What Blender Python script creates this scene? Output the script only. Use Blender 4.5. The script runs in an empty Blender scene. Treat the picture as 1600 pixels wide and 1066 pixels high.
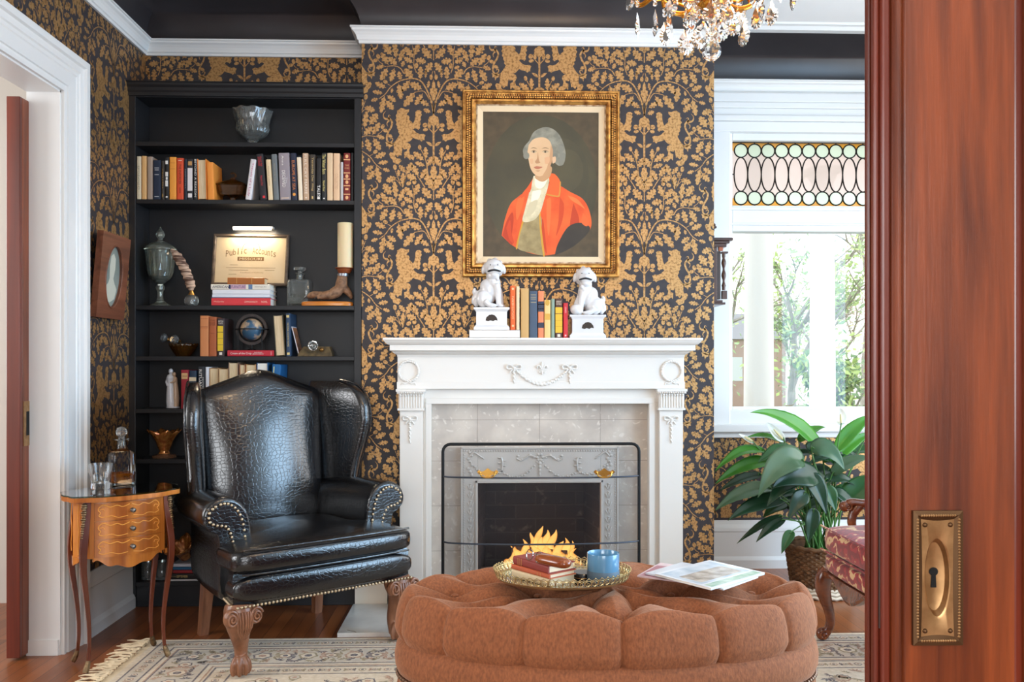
import bpy, bmesh, math, random
from math import sin, cos, pi, radians, sqrt, atan2, exp
from mathutils import Vector, Matrix
from mathutils.geometry import tessellate_polygon

scene = bpy.context.scene
COL = scene.collection

# ---------------------------------------------------------------- camera
YAW = radians(1.82)
FPX = 1350.0            # focal length in pixels of the 1600x1066 frame
CAMZ = 1.22
cam_data = bpy.data.cameras.new('camera')
cam_data.sensor_width = 36.0
cam_data.lens = FPX / 1600.0 * 36.0
cam_data.shift_y = 37.0 / 1600.0
cam_data.clip_start = 0.05
cam_data.dof.use_dof = False
cam = bpy.data.objects.new('camera', cam_data)
cam.location = (0, 0, CAMZ)
cam.rotation_euler = (radians(90), 0, -YAW)
COL.objects.link(cam)
scene.camera = cam

# ---------------------------------------------------------------- world (overcast daylight)
world = bpy.data.worlds.new('daylight')
scene.world = world
world.use_nodes = True
wn = world.node_tree
wn.nodes.clear()
w_out = wn.nodes.new('ShaderNodeOutputWorld')
w_bg = wn.nodes.new('ShaderNodeBackground')
w_tc = wn.nodes.new('ShaderNodeTexCoord')
w_sep = wn.nodes.new('ShaderNodeSeparateXYZ')
w_ramp = wn.nodes.new('ShaderNodeValToRGB')
w_ramp.color_ramp.elements[0].position = 0.0
w_ramp.color_ramp.elements[0].color = (0.55, 0.55, 0.53, 1)
w_ramp.color_ramp.elements[1].position = 0.6
w_ramp.color_ramp.elements[1].color = (0.80, 0.92, 1.0, 1)
e = w_ramp.color_ramp.elements.new(0.08)
e.color = (1.0, 1.0, 1.0, 1)
wn.links.new(w_tc.outputs['Generated'], w_sep.inputs[0])
wn.links.new(w_sep.outputs['Z'], w_ramp.inputs['Fac'])
wn.links.new(w_ramp.outputs['Color'], w_bg.inputs['Color'])
w_bg.inputs['Strength'].default_value = 1.5
wn.links.new(w_bg.outputs[0], w_out.inputs['Surface'])

# ---------------------------------------------------------------- lights and exposure
def area_light(name, loc, rot, sx, sy, power, color):
    d = bpy.data.lights.new(name, 'AREA')
    d.shape = 'RECTANGLE'; d.size = sx; d.size_y = sy
    d.energy = power; d.color = color
    o = bpy.data.objects.new(name, d)
    o.location = loc; o.rotation_euler = rot
    COL.objects.link(o)
    return o
# daylight coming in through the room's right-hand window (beyond the frame)
area_light('window_daylight', (3.14, 2.20, 1.50), (0, radians(90), 0), 2.2, 1.6, 84, (0.42, 0.70, 1.0))
area_light('recess_side_fill', (3.14, 3.90, 1.50), (0, radians(90), 0), 2.2, 1.2, 20, (0.96, 0.98, 1.0))  # fill lamp added to brighten the white woodwork of the recess
# daylight in the hall seen through the left doorway
area_light('hall_daylight', (-4.1, 2.3, 1.9), (0, radians(-90), 0), 1.8, 1.6, 60, (0.95, 0.97, 1.0))
# fill lamps added in unseen windows of the room behind the camera
area_light('front_room_fill', (0.35, -3.12, 1.75), (radians(90), 0, 0), 3.0, 1.9, 90, (0.90, 0.95, 1.0))
area_light('front_room_side_fill', (-3.02, -0.6, 1.75), (0, radians(-90), 0), 1.9, 1.8, 40, (0.95, 0.97, 1.0))

scene.view_settings.view_transform = 'Standard'
scene.view_settings.look = 'None'
scene.view_settings.gamma = 1.0
scene.view_settings.use_curve_mapping = False
scene.view_settings.exposure = 0.68
scene.cycles.use_denoising = True
scene.cycles.max_bounces = 10
scene.cycles.transmission_bounces = 10
scene.cycles.transparent_max_bounces = 16
scene.cycles.diffuse_bounces = 4
scene.cycles.glossy_bounces = 4
scene.cycles.caustics_reflective = False
scene.cycles.caustics_refractive = False
scene.cycles.sample_clamp_indirect = 6.0

# ---------------------------------------------------------------- measuring helpers
CS, SN = cos(YAW), sin(YAW)
def at(u, v, Y):
    """point of the room at depth Y that the photograph shows at (u, v)"""
    xc = (u - 800.0) / FPX; zc = (570.0 - v) / FPX
    t = Y / (CS - xc * SN)
    return Vector((t * (xc * CS + SN), Y, CAMZ + t * zc))
def on_z(u, v, z):
    xc = (u - 800.0) / FPX; zc = (570.0 - v) / FPX
    t = (z - CAMZ) / zc
    return Vector((t * (xc * CS + SN), t * (CS - xc * SN), z))
def ax(u, Y): return at(u, 570, Y).x
def az(v, Y, u=700): return at(u, v, Y).z

# ---------------------------------------------------------------- colour and materials
def lin(c):
    c = c / 255.0
    return c / 12.92 if c <= 0.04045 else ((c + 0.055) / 1.055) ** 2.4
def rgb(r, g, b): return (lin(r), lin(g), lin(b), 1.0)
MATS = {}
def pm(name, c, rough=0.5, metal=0.0, c2=None, nscale=18.0, bump=0.0, bscale=60.0, coat=0.0,
       trans=0.0, ior=1.45, sheen=0.0, emis=None, estr=0.0, stretch=None, spec=0.5, detail=4.0, alpha=None, sss=0.0, lo=0.35, hi=0.65):
    if name in MATS: return MATS[name]
    m = bpy.data.materials.new(name); m.use_nodes = True
    nt = m.node_tree; p = nt.nodes['Principled BSDF']
    col = rgb(*c)
    p.inputs['Base Color'].default_value = col
    p.inputs['Roughness'].default_value = rough
    p.inputs['Metallic'].default_value = metal
    p.inputs['Coat Weight'].default_value = coat
    p.inputs['Coat Roughness'].default_value = 0.12
    p.inputs['Transmission Weight'].default_value = trans
    p.inputs['IOR'].default_value = ior
    p.inputs['Specular IOR Level'].default_value = spec
    p.inputs['Sheen Weight'].default_value = sheen
    if sss: 
        p.inputs['Subsurface Weight'].default_value = sss
        p.inputs['Subsurface Scale'].default_value = 0.02
    if alpha is not None: p.inputs['Alpha'].default_value = alpha
    if emis:
        p.inputs['Emission Color'].default_value = rgb(*emis)
        p.inputs['Emission Strength'].default_value = estr
    if c2 or bump:
        tc = nt.nodes.new('ShaderNodeTexCoord'); mp = nt.nodes.new('ShaderNodeMapping')
        if stretch: mp.inputs['Scale'].default_value = stretch
        nt.links.new(tc.outputs['Object'], mp.inputs['Vector'])
    if c2:
        n = nt.nodes.new('ShaderNodeTexNoise'); n.inputs['Scale'].default_value = nscale; n.inputs['Detail'].default_value = detail
        r = nt.nodes.new('ShaderNodeValToRGB')
        r.color_ramp.elements[0].color = col; r.color_ramp.elements[1].color = rgb(*c2)
        r.color_ramp.elements[0].position = lo; r.color_ramp.elements[1].position = hi
        nt.links.new(mp.outputs[0], n.inputs['Vector']); nt.links.new(n.outputs['Fac'], r.inputs['Fac'])
        nt.links.new(r.outputs['Color'], p.inputs['Base Color'])
    if bump:
        n2 = nt.nodes.new('ShaderNodeTexNoise'); n2.inputs['Scale'].default_value = bscale; n2.inputs['Detail'].default_value = 3
        b = nt.nodes.new('ShaderNodeBump'); b.inputs['Strength'].default_value = bump; b.inputs['Distance'].default_value = 0.004
        nt.links.new(mp.outputs[0], n2.inputs['Vector']); nt.links.new(n2.outputs['Fac'], b.inputs['Height'])
        nt.links.new(b.outputs[0], p.inputs['Normal'])
    MATS[name] = m
    return m

def glass(name, c=(245, 250, 250), rough=0.02, ior=1.47, trans=0.92):
    return pm(name, c, rough=rough, trans=trans, ior=ior)
def thin_glass(name, refl=0.6, tint=(1, 1, 1, 1)):
    """flat sheet glass: clear, with a reflection that grows at glancing angles"""
    if name in MATS: return MATS[name]
    m = bpy.data.materials.new(name); m.use_nodes = True; nt = m.node_tree; nt.nodes.clear(); L = nt.links.new
    out = nt.nodes.new('ShaderNodeOutputMaterial'); tr = nt.nodes.new('ShaderNodeBsdfTransparent'); gl = nt.nodes.new('ShaderNodeBsdfGlossy'); mx = nt.nodes.new('ShaderNodeMixShader')
    fr = nt.nodes.new('ShaderNodeFresnel'); fr.inputs['IOR'].default_value = 1.45; mu = nt.nodes.new('ShaderNodeMath'); mu.operation = 'MULTIPLY'; mu.inputs[1].default_value = refl
    gl.inputs['Roughness'].default_value = 0.02; tr.inputs['Color'].default_value = tint
    L(fr.outputs[0], mu.inputs[0]); L(mu.outputs[0], mx.inputs['Fac']); L(tr.outputs[0], mx.inputs[1]); L(gl.outputs[0], mx.inputs[2]); L(mx.outputs[0], out.inputs['Surface'])
    MATS[name] = m; return m

# ---------------------------------------------------------------- mesh builder
class MB:
    def __init__(s, mat=None):
        s.v = []; s.f = []; s.mi = []; s.sm = []; s.mats = []; s.cur = 0; s.M = None
        if mat: s.mat(mat)
    def mat(s, m):
        if m not in s.mats: s.mats.append(m)
        s.cur = s.mats.index(m); return s
    def add(s, verts, faces, smooth=False):
        b = len(s.v)
        if s.M is not None: verts = [s.M @ Vector(p) for p in verts]
        s.v.extend([tuple(p) for p in verts])
        for f in faces:
            s.f.append([b + i for i in f]); s.mi.append(s.cur); s.sm.append(smooth)
        return s
    def box(s, x0, x1, y0, y1, z0, z1):
        x0, x1 = min(x0, x1), max(x0, x1); y0, y1 = min(y0, y1), max(y0, y1); z0, z1 = min(z0, z1), max(z0, z1)
        v = [(x0,y0,z0),(x1,y0,z0),(x1,y1,z0),(x0,y1,z0),(x0,y0,z1),(x1,y0,z1),(x1,y1,z1),(x0,y1,z1)]
        return s.add(v, [(0,3,2,1),(4,5,6,7),(0,1,5,4),(1,2,6,5),(2,3,7,6),(3,0,4,7)])
    def rings(s, rings, closed=True, cap0=True, cap1=True, smooth=True):
        n = len(rings[0]); v = [p for r in rings for p in r]; f = []
        for i in range(len(rings) - 1):
            for j in range(n if closed else n - 1):
                k = (j + 1) % n
                f.append((i*n+j, i*n+k, (i+1)*n+k, (i+1)*n+j))
        s.add(v, f, smooth)
        if closed and cap0: s.add(rings[0], [tuple(reversed(range(n)))], False)
        if closed and cap1: s.add(rings[-1], [tuple(range(n))], False)
        return s
    def lathe(s, prof, seg=32, c=(0,0,0), mod=None, sx=1.0, sy=1.0, smooth=True, caps=True):
        rs = []
        for (r, z) in prof:
            ring = []
            for k in range(seg):
                a = 2*pi*k/seg
                rr = max(r, 1e-5)
                zz = z
                if mod:
                    q = mod(a, rr, z)
                    if isinstance(q, tuple): rr, zz = q
                    else: rr = q
                ring.append((c[0] + rr*cos(a)*sx, c[1] + rr*sin(a)*sy, c[2] + zz))
            rs.append(ring)
        return s.rings(rs, True, caps, caps, smooth)
    def tube(s, pts, rad, seg=10, caps=True, flat=1.0, up=None, smooth=True):
        pts = [Vector(p) for p in pts]; n = len(pts)
        if not hasattr(rad, '__len__'): rad = [rad]*n
        rs = []; prev = None
        for i in range(n):
            if i == 0: t = pts[1]-pts[0]
            elif i == n-1: t = pts[-1]-pts[-2]
            else: t = pts[i+1]-pts[i-1]
            if t.length < 1e-9: t = Vector((0,0,1))
            t.normalize()
            if prev is None:
                ref = Vector(up) if up else (Vector((0,0,1)) if abs(t.z) < 0.9 else Vector((1,0,0)))
                a = ref.cross(t)
                if a.length < 1e-6: a = Vector((1,0,0)).cross(t)
                a.normalize()
            else:
                a = prev - t*prev.dot(t)
                if a.length < 1e-6: a = Vector((1,0,0)).cross(t)
                a.normalize()
            prev = a; b = t.cross(a)
            r = rad[i]
            rs.append([tuple(pts[i] + a*(r*cos(2*pi*k/seg)) + b*(r*flat*sin(2*pi*k/seg))) for k in range(seg)])
        return s.rings(rs, True, caps, caps, smooth)
    def ball(s, c, r, seg=16, rng=10, R=None):
        if not hasattr(r, '__len__'): r = (r, r, r)
        v = []; f = []
        c = Vector(c)
        def tr(p):
            q = Vector((p[0]*r[0], p[1]*r[1], p[2]*r[2]))
            if R is not None: q = R @ q
            return c + q
        v.append(tr((0,0,-1)))
        for i in range(1, rng):
            t = -pi/2 + pi*i/rng
            for k in range(seg):
                a = 2*pi*k/seg
                v.append(tr((cos(t)*cos(a), cos(t)*sin(a), sin(t))))
        v.append(tr((0,0,1)))
        for k in range(seg):
            f.append((0, 1+(k+1)%seg, 1+k))
        for i in range(rng-2):
            for k in range(seg):
                k2 = (k+1)%seg
                f.append((1+i*seg+k, 1+i*seg+k2, 1+(i+1)*seg+k2, 1+(i+1)*seg+k))
        L = len(v)-1
        for k in range(seg):
            f.append((1+(rng-2)*seg+k, 1+(rng-2)*seg+(k+1)%seg, L))
        return s.add(v, f, True)
    def prism(s, poly, fn, d0, d1, smooth=False):
        """poly of 2-D points swept from d0 to d1; fn(a, b, d) -> point"""
        n = len(poly)
        tri = tessellate_polygon([[Vector((p[0], p[1], 0)) for p in poly]])
        v0 = [fn(p[0], p[1], d0) for p in poly]; v1 = [fn(p[0], p[1], d1) for p in poly]
        f = [tuple(t) for t in tri] + [tuple(n + i for i in reversed(t)) for t in tri]
        s.add(v0 + v1, f)
        s.add(v0 + v1, [(i, (i+1)%n, n+(i+1)%n, n+i) for i in range(n)], smooth)
        return s
    def flat(s, poly, fn):
        """a filled 2-D outline; fn(a, b) -> point"""
        tri = tessellate_polygon([[Vector((p[0], p[1], 0)) for p in poly]])
        return s.add([fn(p[0], p[1]) for p in poly], [tuple(t) for t in tri])
    def grid(s, fn, nu, nv, smooth=True, wrapu=False):
        v = [fn(i/nu, j/nv) for j in range(nv+1) for i in range(nu+1)]
        f = [(j*(nu+1)+i, j*(nu+1)+i+1, (j+1)*(nu+1)+i+1, (j+1)*(nu+1)+i) for j in range(nv) for i in range(nu)]
        return s.add(v, f, smooth)
    def sheet(s, fn, nu, nv, th=0.002):
        """closed thin slab from a surface fn(u,v) -> (point, normal)"""
        top = []; bot = []
        for j in range(nv+1):
            for i in range(nu+1):
                p, n = fn(i/nu, j/nv); top.append(p + n*th*0.5); bot.append(p - n*th*0.5)
        N = (nu+1)*(nv+1); f = []
        for j in range(nv):
            for i in range(nu):
                a, b, c, d = j*(nu+1)+i, j*(nu+1)+i+1, (j+1)*(nu+1)+i+1, (j+1)*(nu+1)+i
                f.append((a,b,c,d)); f.append((N+d,N+c,N+b,N+a))
        edge = [i for i in range(nu+1)] + [j*(nu+1)+nu for j in range(1,nv+1)] + [nv*(nu+1)+i for i in range(nu-1,-1,-1)] + [j*(nu+1) for j in range(nv-1,0,-1)]
        for k in range(len(edge)):
            a, b = edge[k], edge[(k+1)%len(edge)]
            f.append((b,a,N+a,N+b))
        return s.add(top+bot, f, True)
    def build(s, name, parent=None, sharp=40, bevel=0.0, bseg=2, merge=False, remesh=0.0, smooth_it=0, subsurf=0):
        me = bpy.data.meshes.new(name)
        me.from_pydata(s.v, [], s.f)
        for m in s.mats: me.materials.append(m)
        me.polygons.foreach_set('material_index', s.mi)
        me.polygons.foreach_set('use_smooth', s.sm)
        me.update()
        if merge:
            bm = bmesh.new(); bm.from_mesh(me); bmesh.ops.remove_doubles(bm, verts=bm.verts, dist=1e-5)
            bmesh.ops.recalc_face_normals(bm, faces=bm.faces); bm.to_mesh(me); bm.free()
        if sharp and any(s.sm): me.set_sharp_from_angle(angle=radians(sharp))
        o = bpy.data.objects.new(name, me); COL.objects.link(o)
        if parent: o.parent = parent
        if remesh:
            r = o.modifiers.new('remesh', 'REMESH'); r.mode = 'VOXEL'; r.voxel_size = remesh; r.use_smooth_shade = True
            if smooth_it:
                q = o.modifiers.new('smooth', 'SMOOTH'); q.iterations = smooth_it; q.factor = 0.5
        if bevel:
            b = o.modifiers.new('bevel', 'BEVEL'); b.width = bevel; b.segments = bseg; b.limit_method = 'ANGLE'; b.angle_limit = radians(35)
        if subsurf:
            q = o.modifiers.new('subsurf', 'SUBSURF'); q.levels = subsurf; q.render_levels = subsurf
        return o

def tag(o, label=None, cat=None, group=None, kind=None):
    if label: o['label'] = label
    if cat: o['category'] = cat
    if group: o['group'] = group
    if kind: o['kind'] = kind
    return o
def thing(name, label, cat, loc=(0,0,0), rz=0.0, group=None, kind=None):
    o = bpy.data.objects.new(name, None); o.empty_display_size = 0.05
    COL.objects.link(o); o.location = loc; o.rotation_euler = (0, 0, rz)
    return tag(o, label, cat, group, kind)
def spline(pts, n=8):
    """Catmull-Rom through points of any dimension"""
    P = [Vector(p) for p in pts]; out = []
    for i in range(len(P)-1):
        p0 = P[i-1] if i > 0 else P[i]*2-P[i+1]
        p1, p2 = P[i], P[i+1]
        p3 = P[i+2] if i+2 < len(P) else P[i+1]*2-P[i]
        for k in range(n):
            t = k/n
            out.append(0.5*((2*p1)+(p2-p0)*t+(2*p0-5*p1+4*p2-p3)*t*t+(3*p1-p0-3*p2+p3)*t*t*t))
    out.append(P[-1]); return out
def interp(tab, x):
    if x <= tab[0][0]: return tab[0][1]
    for (a, b), (c, d) in zip(tab, tab[1:]):
        if x <= c: return b + (d-b)*(x-a)/(c-a)
    return tab[-1][1]
_font = {}
def text_tris(body):
    """outline of a word as triangles, 1 unit tall box; cached"""
    if body in _font: return _font[body]
    cu = bpy.data.curves.new('t', 'FONT'); cu.body = body; cu.align_x = 'CENTER'; cu.align_y = 'CENTER'; cu.resolution_u = 2
    o = bpy.data.objects.new('t', cu); COL.objects.link(o)
    bpy.context.view_layer.update()
    me = bpy.data.meshes.new_from_object(o.evaluated_get(bpy.context.evaluated_depsgraph_get()))
    me.calc_loop_triangles()
    V = [(p.co.x, p.co.y) for p in me.vertices]; T = [tuple(t.vertices) for t in me.loop_triangles]
    bpy.data.objects.remove(o); bpy.data.curves.remove(cu); bpy.data.meshes.remove(me)
    x0 = min(p[0] for p in V); x1 = max(p[0] for p in V); y0 = min(p[1] for p in V); y1 = max(p[1] for p in V)
    _font[body] = ([((p[0]-(x0+x1)/2)/(x1-x0), (p[1]-(y0+y1)/2)/(y1-y0)) for p in V], T)
    return _font[body]
def put_text(mb, body, w, h, fn):
    """word filling a w x h box; fn(a, b) -> point"""
    V, T = text_tris(body)
    mb.add([fn(p[0]*w, p[1]*h) for p in V], T)
# ================================================================ THE ROOM
XL, XA, XB, XR = -1.785, -0.622, 1.177, 3.20
YN, YC, YA, YW = 1.20, 4.40, 4.61, 5.15
ZC0, ZC1, ZTOP = 2.846, 2.922, 3.14
M_white = pm('white_trim_paint', (226, 226, 224), rough=0.32)
M_ceil = pm('white_ceiling_paint', (232, 230, 228), rough=0.7)
M_cove = pm('black_cove_paint', (48, 45, 47), rough=0.33, c2=(56, 52, 54), nscale=3, bump=0.06, bscale=9)
M_paper = pm('charcoal_wallpaper', (47, 43, 47), rough=0.55, c2=(56, 51, 53), nscale=30)
M_gold = pm('gold_wallpaper_print', (194, 152, 100), rough=0.48, metal=0.72, c2=(136, 100, 62), nscale=95, lo=0.46, hi=0.66, detail=8)
M_plain = pm('cream_wall_paint', (214, 208, 198), rough=0.7)

def floor_mat():
    m = bpy.data.materials.new('oak_floorboards'); m.use_nodes = True; nt = m.node_tree; p = nt.nodes['Principled BSDF']
    tc = nt.nodes.new('ShaderNodeTexCoord'); mp = nt.nodes.new('ShaderNodeMapping')
    mp.inputs['Rotation'].default_value = (0, 0, radians(90))
    br = nt.nodes.new('ShaderNodeTexBrick')
    br.offset = 0.37; br.inputs['Scale'].default_value = 1.0
    br.inputs['Brick Width'].default_value = 1.3; br.inputs['Row Height'].default_value = 0.062
    br.inputs['Mortar Size'].default_value = 0.0012; br.inputs['Mortar Smooth'].default_value = 0.2; br.inputs['Bias'].default_value = 0.0
    br.inputs['Color1'].default_value = rgb(150, 86, 44); br.inputs['Color2'].default_value = rgb(116, 62, 30); br.inputs['Mortar'].default_value = rgb(40, 20, 10)
    n = nt.nodes.new('ShaderNodeTexNoise'); n.inputs['Scale'].default_value = 14; n.inputs['Detail'].default_value = 6
    mp2 = nt.nodes.new('ShaderNodeMapping'); mp2.inputs['Scale'].default_value = (6, 0.35, 1)
    mx = nt.nodes.new('ShaderNodeMixRGB'); mx.blend_type = 'OVERLAY'; mx.inputs['Fac'].default_value = 0.45
    L = nt.links.new
    L(tc.outputs['Object'], mp.inputs[0]); L(mp.outputs[0], br.inputs['Vector']); L(tc.outputs['Object'], mp2.inputs[0]); L(mp2.outputs[0], n.inputs['Vector'])
    L(br.outputs['Color'], mx.inputs['Color1']); L(n.outputs['Color'], mx.inputs['Color2'])
    bw = nt.nodes.new('ShaderNodeRGBToBW'); L(n.outputs['Color'], bw.inputs[0]); L(bw.outputs[0], mx.inputs['Color2'])
    L(mx.outputs[0], p.inputs['Base Color']); p.inputs['Roughness'].default_value = 0.3
    b = nt.nodes.new('ShaderNodeBump'); b.inputs['Strength'].default_value = 0.25; b.inputs['Distance'].default_value = 0.002; b.invert = True
    L(br.outputs['Fac'], b.inputs['Height']); L(b.outputs[0], p.inputs['Normal'])
    return m
M_floor = floor_mat()
f = MB(M_floor).box(-5.0, XR+0.3, -3.4, YW+0.2, -0.06, 0.0).build('floor')
tag(f, 'glossy brown wooden floorboards running towards the fireplace', 'floor', kind='structure')
c = MB(M_ceil).box(-4.4, XR+0.4, -3.4, YW+0.2, ZTOP+0.012, ZTOP+0.06).build('ceiling')
tag(c, 'flat white ceiling above the black cove', 'ceiling', kind='structure')

# ---------------------------------------------------------------- wallpaper print
def oak_leaf(b, t, wf=0.52):
    """lobed oak leaf outline from base b to tip t"""
    b = Vector((b[0], b[1])); t = Vector((t[0], t[1])); d = t-b; L = d.length; d.normalize(); n = Vector((-d.y, d.x)); w = L*wf*0.44
    half = [(0.0,0.05),(0.10,0.10),(0.16,0.34),(0.20,0.62),(0.27,0.66),(0.31,0.46),(0.38,0.50),(0.43,0.92),(0.50,1.0),(0.555,0.86),(0.58,0.56),(0.64,0.54),(0.70,0.80),(0.775,0.80),(0.81,0.50),(0.86,0.42),(0.91,0.46),(0.95,0.30)]
    r = [b + d*(a*L) + n*(q*w) for a, q in half]; l = [b + d*(a*L) - n*(q*w) for a, q in half]
    return r + [t] + list(reversed(l))
def ribbon(pts, w0, w1, n=5):
    P = spline([Vector((p[0], p[1], 0)) for p in pts], n); N = len(P); a = []; c = []
    for i, p in enumerate(P):
        t = (P[min(i+1, N-1)]-P[max(i-1, 0)]).normalized(); q = Vector((-t.y, t.x)); w = (w0+(w1-w0)*i/(N-1))*0.5
        a.append(Vector((p.x, p.y))+q*w); c.append(Vector((p.x, p.y))-q*w)
    return a + list(reversed(c))
def oval(cx, cy, rx, ry, rot=0, n=10):
    return [Vector((cx+rx*cos(2*pi*k/n)*cos(rot)-ry*sin(2*pi*k/n)*sin(rot), cy+rx*cos(2*pi*k/n)*sin(rot)+ry*sin(2*pi*k/n)*cos(rot))) for k in range(n)]
def acorn(cx, cy, ang=-1.57, r=27):
    return [oval(cx, cy, r*1.25, r*0.9, ang)]
def motif_half():
    S = []
    lf = lambda *a: S.append(oak_leaf((a[0]-90, a[1]-135), (a[2]-90, a[3]-135), a[4] if len(a) > 4 else 0.66))
    lb = lambda *a: lf(a[0]+15, a[1]+984, a[2]+15, a[3]+984, *(a[4:]))
    st = lambda pts, w0, w1: S.append(ribbon([(p[0]-90, p[1]-135) for p in pts], w0, w1))
    sb = lambda pts, w0, w1: st([(p[0]+15, p[1]+984) for p in pts], w0, w1)
    ov = lambda x, y, rx, ry, r=0: S.append(oval(x-90, y-135, rx, ry, r))
    ob = lambda x, y, rx, ry, r=0: ov(x+15, y+984, rx, ry, r)
    # sprigs under the rose
    lf(100,1104,190,890,0.6); lf(165,800,105,675,0.7); st([(165,900),(180,760),(215,660),(250,590)], 14, 8); ov(267,560,22,32,0.2)
    lf(190,715,193,556,0.5); lf(212,725,348,622,0.6); lf(198,795,328,752,0.55)
    st([(200,1070),(250,990),(300,920)], 14, 9); lf(260,965,183,830,0.6); lf(283,925,364,780,0.6); lf(303,968,432,915,0.85)
    st([(485,1070),(455,970),(437,880)], 12, 8); lf(432,905,368,752,0.6); lf(445,885,528,788,0.62); lf(487,1052,478,885,0.5)
    st([(500,1065),(535,970),(578,860)], 12, 7); ov(582,815,24,36,0.1); lf(530,935,540,845,0.65); lf(560,945,695,990,0.75)
    st([(500,1065),(540,1000),(620,930)], 9, 6)
    # stems and leaves of the lower half
    lb(98,228,220,92,0.7); lb(312,240,172,268,0.75); lb(322,192,262,38,0.6); lb(333,220,440,82,0.6); lb(340,280,450,215,0.72); lb(335,352,404,318,0.8)
    sb([(295,405),(325,310),(325,180),(345,60)], 12, 8); ob(320,15,26,34); ob(392,35,34,26,0.5); ob(294,315,24,36)
    lb(245,495,240,325,0.56); lb(180,405,96,275,0.7); lb(178,475,172,365,0.42); ob(107,460,22,34); sb([(85,380),(100,440)], 8, 8)
    lb(150,605,132,505,0.5)
    sb([(72,925),(120,720),(215,535),(310,482),(420,488),(520,520),(620,590),(690,680),(770,742)], 20, 9)
    sb([(455,415),(500,350),(580,322),(720,335)], 14, 8)
    sb([(130,740),(200,640),(320,655)], 12, 8)
    lb(338,478,446,358,0.8); lb(492,505,520,390,0.7); lb(573,348,622,522,0.55); lb(660,345,750,506,0.58); lb(700,318,805,355,0.7)
    lb(648,312,744,155,0.55); lb(538,312,650,212,0.7); lb(482,335,450,258,0.8); lb(517,275,452,104,0.5); lb(550,235,575,10,0.42); lb(612,185,712,42,0.75)
    ob(780,205,24,34,0.3); ob(815,255,30,24,0.3); sb([(715,305),(765,270),(790,225)], 8, 6)
    lb(222,615,372,540,0.75); lb(373,500,478,645,0.6); lb(522,540,486,745,0.52); lb(310,648,455,835,0.52); lb(213,668,312,815,0.55)
    lb(128,825,250,752,0.6); lb(113,905,203,868,0.75); lb(678,602,820,538,0.6); lb(718,672,850,648,0.55); lb(778,738,870,768,0.65)
    lb(698,698,746,920,0.46); lb(668,698,556,772,0.68); lb(684,760,585,875,0.68); lb(598,600,612,665,0.7); ob(688,525,32,24,-0.5); sb([(620,575),(660,552)], 8, 6)
    # rose side leaves
    ov(146,290,22,32); ov(200,280,30,32,-0.5); ov(194,337,33,22,0.2); st([(97,375),(120,350),(145,325)], 14, 9)
    S.append([Vector((p[0]-90, p[1]-135)) for p in [(104,545),(118,510),(145,492),(188,488),(165,520),(135,543)]])
    # the lion
    lion = [(400,80),(440,86),(470,72),(505,64),(530,85),(555,95),(552,130),(572,160),(560,190),(578,215),(560,245),(570,275),(552,295),(556,325),(536,345),(542,372),(520,398),(545,440),(572,480),(602,512),(598,560),(594,590),(606,632),(640,625),(656,650),(640,695),(612,720),(604,755),(575,768),(535,782),(520,755),(496,735),(520,706),(560,702),(580,682),(574,648),(550,690),(520,660),(500,668),(492,610),(482,562),(470,590),(440,586),(425,578),(432,612),(466,625),(460,705),(440,680),(410,700),(392,722),(370,708),(348,728),(334,690),(350,664),(390,652),(402,600),(380,556),(388,524),(420,505),(452,506),(400,492),(375,470),(352,440),(320,456),(290,462),(262,470),(244,488),(224,468),(204,470),(208,440),(192,405),(225,388),(262,394),(302,380),(350,335),(330,318),(300,325),(285,340),(262,318),(268,290),(254,262),(265,232),(248,205),(258,180),(240,150),(250,128),(242,105),(270,88),(302,92),(322,115),(322,165),(334,225),(352,262),(372,235),(402,212),(396,180),(410,158),(434,148),(424,128),(404,112)]
    S.append([Vector((p[0]-90, p[1]-135)) for p in lion])
    st([(590,515),(640,516),(675,490),(686,440),(668,370),(632,310),(618,250),(640,212),(668,190)], 22, 24)
    st([(665,205),(700,205),(725,180),(726,140),(698,104)], 30, 3); st([(650,215),(662,180),(655,155),(632,168)], 20, 4)
    st([(655,225),(676,245),(684,270),(670,300)], 22, 3)
    st([(650,505),(622,490),(610,460),(628,445),(645,462)], 16, 8); S.append([Vector((p[0]-90, p[1]-135)) for p in [(680,430),(640,440),(612,432),(630,400),(662,395)]])
    S.append([Vector((p[0]-90, p[1]-135)) for p in [(610,525),(680,500),(704,498),(690,530),(694,552),(664,548),(656,592),(640,560),(612,548)]])
    # right half of the centred pieces
    S.append([Vector((p[0]-90, p[1]-135)) for p in [(90,128),(112,160),(142,172),(158,205),(154,240),(168,262),(132,262),(112,284),(102,284),(102,780),(90,780)]])
    S.append([Vector((p[0]-90, p[1]-135)) for p in [(90,775),(100,800),(120,806),(120,840),(138,872),(124,900),(128,930),(110,950),(96,1000),(96,1230),(90,1230)]])
    S.append([Vector((p[0]-75, p[1]+849)) for p in [(75,490),(92,530),(98,560),(96,600),(124,606),(116,640),(126,660),(106,690),(92,745),(78,760),(75,760)]])
    sb([(75,905),(82,840),(120,770)], 9, 5); sb([(74,900),(92,800),(86,750)], 8, 5)
    return S
def motif_tris():
    out = []
    sx = 0.538/1353.0; sz = 0.711/1774.0
    for poly in motif_half():
        tri = tessellate_polygon([[Vector((p[0], p[1], 0)) for p in poly]])
        for mir in (1, -1):
            for t in tri:
                out.append([(poly[i][0]*sx*mir, -poly[i][1]*sz) for i in t])
    return out
MOTIF = motif_tris()
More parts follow.
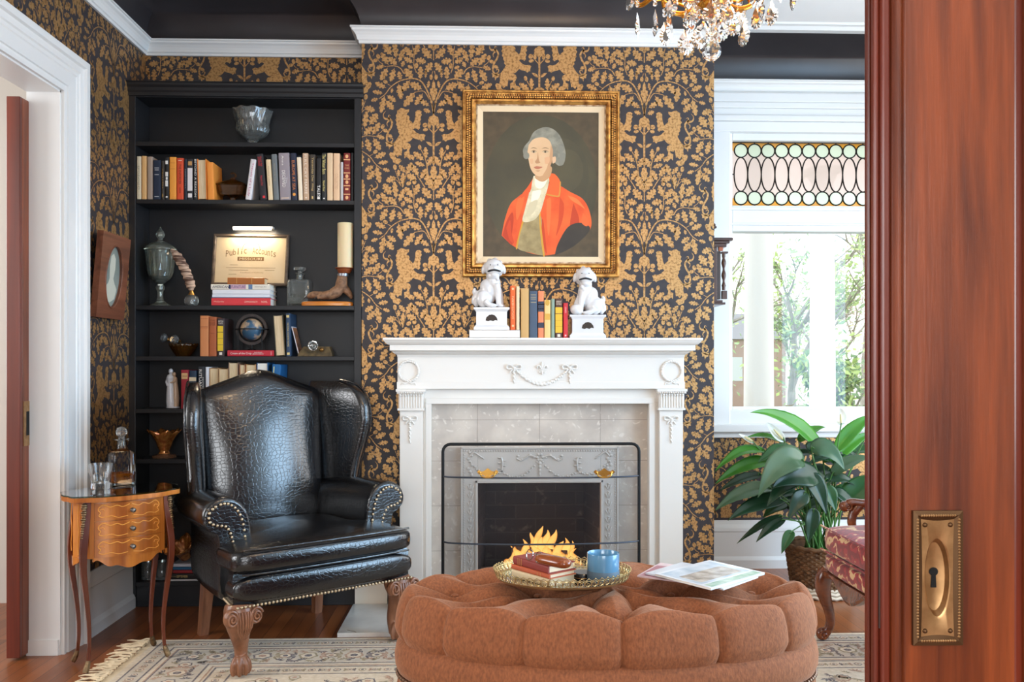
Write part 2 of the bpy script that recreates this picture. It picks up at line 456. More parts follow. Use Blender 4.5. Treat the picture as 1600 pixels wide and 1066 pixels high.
def clip_rect(poly, x0, x1, y0, y1):
    for ax_, lim, sg in ((0, x0, 1), (0, x1, -1), (1, y0, 1), (1, y1, -1)):
        out = []
        n = len(poly)
        for i in range(n):
            p, q = poly[i], poly[(i+1)%n]
            dp, dq = (p[ax_]-lim)*sg, (q[ax_]-lim)*sg
            if dp >= 0: out.append(p)
            if (dp >= 0) != (dq >= 0):
                k = dp/(dp-dq); out.append((p[0]+(q[0]-p[0])*k, p[1]+(q[1]-p[1])*k))
        poly = out
        if len(poly) < 3: return None
    return poly
def print_paper(mb, rects, fn, ph_x, ph_z):
    """gold print on the rectangles (a0,a1,z0,z1); fn(a, z) -> point on the paper"""
    mb.mat(M_gold)
    P, H = 0.538, 0.711
    for (a0, a1, z0, z1) in rects:
        V = []; F = []
        i0 = int(math.floor((a0-ph_x)/P))-1; i1 = int(math.ceil((a1-ph_x)/P))+1
        for i in range(i0, i1+1):
            cx = ph_x+i*P; base = ph_z+(H/2 if i % 2 else 0)
            j0 = int(math.floor((z0-base)/H))-1; j1 = int(math.ceil((z1-base)/H))+2
            for j in range(j0, j1+1):
                cz = base+j*H
                if cx+0.36 < a0 or cx-0.36 > a1 or cz-0.80 > z1 or cz+0.03 < z0: continue
                for t in MOTIF:
                    q = [(p[0]+cx, p[1]+cz) for p in t]
                    xs = [p[0] for p in q]; zs = [p[1] for p in q]
                    if max(xs) < a0 or min(xs) > a1 or max(zs) < z0 or min(zs) > z1: continue
                    if min(xs) < a0 or max(xs) > a1 or min(zs) < z0 or max(zs) > z1:
                        q = clip_rect(q, a0, a1, z0, z1)
                        if q is None: continue
                    F.append(tuple(range(len(V), len(V)+len(q)))); V.extend([fn(p[0], p[1]) for p in q])
        mb.add(V, F)
EPS = 0.0006
# chimney breast, with the fire opening left out of it
FO = (ax(742, 4.36), ax(942, 4.36), az(752, 4.36, 840))      # fire opening: left, right, top
mb = MB(M_paper)
mb.box(XA, FO[0], YC, YW, 0, ZTOP); mb.box(FO[1], XB, YC, YW, 0, ZTOP); mb.box(FO[0], FO[1], YC, YW, FO[2], ZTOP)
ph_x, ph_z = ax(677.5, YC), az(178, YC, 677)
zm_ = az(535, YC, 840)
print_paper(mb, [(XA, ax(625, YC), 0.16, ZC0), (ax(625, YC), ax(1064, YC), zm_, ZC0), (ax(1064, YC), XB, 0.16, ZC0)], lambda a, z: (a, YC-EPS, z), ph_x, ph_z)
print_paper(mb, [(0.0, YW-YC, 0.16, ZC0)], lambda a, z: (XB+EPS, YC+a, z), 0.35, ph_z+0.1)
w = mb.build('wall_chimney', sharp=0)
tag(w, 'chimney breast papered in charcoal with gold lions and oak leaves', 'wall', kind='structure')
# alcove wall behind the bookcase
mb = MB(M_paper).box(XL-0.15, XA, YA, YA+0.12, 0, ZTOP)
print_paper(mb, [(XL, XA, 2.55, ZC0)], lambda a, z: (a, YA-EPS, z), ax(382, YA), ph_z+0.711*0.56)
tag(mb.build('wall_alcove', sharp=0), 'strip of lion and oak leaf wallpaper above the bookcase', 'wall', kind='structure')
# left wall with the doorway
DZ = 2.40; DY1 = 3.685; DY0 = 2.05
mb = MB(M_paper)
mb.box(XL-0.14, XL, DY1+0.03, YA+0.1, 0, ZTOP); mb.box(XL-0.14, XL, DY0-0.03, DY1+0.03, DZ, ZTOP); mb.box(XL-0.14, XL, YN, DY0-0.03, 0, ZTOP)
print_paper(mb, [(DY1+0.03, YA, 0.28, ZC0), (2.0, DY1+0.03, 2.40, ZC0)], lambda a, z: (XL+EPS, a, z), 4.22, ph_z+0.12)
tag(mb.build('wall_left', sharp=0), 'left wall in dark lion and oak leaf wallpaper around the doorway', 'wall', kind='structure')
# window wall with its opening, in the recess to the right
WX0, WX1, WZ0, WZ1 = ax(1136, YW), ax(1136, YW)+1.42, az(646, YW, 1150), az(205, YW, 1150)
mb = MB(M_paper)
mb.box(XB, WX0, YW, YW+0.2, 0, ZTOP); mb.box(WX1, XR, YW, YW+0.2, 0, ZTOP); mb.box(WX0, WX1, YW, YW+0.2, 0, WZ0); mb.box(WX0, WX1, YW, YW+0.2, WZ1, ZTOP)
print_paper(mb, [(XB, XR, 0.3, WZ0-0.05)], lambda a, z: (a, YW-EPS, z), ax(1175, YW), ph_z)
tag(mb.build('wall_window', sharp=0), 'papered recess wall below and around the window', 'wall', kind='structure')
# right wall (beyond the frame) with the window opening daylight comes through
mb = MB(M_paper)
mb.box(XR, XR+0.12, YN, 1.35, 0, ZTOP); mb.box(XR, XR+0.12, 4.55, YW, 0, ZTOP); mb.box(XR, XR+0.12, 1.35, 4.55, 0, 0.35); mb.box(XR, XR+0.12, 1.35, 4.55, 2.65, ZTOP)
tag(mb.build('wall_right'), 'right wall of the sitting room', 'wall', kind='structure')
# near wall pieces either side of the opening the photograph is taken through
mb = MB(M_plain); mb.box(XL-0.14, -1.05, YN-0.12, YN, 0, ZTOP); mb.box(1.45, XR+0.1, YN+0.04, YN+0.10, 0, ZTOP); mb.box(-1.05, 1.45, YN-0.12, YN, 2.5, ZTOP)
tag(mb.build('wall_near'), 'near wall around the wide pocket door opening', 'wall', kind='structure')
# the room the photograph is taken from (behind the camera): walls, with openings added for the fill lamps
mb = MB(M_plain)
mb.box(-3.2, -1.2, -3.3, -3.2, 0, ZTOP); mb.box(1.9, 3.5, -3.3, -3.2, 0, ZTOP); mb.box(-1.2, 1.9, -3.3, -3.2, 0, 0.75); mb.box(-1.2, 1.9, -3.3, -3.2, 2.75, ZTOP)
mb.box(-3.2, -3.1, -3.2, -1.6, 0, ZTOP); mb.box(-3.2, -3.1, 0.4, YN-0.12, 0, ZTOP); mb.box(-3.2, -3.1, -1.6, 0.4, 0, 0.75); mb.box(-3.2, -3.1, -1.6, 0.4, 2.75, ZTOP)
mb.box(3.4, 3.5, -3.2, YN+0.1, 0, ZTOP); mb.box(-3.2, -1.9, YN-0.12, YN, 0, ZTOP)
tag(mb.build('wall_front_room'), 'pale walls of the front room behind the camera', 'wall', kind='structure')
# the hall beyond the left doorway
mb = MB(M_plain); mb.box(-4.3, -4.2, 0.5, 4.6, 0, ZTOP); mb.box(-4.3, XL-0.14, 4.5, 4.6, 0, ZTOP); mb.box(-4.3, XL-0.14, 1.0, 4.6, ZTOP, ZTOP+0.05)
tag(mb.build('wall_hall'), 'plain pale walls of the room beyond the left doorway', 'wall', kind='structure')

# ---------------------------------------------------------------- swept mouldings
OUT = [(XL, YN), (XL, YA), (XA, YA), (XA, YC), (XB, YC), (XB, YW), (XR, YW), (XR, YN)]
def sweep(prof, out, mb, smooth=False, closed=True):
    """prof: (distance into the room, height) points carried along the wall outline"""
    rings = []
    n = len(out)
    for i in range(n):
        d1 = (Vector(out[i])-Vector(out[i-1])).normalized() if i > 0 else None
        d2 = (Vector(out[i+1])-Vector(out[i])).normalized() if i < n-1 else None
        if d1 is None: d1 = d2
        if d2 is None: d2 = d1
        n1 = Vector((d1.y, -d1.x)); n2 = Vector((d2.y, -d2.x))
        m = (n1+n2)/(1+n1.dot(n2))
        rings.append([(out[i][0]+m.x*d, out[i][1]+m.y*d, z) for d, z in prof])
    mb.rings(rings, closed, True, True, smooth)
mb = MB(M_white)
sweep([(-0.01,ZC0),(0.012,ZC0),(0.014,2.858),(0.02,2.862),(0.022,2.872),(0.026,2.884),(0.034,2.896),(0.044,2.904),(0.046,2.912),(0.052,2.914),(0.052,ZC1),(-0.01,ZC1)], OUT, mb)
tag(mb.build('trim_1', sharp=30), 'white crown moulding along the top of the wallpaper', 'moulding', kind='structure')
mb = MB(M_cove)
sweep([(0.25*(1-cos(radians(a))), ZC1+0.218*sin(radians(a))) for a in range(0, 91, 6)], OUT, mb, True, closed=False)
cv = mb.build('trim_2', sharp=60); cvm = cv.modifiers.new('thickness', 'SOLIDIFY'); cvm.thickness = 0.01; cvm.offset = 0
tag(cv, 'glossy black coved cornice between crown moulding and ceiling', 'cove', kind='structure')
mb = MB(M_white)
sweep([(0.235,ZTOP-0.012),(0.285,ZTOP-0.014),(0.30,ZTOP+0.002),(0.33,ZTOP+0.002),(0.335,ZTOP+0.013),(0.235,ZTOP+0.013)], OUT, mb)
tag(mb.build('trim_3', sharp=30), 'white moulding where the black cove meets the ceiling', 'moulding', kind='structure')
# baseboards
BBP = [(-0.01,0),(0.034,0),(0.034,0.05),(0.028,0.062),(0.022,0.072),(0.02,0.21),(0.02,0.216),(0.024,0.222),(0.022,0.24),(0.012,0.262),(0.008,0.285),(-0.01,0.285)]
mb = MB(M_white); sweep(BBP, [(XL, 3.80), (XL, 4.395)], mb)
tag(mb.build('baseboard_left'), 'tall white baseboard on the left wall beside the bookcase', 'baseboard', kind='structure')
mb = MB(M_white); sweep(BBP, [(XB, YC+0.1), (XB, YW), (XR, YW)], mb)
tag(mb.build('baseboard_window'), 'tall white baseboard under the window', 'baseboard', kind='structure')
BBS = [(-0.01,0),(0.03,0),(0.03,0.12),(0.025,0.14),(0.012,0.155),(0.01,0.17),(-0.01,0.17)]
mb = MB(pm('cream_plinth_paint', (232, 222, 206), rough=0.4))
sweep(BBS, [(XA, YC+0.2), (XA, YC), (ax(606, YC), YC)], mb); sweep(BBS, [(ax(1070, YC), YC), (XB, YC), (XB, YC+0.09)], mb)
tag(mb.build('baseboard_chimney'), 'short cream baseboards either side of the mantel', 'baseboard', kind='structure')

# ---------------------------------------------------------------- left doorway: jamb, casing, pocket door
mb = MB(M_white)
for (y0, y1) in ((DY1, DY1+0.04), (DY0-0.04, DY0)):
    mb.box(XL-0.135, XL+0.004, y0, y1, 0, DZ-0.02); mb.box(XL-0.133, XL-0.002, y0-0.006, y1+0.006, 0.0005, 0.065)
mb.box(XL-0.135, XL+0.004, DY0-0.04, DY1+0.04, DZ-0.035, DZ-0.015)
JT = DZ-0.035
def casing_leg(y_in, sg):
    prof = [(0,0),(0.0,0.018),(0.012,0.02),(0.014,0.014),(0.028,0.014),(0.03,0.022),(0.085,0.026),(0.09,0.03),(0.105,0.03),(0.11,0.036),(0.135,0.038),(0.14,0.05),(0.168,0.05),(0.17,0)]
    return [(y_in+sg*a, XL+b) for a, b in prof]
rA = casing_leg(DY1+0.008, 1); zt = JT+0.008
prof = [(0,0),(0.0,0.018),(0.012,0.02),(0.014,0.014),(0.028,0.014),(0.03,0.022),(0.085,0.026),(0.09,0.03),(0.105,0.03),(0.11,0.036),(0.135,0.038),(0.14,0.05),(0.168,0.05),(0.17,0)]
rings = [[(XL+b, DY1+0.008+a, 0) for a, b in prof], [(XL+b, DY1+0.008+a, zt+a) for a, b in prof], [(XL+b, DY0-0.008-a, zt+a) for a, b in prof], [(XL+b, DY0-0.008-a, 0) for a, b in prof]]
mb.rings(rings, True, True, True, False)
tag(mb.build('trim_4', sharp=0), 'wide white moulded casing and jamb of the left doorway', 'door casing', kind='structure')

def wood(name, c1, c2, rough=0.3, along='Z', scale=1.0, coat=0.0, ring=6.0, c3=None):
    if name in MATS: return MATS[name]
    m = bpy.data.materials.new(name); m.use_nodes = True; nt = m.node_tree; p = nt.nodes['Principled BSDF']; L = nt.links.new
    tc = nt.nodes.new('ShaderNodeTexCoord'); mp = nt.nodes.new('ShaderNodeMapping')
    s = {'X': (0.06, 1, 1), 'Y': (1, 0.06, 1), 'Z': (1, 1, 0.06)}[along]
    mp.inputs['Scale'].default_value = tuple(q*scale for q in s)
    n = nt.nodes.new('ShaderNodeTexNoise'); n.inputs['Scale'].default_value = ring*4; n.inputs['Detail'].default_value = 6; n.inputs['Distortion'].default_value = 0.6
    n2 = nt.nodes.new('ShaderNodeTexNoise'); n2.inputs['Scale'].default_value = ring*30; n2.inputs['Detail'].default_value = 3
    r = nt.nodes.new('ShaderNodeValToRGB'); r.color_ramp.elements[0].position = 0.33; r.color_ramp.elements[1].position = 0.68
    r.color_ramp.elements[0].color = rgb(*c1); r.color_ramp.elements[1].color = rgb(*c2)
    mx = nt.nodes.new('ShaderNodeMixRGB'); mx.blend_type = 'MULTIPLY'; mx.inputs['Fac'].default_value = 0.35
    L(tc.outputs['Object'], mp.inputs[0]); L(mp.outputs[0], n.inputs['Vector']); L(mp.outputs[0], n2.inputs['Vector']); L(n.outputs['Fac'], r.inputs['Fac'])
    L(r.outputs['Color'], mx.inputs['Color1']); L(n2.outputs['Fac'], mx.inputs['Color2']); L(mx.outputs[0], p.inputs['Base Color'])
    p.inputs['Roughness'].default_value = rough; p.inputs['Coat Weight'].default_value = coat; p.inputs['Coat Roughness'].default_value = 0.15
    b = nt.nodes.new('ShaderNodeBump'); b.inputs['Strength'].default_value = 0.12; b.inputs['Distance'].default_value = 0.002
    L(n2.outputs['Fac'], b.inputs['Height']); L(b.outputs[0], p.inputs['Normal'])
    MATS[name] = m; return m
M_mahog = wood('mahogany_door', (90, 38, 18), (150, 72, 34), rough=0.3, coat=0.3, ring=7.0)
M_mahogd = wood('dark_mahogany_edge', (92, 34, 20), (132, 52, 30), rough=0.3, coat=0.3, ring=3.0)
M_bronze = pm('aged_bronze', (186, 146, 100), rough=0.36, metal=0.85, c2=(146, 110, 72), nscale=30)
M_bronzed = pm('dark_bronze', (96, 70, 46), rough=0.45, metal=0.8)
M_black = pm('black_void', (6, 6, 6), rough=0.8)

def pull_plate(parent, fn, w, h, facing):
    """recessed pocket-door pull; fn(a, b, d): across, up, out of the face"""
    pl = MB(M_bronzed)
    # outer dished border
    def border(t0, t1, d0, d1):
        n = 24
        def edge(t):
            P = []
            for (ax0, az0, ax1, az1) in ((-1,-1,1,-1),(1,-1,1,1),(1,1,-1,1),(-1,1,-1,-1)):
                for k in range(n//4):
                    q = k/(n/4)
                    a = (ax0+(ax1-ax0)*q); b = (az0+(az1-az0)*q)
                    bow = 1-0.09*(1-(2*q-1)**2)*t
                    if ax0 == ax1: a *= bow
                    else: b *= (1-0.035*(1-(2*q-1)**2)*t)
                    P.append((a, b))
            return P
        A = [(a*(w/2-t0*0.012), b*(h/2-t0*0.012)) for a, b in edge(t0)]; B = [(a*(w/2-t1*0.012), b*(h/2-t1*0.012)) for a, b in edge(t1)]
        return [fn(a, b, d0) for a, b in A], [fn(a, b, d1) for a, b in B]
    r0, r1 = border(0, 0, 0, 0.005); r2, r3 = border(0.5, 1, 0.006, 0.0025)
    pl.rings([r0, r1, r2, r3], True, False, False, False)
    o = pl.build('border', parent, sharp=0)
    # beads round the border
    bd = MB(M_bronze)
    for k in range(15):
        for s in (-1, 1): bd.ball(fn((-0.5+(k+0.5)/15)*(w-0.02), s*(h/2-0.0065), 0.005), 0.0022, 6, 4)
    for k in range(40):
        for s in (-1, 1): bd.ball(fn(s*(w/2-0.0058), (-0.5+(k+0.5)/40)*(h-0.02), 0.005), 0.0022, 6, 4)
    bd.build('beading', parent)
    # face plate with the oval cup
    fp = MB(M_bronze); n = 32
    iw, ih = w/2-0.0115, h/2-0.0115
    outer = []
    for k in range(n):
        a = 2*pi*k/n; ca, sa = cos(a), sin(a); q = 1/max(abs(ca), abs(sa)); x, z = ca*q, sa*q
        x *= 1-0.08*(1-z*z) if abs(x) > 0.999 else 1; z *= 1-0.03*(1-x*x) if abs(z) > 0.999 else 1
        outer.append((x*iw, z*ih))
    cup = lambda r, d: [fn(r*w*0.245*cos(2*pi*k/n), r*h*0.29*sin(2*pi*k/n), d) for k in range(n)]
    fp.rings([[fn(a, b, 0.003) for a, b in outer], cup(1.08, 0.003), cup(1.0, 0.0018), cup(0.88, -0.006), cup(0.6, -0.008), cup(0.01, -0.008)], True, False, False, True)
    fp.build('face_plate', parent, sharp=30)
    sc = MB(M_bronzed)
    for sx_ in (-1, 1):
        for sz_ in (-1, 1): sc.ball(fn(sx_*iw*0.76, sz_*ih*0.9, 0.003), 0.0034, 10, 6)
    sc.build('screws', parent)
    kh = MB(M_black); kr = 0.006
    pts = [(kr*cos(a), 0.006+kr*sin(a)) for a in [(-60+i*(300/14))*pi/180 for i in range(15)]] + [(-0.0038, -0.016), (0.0038, -0.016)]
    kh.flat(pts, lambda a, b: fn(a*1.05, b, -0.0072))
    kh.build('keyhole', parent)

# pocket door standing out of the left doorway's jamb
dr = thing('door_1', 'reddish brown pocket door edge showing in the left doorway', 'door', (XL-0.125, 3.615, 0), kind='structure')
mb = MB(M_mahogd); mb.box(-0.055, 0, 0, 0.02, 0.012, 2.325); mb.mat(M_mahog); mb.box(-0.055, 0.0, 0.02, 0.9, 0.012, 2.325)
mb.build('door_leaf', dr, bevel=0.003)
pp = MB(M_bronze); pz = az(662, 3.66, 36)
pp.box(0.0, 0.003, 0.035, 0.085, pz-0.093, pz+0.093); pp.mat(M_bronzed).lathe([(0.0,0),(0.012,0.001),(0.016,0.004)], 12, caps=False)
pp2 = MB(M_bronze); pp2.box(0.0, 0.003, 0.026, 0.085, pz-0.093, pz+0.093); pp2.mat(M_black); pp2.box(0.003, 0.0035, 0.045, 0.068, pz-0.05, pz+0.05)
pp2.build('pull_plate', dr)
# near pocket door on the right
DYF = 1.17
dx0 = ax(1362, DYF+0.05); dxa = ax(1397, DYF); dxb = ax(1410, DYF); dxc = ax(1585, DYF)
dr = thing('door_2', 'large varnished mahogany pocket door close by on the right', 'door', (dxb, DYF, 0), kind='structure')
pc = at(1462.5, 902, DYF); PW, PH = 80*DYF/FPX, 213*DYF/FPX
mb = MB(M_mahog); sw = dxc-dxb; z0_, z1_ = 0.012, 2.46
mb.add([(0.004,0,z0_),(sw,0,z0_),(sw,0.05,z0_),(0,0.05,z0_),(0,0.004,z0_),(0.004,0,z1_),(sw,0,z1_),(sw,0.05,z1_),(0,0.05,z1_),(0,0.004,z1_)],
       [(1,2,7,6),(2,3,8,7),(3,4,9,8),(4,0,5,9),(4,3,2,1,0),(5,6,7,8,9)])
hole = [(pc.x-dxb+PW*0.26*cos(2*pi*k/24), pc.z+PH*0.31*sin(2*pi*k/24)) for k in range(24)]
lo_ = [(0.004,z0_),(sw,z0_),(sw,z1_),(0.004,z1_)]
tri = tessellate_polygon([[Vector((p[0],p[1],0)) for p in lo_], [Vector((p[0],p[1],0)) for p in hole]])
mb.add([(p[0],0,p[1]) for p in lo_+hole], [tuple(t) for t in tri])
mb.build('stile', dr)
mb = MB(M_mahogd); W2 = 0.9
mb.box(dxc-dxb+0.004, dxc-dxb+W2, 0.012, 0.04, 0.012, 2.46)
mb.mat(M_mahog); mb.box(dxc-dxb+0.018, dxc-dxb+0.05, -0.002, 0.03, 0.012, 2.46)
mb.build('panel', dr, bevel=0.006, bseg=3)
e0 = dxa-dxb
mb = MB(M_mahog)
P = [(0.0, 0.002), (e0*0.3, -0.004), (e0*0.8, -0.002), (e0, 0.006), (e0, 0.044), (0, 0.048)]
mb.prism(P, lambda a, b, d: (a, b, d), 0.012, 2.46)
mb.build('astragal', dr, bevel=0.003)
mb = MB(M_mahogd)
mb.box(e0-0.012, e0, 0.010, 0.048, 0.012, 2.46); mb.box(e0-0.020, e0-0.012, 0.018, 0.03, 0.012, 2.46); mb.box(e0-0.020, e0-0.012, 0.038, 0.05, 0.012, 2.46)
mb.build('meeting_edge', dr, bevel=0.003)
pt = thing('pull', None, None); pt.parent = dr; pt.location = (pc.x-dxb, 0, pc.z)
pull_plate(pt, lambda a, b, d: (a, -d-0.001, b), 80*DYF/FPX, 213*DYF/FPX, 1)
mb = MB(pm('worn_steel', (90, 80, 74), rough=0.4, metal=0.8)); zz = az(880, DYF+0.02, 1380); mb.box(e0-0.0135, e0-0.0118, 0.016, 0.034, zz-0.09, zz+0.09)
mb.build('latch_plate', dr)

# ---------------------------------------------------------------- the window
gx0, gx1 = ax(1142, YW+0.05), ax(1142, YW+0.05)+1.28
tz0, tz1 = az(323, YW+0.05, 1200), az(222, YW+0.05, 1200); lz0, lz1 = az(636, YW+0.05, 1200), az(363, YW+0.05, 1200)
wd = thing('window_1', 'tall white window with leaded transom above one large pane', 'window', (0, 0, 0), kind='structure')
M_wwhite = pm('white_window_paint', (228, 230, 230), rough=0.35)
mb = MB(M_wwhite)
yf = YW+0.015; yb = YW+0.11
mb.box(WX0-0.005, gx0, yf, yb, WZ0, WZ1); mb.box(gx1, WX1+0.005, yf, yb, WZ0, WZ1)
mb.box(gx0, gx1, yf, yb, tz1, WZ1); mb.box(gx0, gx1, yf, yb, lz1, tz0); mb.box(gx0, gx1, yf, yb, WZ0, lz0)
mb.box(gx0-0.02, gx1+0.02, yf-0.01, yf, lz1+0.035, lz1+0.05); mb.box(gx0-0.03, gx1+0.03, yf-0.012, yf, tz0-0.03, tz0-0.012)
mb.box(gx0-0.03, gx1+0.03, yf-0.014, yf, tz1+0.05, tz1+0.07)
mb.build('window_frame', wd, bevel=0.004)
mb = MB(M_wwhite)
mb.box(XB+0.002, WX0+0.012, YW-0.025, YW+0.02, az(672, YW, 1150), WZ1+0.02)
mb.box(XB+0.002, XB+0.03, YW-0.04, YW, az(672, YW, 1150), az(190, YW, 1150)); mb.box(WX1-0.01, WX1+0.16, YW-0.025, YW+0.02, az(672, YW, 1150), WZ1+0.02)
z = az(192, YW, 1200); z2 = az(135, YW, 1200)
mb.box(XB+0.002, WX1+0.18, YW-0.03, YW+0.02, WZ1-0.01, z); mb.box(XB+0.002, WX1+0.18, YW-0.045, YW+0.02, z, z+0.035)
mb.box(XB+0.002, WX1+0.18, YW-0.028, YW+0.02, z+0.035, z+0.08); mb.box(XB+0.002, WX1+0.18, YW-0.034, YW+0.02, z+0.08, z+0.115); mb.box(XB+0.002, WX1+0.18, YW-0.04, YW+0.02, z+0.115, ZC0)
mb.box(WX0-.01, WX1+.01, YW-.02, YW+.03, az(672, YW, 1150), lz0-.012)
mb.build('window_casing', wd, bevel=0.005)
mb = MB(M_wwhite); mb.box(XB+0.004, WX1+0.2, YW-0.06, YW+0.02, az(672, YW, 1150)-0.01, az(662, YW, 1150)); mb.box(XB+0.004, WX1+0.15, YW-0.03, YW, az(676, YW, 1150)-0.03, az(672, YW, 1150))
mb.build('window_sill', wd, bevel=0.006)
M_pane = thin_glass('clear_window_pane', 0.5)
MB(M_pane).box(gx0-0.005, gx1+0.005, YW+0.062, YW+0.066, lz0-0.005, lz1+0.005).build('pane', wd)
# leaded transom
yl = YW+0.06
def stained(name, c, clear=0.35):
    m = bpy.data.materials.new(name); m.use_nodes = True; nt = m.node_tree; nt.nodes.clear(); L = nt.links.new
    out = nt.nodes.new('ShaderNodeOutputMaterial'); tl = nt.nodes.new('ShaderNodeBsdfTranslucent'); tr = nt.nodes.new('ShaderNodeBsdfTransparent'); gl = nt.nodes.new('ShaderNodeBsdfGlossy'); m1 = nt.nodes.new('ShaderNodeMixShader'); m2 = nt.nodes.new('ShaderNodeMixShader')
    tl.inputs['Color'].default_value = rgb(*c); tr.inputs['Color'].default_value = rgb(*c); gl.inputs['Roughness'].default_value = 0.2
    m1.inputs['Fac'].default_value = clear; m2.inputs['Fac'].default_value = 0.06
    L(tl.outputs[0], m1.inputs[1]); L(tr.outputs[0], m1.inputs[2]); L(m1.outputs[0], m2.inputs[1]); L(gl.outputs[0], m2.inputs[2]); L(m2.outputs[0], out.inputs['Surface'])
    return m
M_opal = stained('opal_pink_glass', (242, 230, 226), 0.42); M_amber = stained('amber_glass', (240, 200, 112), 0.35); M_jewel = stained('pale_roundel_glass', (240, 246, 236), 0.35)
M_lead = pm('lead_came', (18, 17, 15), rough=0.5, metal=0.3)
def pane_bits(name, mat, polys, y0, y1):
    q = MB(mat)
    for P in polys: q.prism(P, lambda a, b, d: (a, d, b), y0, y1)
    return q.build(name, wd)
pitch = 0.0835; R = 0.0405
tc0 = gx0+0.011+R+0.012
ctop = tz1-0.012-R; cbot = tz0+0.012+R
nC = int((gx1-tc0)/pitch)+1
cxs = [tc0+(i)*pitch for i in range(nC)]
arc = lambda cx, cz, a0, a1, n=8: [(cx+R*cos(radians(a0+(a1-a0)*k/n)), cz+R*sin(radians(a0+(a1-a0)*k/n))) for k in range(n+1)]
am = []
for i in range(nC+1):
    for cz, ze, sg in ((ctop, tz1, 1), (cbot, tz0, -1)):
        x0 = cxs[i-1] if i > 0 else gx0; x1 = cxs[i] if i < nC else gx1
        P = [(x0, ze)]
        P += (arc(x0, cz, 90*sg, 0) if i > 0 else [(gx0, cz)]) + (arc(x1, cz, 180, 180-90*sg) if i < nC else [(gx1, cz)]) + [(x1, ze)]
        am.append(P)
pane_bits('pane', M_amber, am, yl, yl+0.003)
P = [(gx0, ctop)]
for cx in cxs: P += arc(cx, ctop, 180, 360)
P += [(gx1, ctop), (gx1, cbot)]
for cx in reversed(cxs): P += arc(cx, cbot, 0, 180)
P += [(gx0, cbot)]
pane_bits('pane', M_opal, [P], yl, yl+0.003)
lead = MB(M_lead)
for i in range(nC):
    cx = tc0+i*pitch
    for cz in (ctop, cbot):
        P = [(cx+R*0.98*cos(2*pi*k/24), cz+R*0.98*sin(2*pi*k/24)) for k in range(24)]
        pane_bits('roundel', M_jewel, [P], yl-0.004, yl-0.0005)
        lead.tube([(cx+R*cos(2*pi*k/28), yl-0.004, cz+R*sin(2*pi*k/28)) for k in range(29)], 0.0042, 6, caps=False)
    hh = (ctop-cbot)/2-R; mz = (ctop+cbot)/2
    for s in (-1, 1):
        lead.tube([(cx+s*(pitch*0.5*cos(pi/2*t/8*1.0)), yl-0.003, mz+hh*sin(pi/2*t/8)) for t in range(-8, 9)], 0.0042, 6)
    for (za, zb) in ((ctop+R, tz1), (cbot-R, tz0)): lead.tube([(cx, yl-0.003, za), (cx, yl-0.003, zb)], 0.0036, 6)
for zz in (tz0, tz1): lead.tube([(gx0, yl-0.002, zz), (gx1, yl-0.002, zz)], 0.005, 6)
lead.tube([(gx0+0.003, yl-0.002, tz0), (gx0+0.003, yl-0.002, tz1)], 0.005, 6)
lead.tube([(gx0, yl-0.003, (ctop+cbot)/2), (tc0-pitch*0.5, yl-0.003, (ctop+cbot)/2)], 0.004, 6)
lead.build('leading', wd)
# ================================================================ BOOKCASE
YB = 4.395                                   # front plane of the bookcase
BX0, BX1 = ax(200, YB), ax(568, YB)
BX1 = min(BX1, XA-0.002)
M_bk = pm('black_bookcase_paint', (29, 30, 33), rough=0.42, bump=0.05, bscale=14)
bx0, bx1 = ax(211.5, YB), ax(553.5, YB)      # inner faces
SH = {}                                      # shelf top heights
for k, v in enumerate((222, 312, 477.5, 557, 639, 717.5, 793, 909)):
    SH[k] = az(v, YB, 380)
BD = 0.19                                    # shelf depth
bc = thing('bookcase', 'tall black painted bookcase built into the alcove beside the chimney breast', 'bookcase', ((BX0+BX1)/2, YB, 0))
ox, oy = (BX0+BX1)/2, YB
def bpart(name, boxes, bevel=0.002):
    mb = MB(M_bk)
    for b in boxes: mb.box(b[0]-ox, b[1]-ox, b[2]-oy, b[3]-oy, b[4], b[5])
    return mb.build(name, bc, bevel=bevel)
ztop = az(150, YB, 380)
bpart('side_panel', [(BX0, bx0, YB, YB+BD, 0.0, ztop+0.02)]); bpart('side_panel', [(bx1, BX1, YB, YB+BD, 0.0, ztop+0.02)])
bpart('back_panel', [(bx0, bx1, YB+BD-0.012, YB+BD, 0.0, ztop+0.02)])
for k in SH: bpart('shelf', [(bx0, bx1, YB+0.004, YB+BD-0.012, SH[k]-0.022, SH[k])])
bpart('top_board', [(bx0, bx1, YB+0.002, YB+BD-0.012, ztop-0.01, ztop+0.02)])
bpart('plinth', [(bx0, bx1, YB+0.012, YB+0.03, 0.0, SH[7]-0.022)])
mb = MB(M_bk); zc = az(128, YB-0.03, 380)
prof = [(0, ztop-0.006), (0.008, ztop-0.004), (0.01, ztop+0.012), (0.016, ztop+0.02), (0.018, ztop+0.035), (0.028, ztop+0.045), (0.03, ztop+0.056), (0.036, zc-0.004), (0.036, zc), (-0.17, zc), (-0.17, ztop-0.006)]
mb.rings([[(x, -d, z) for d, z in prof] for x in (BX0-ox-0.0, BX1-ox+0.012)], True, True, True, False)
mb.build('cornice', bc, sharp=20)

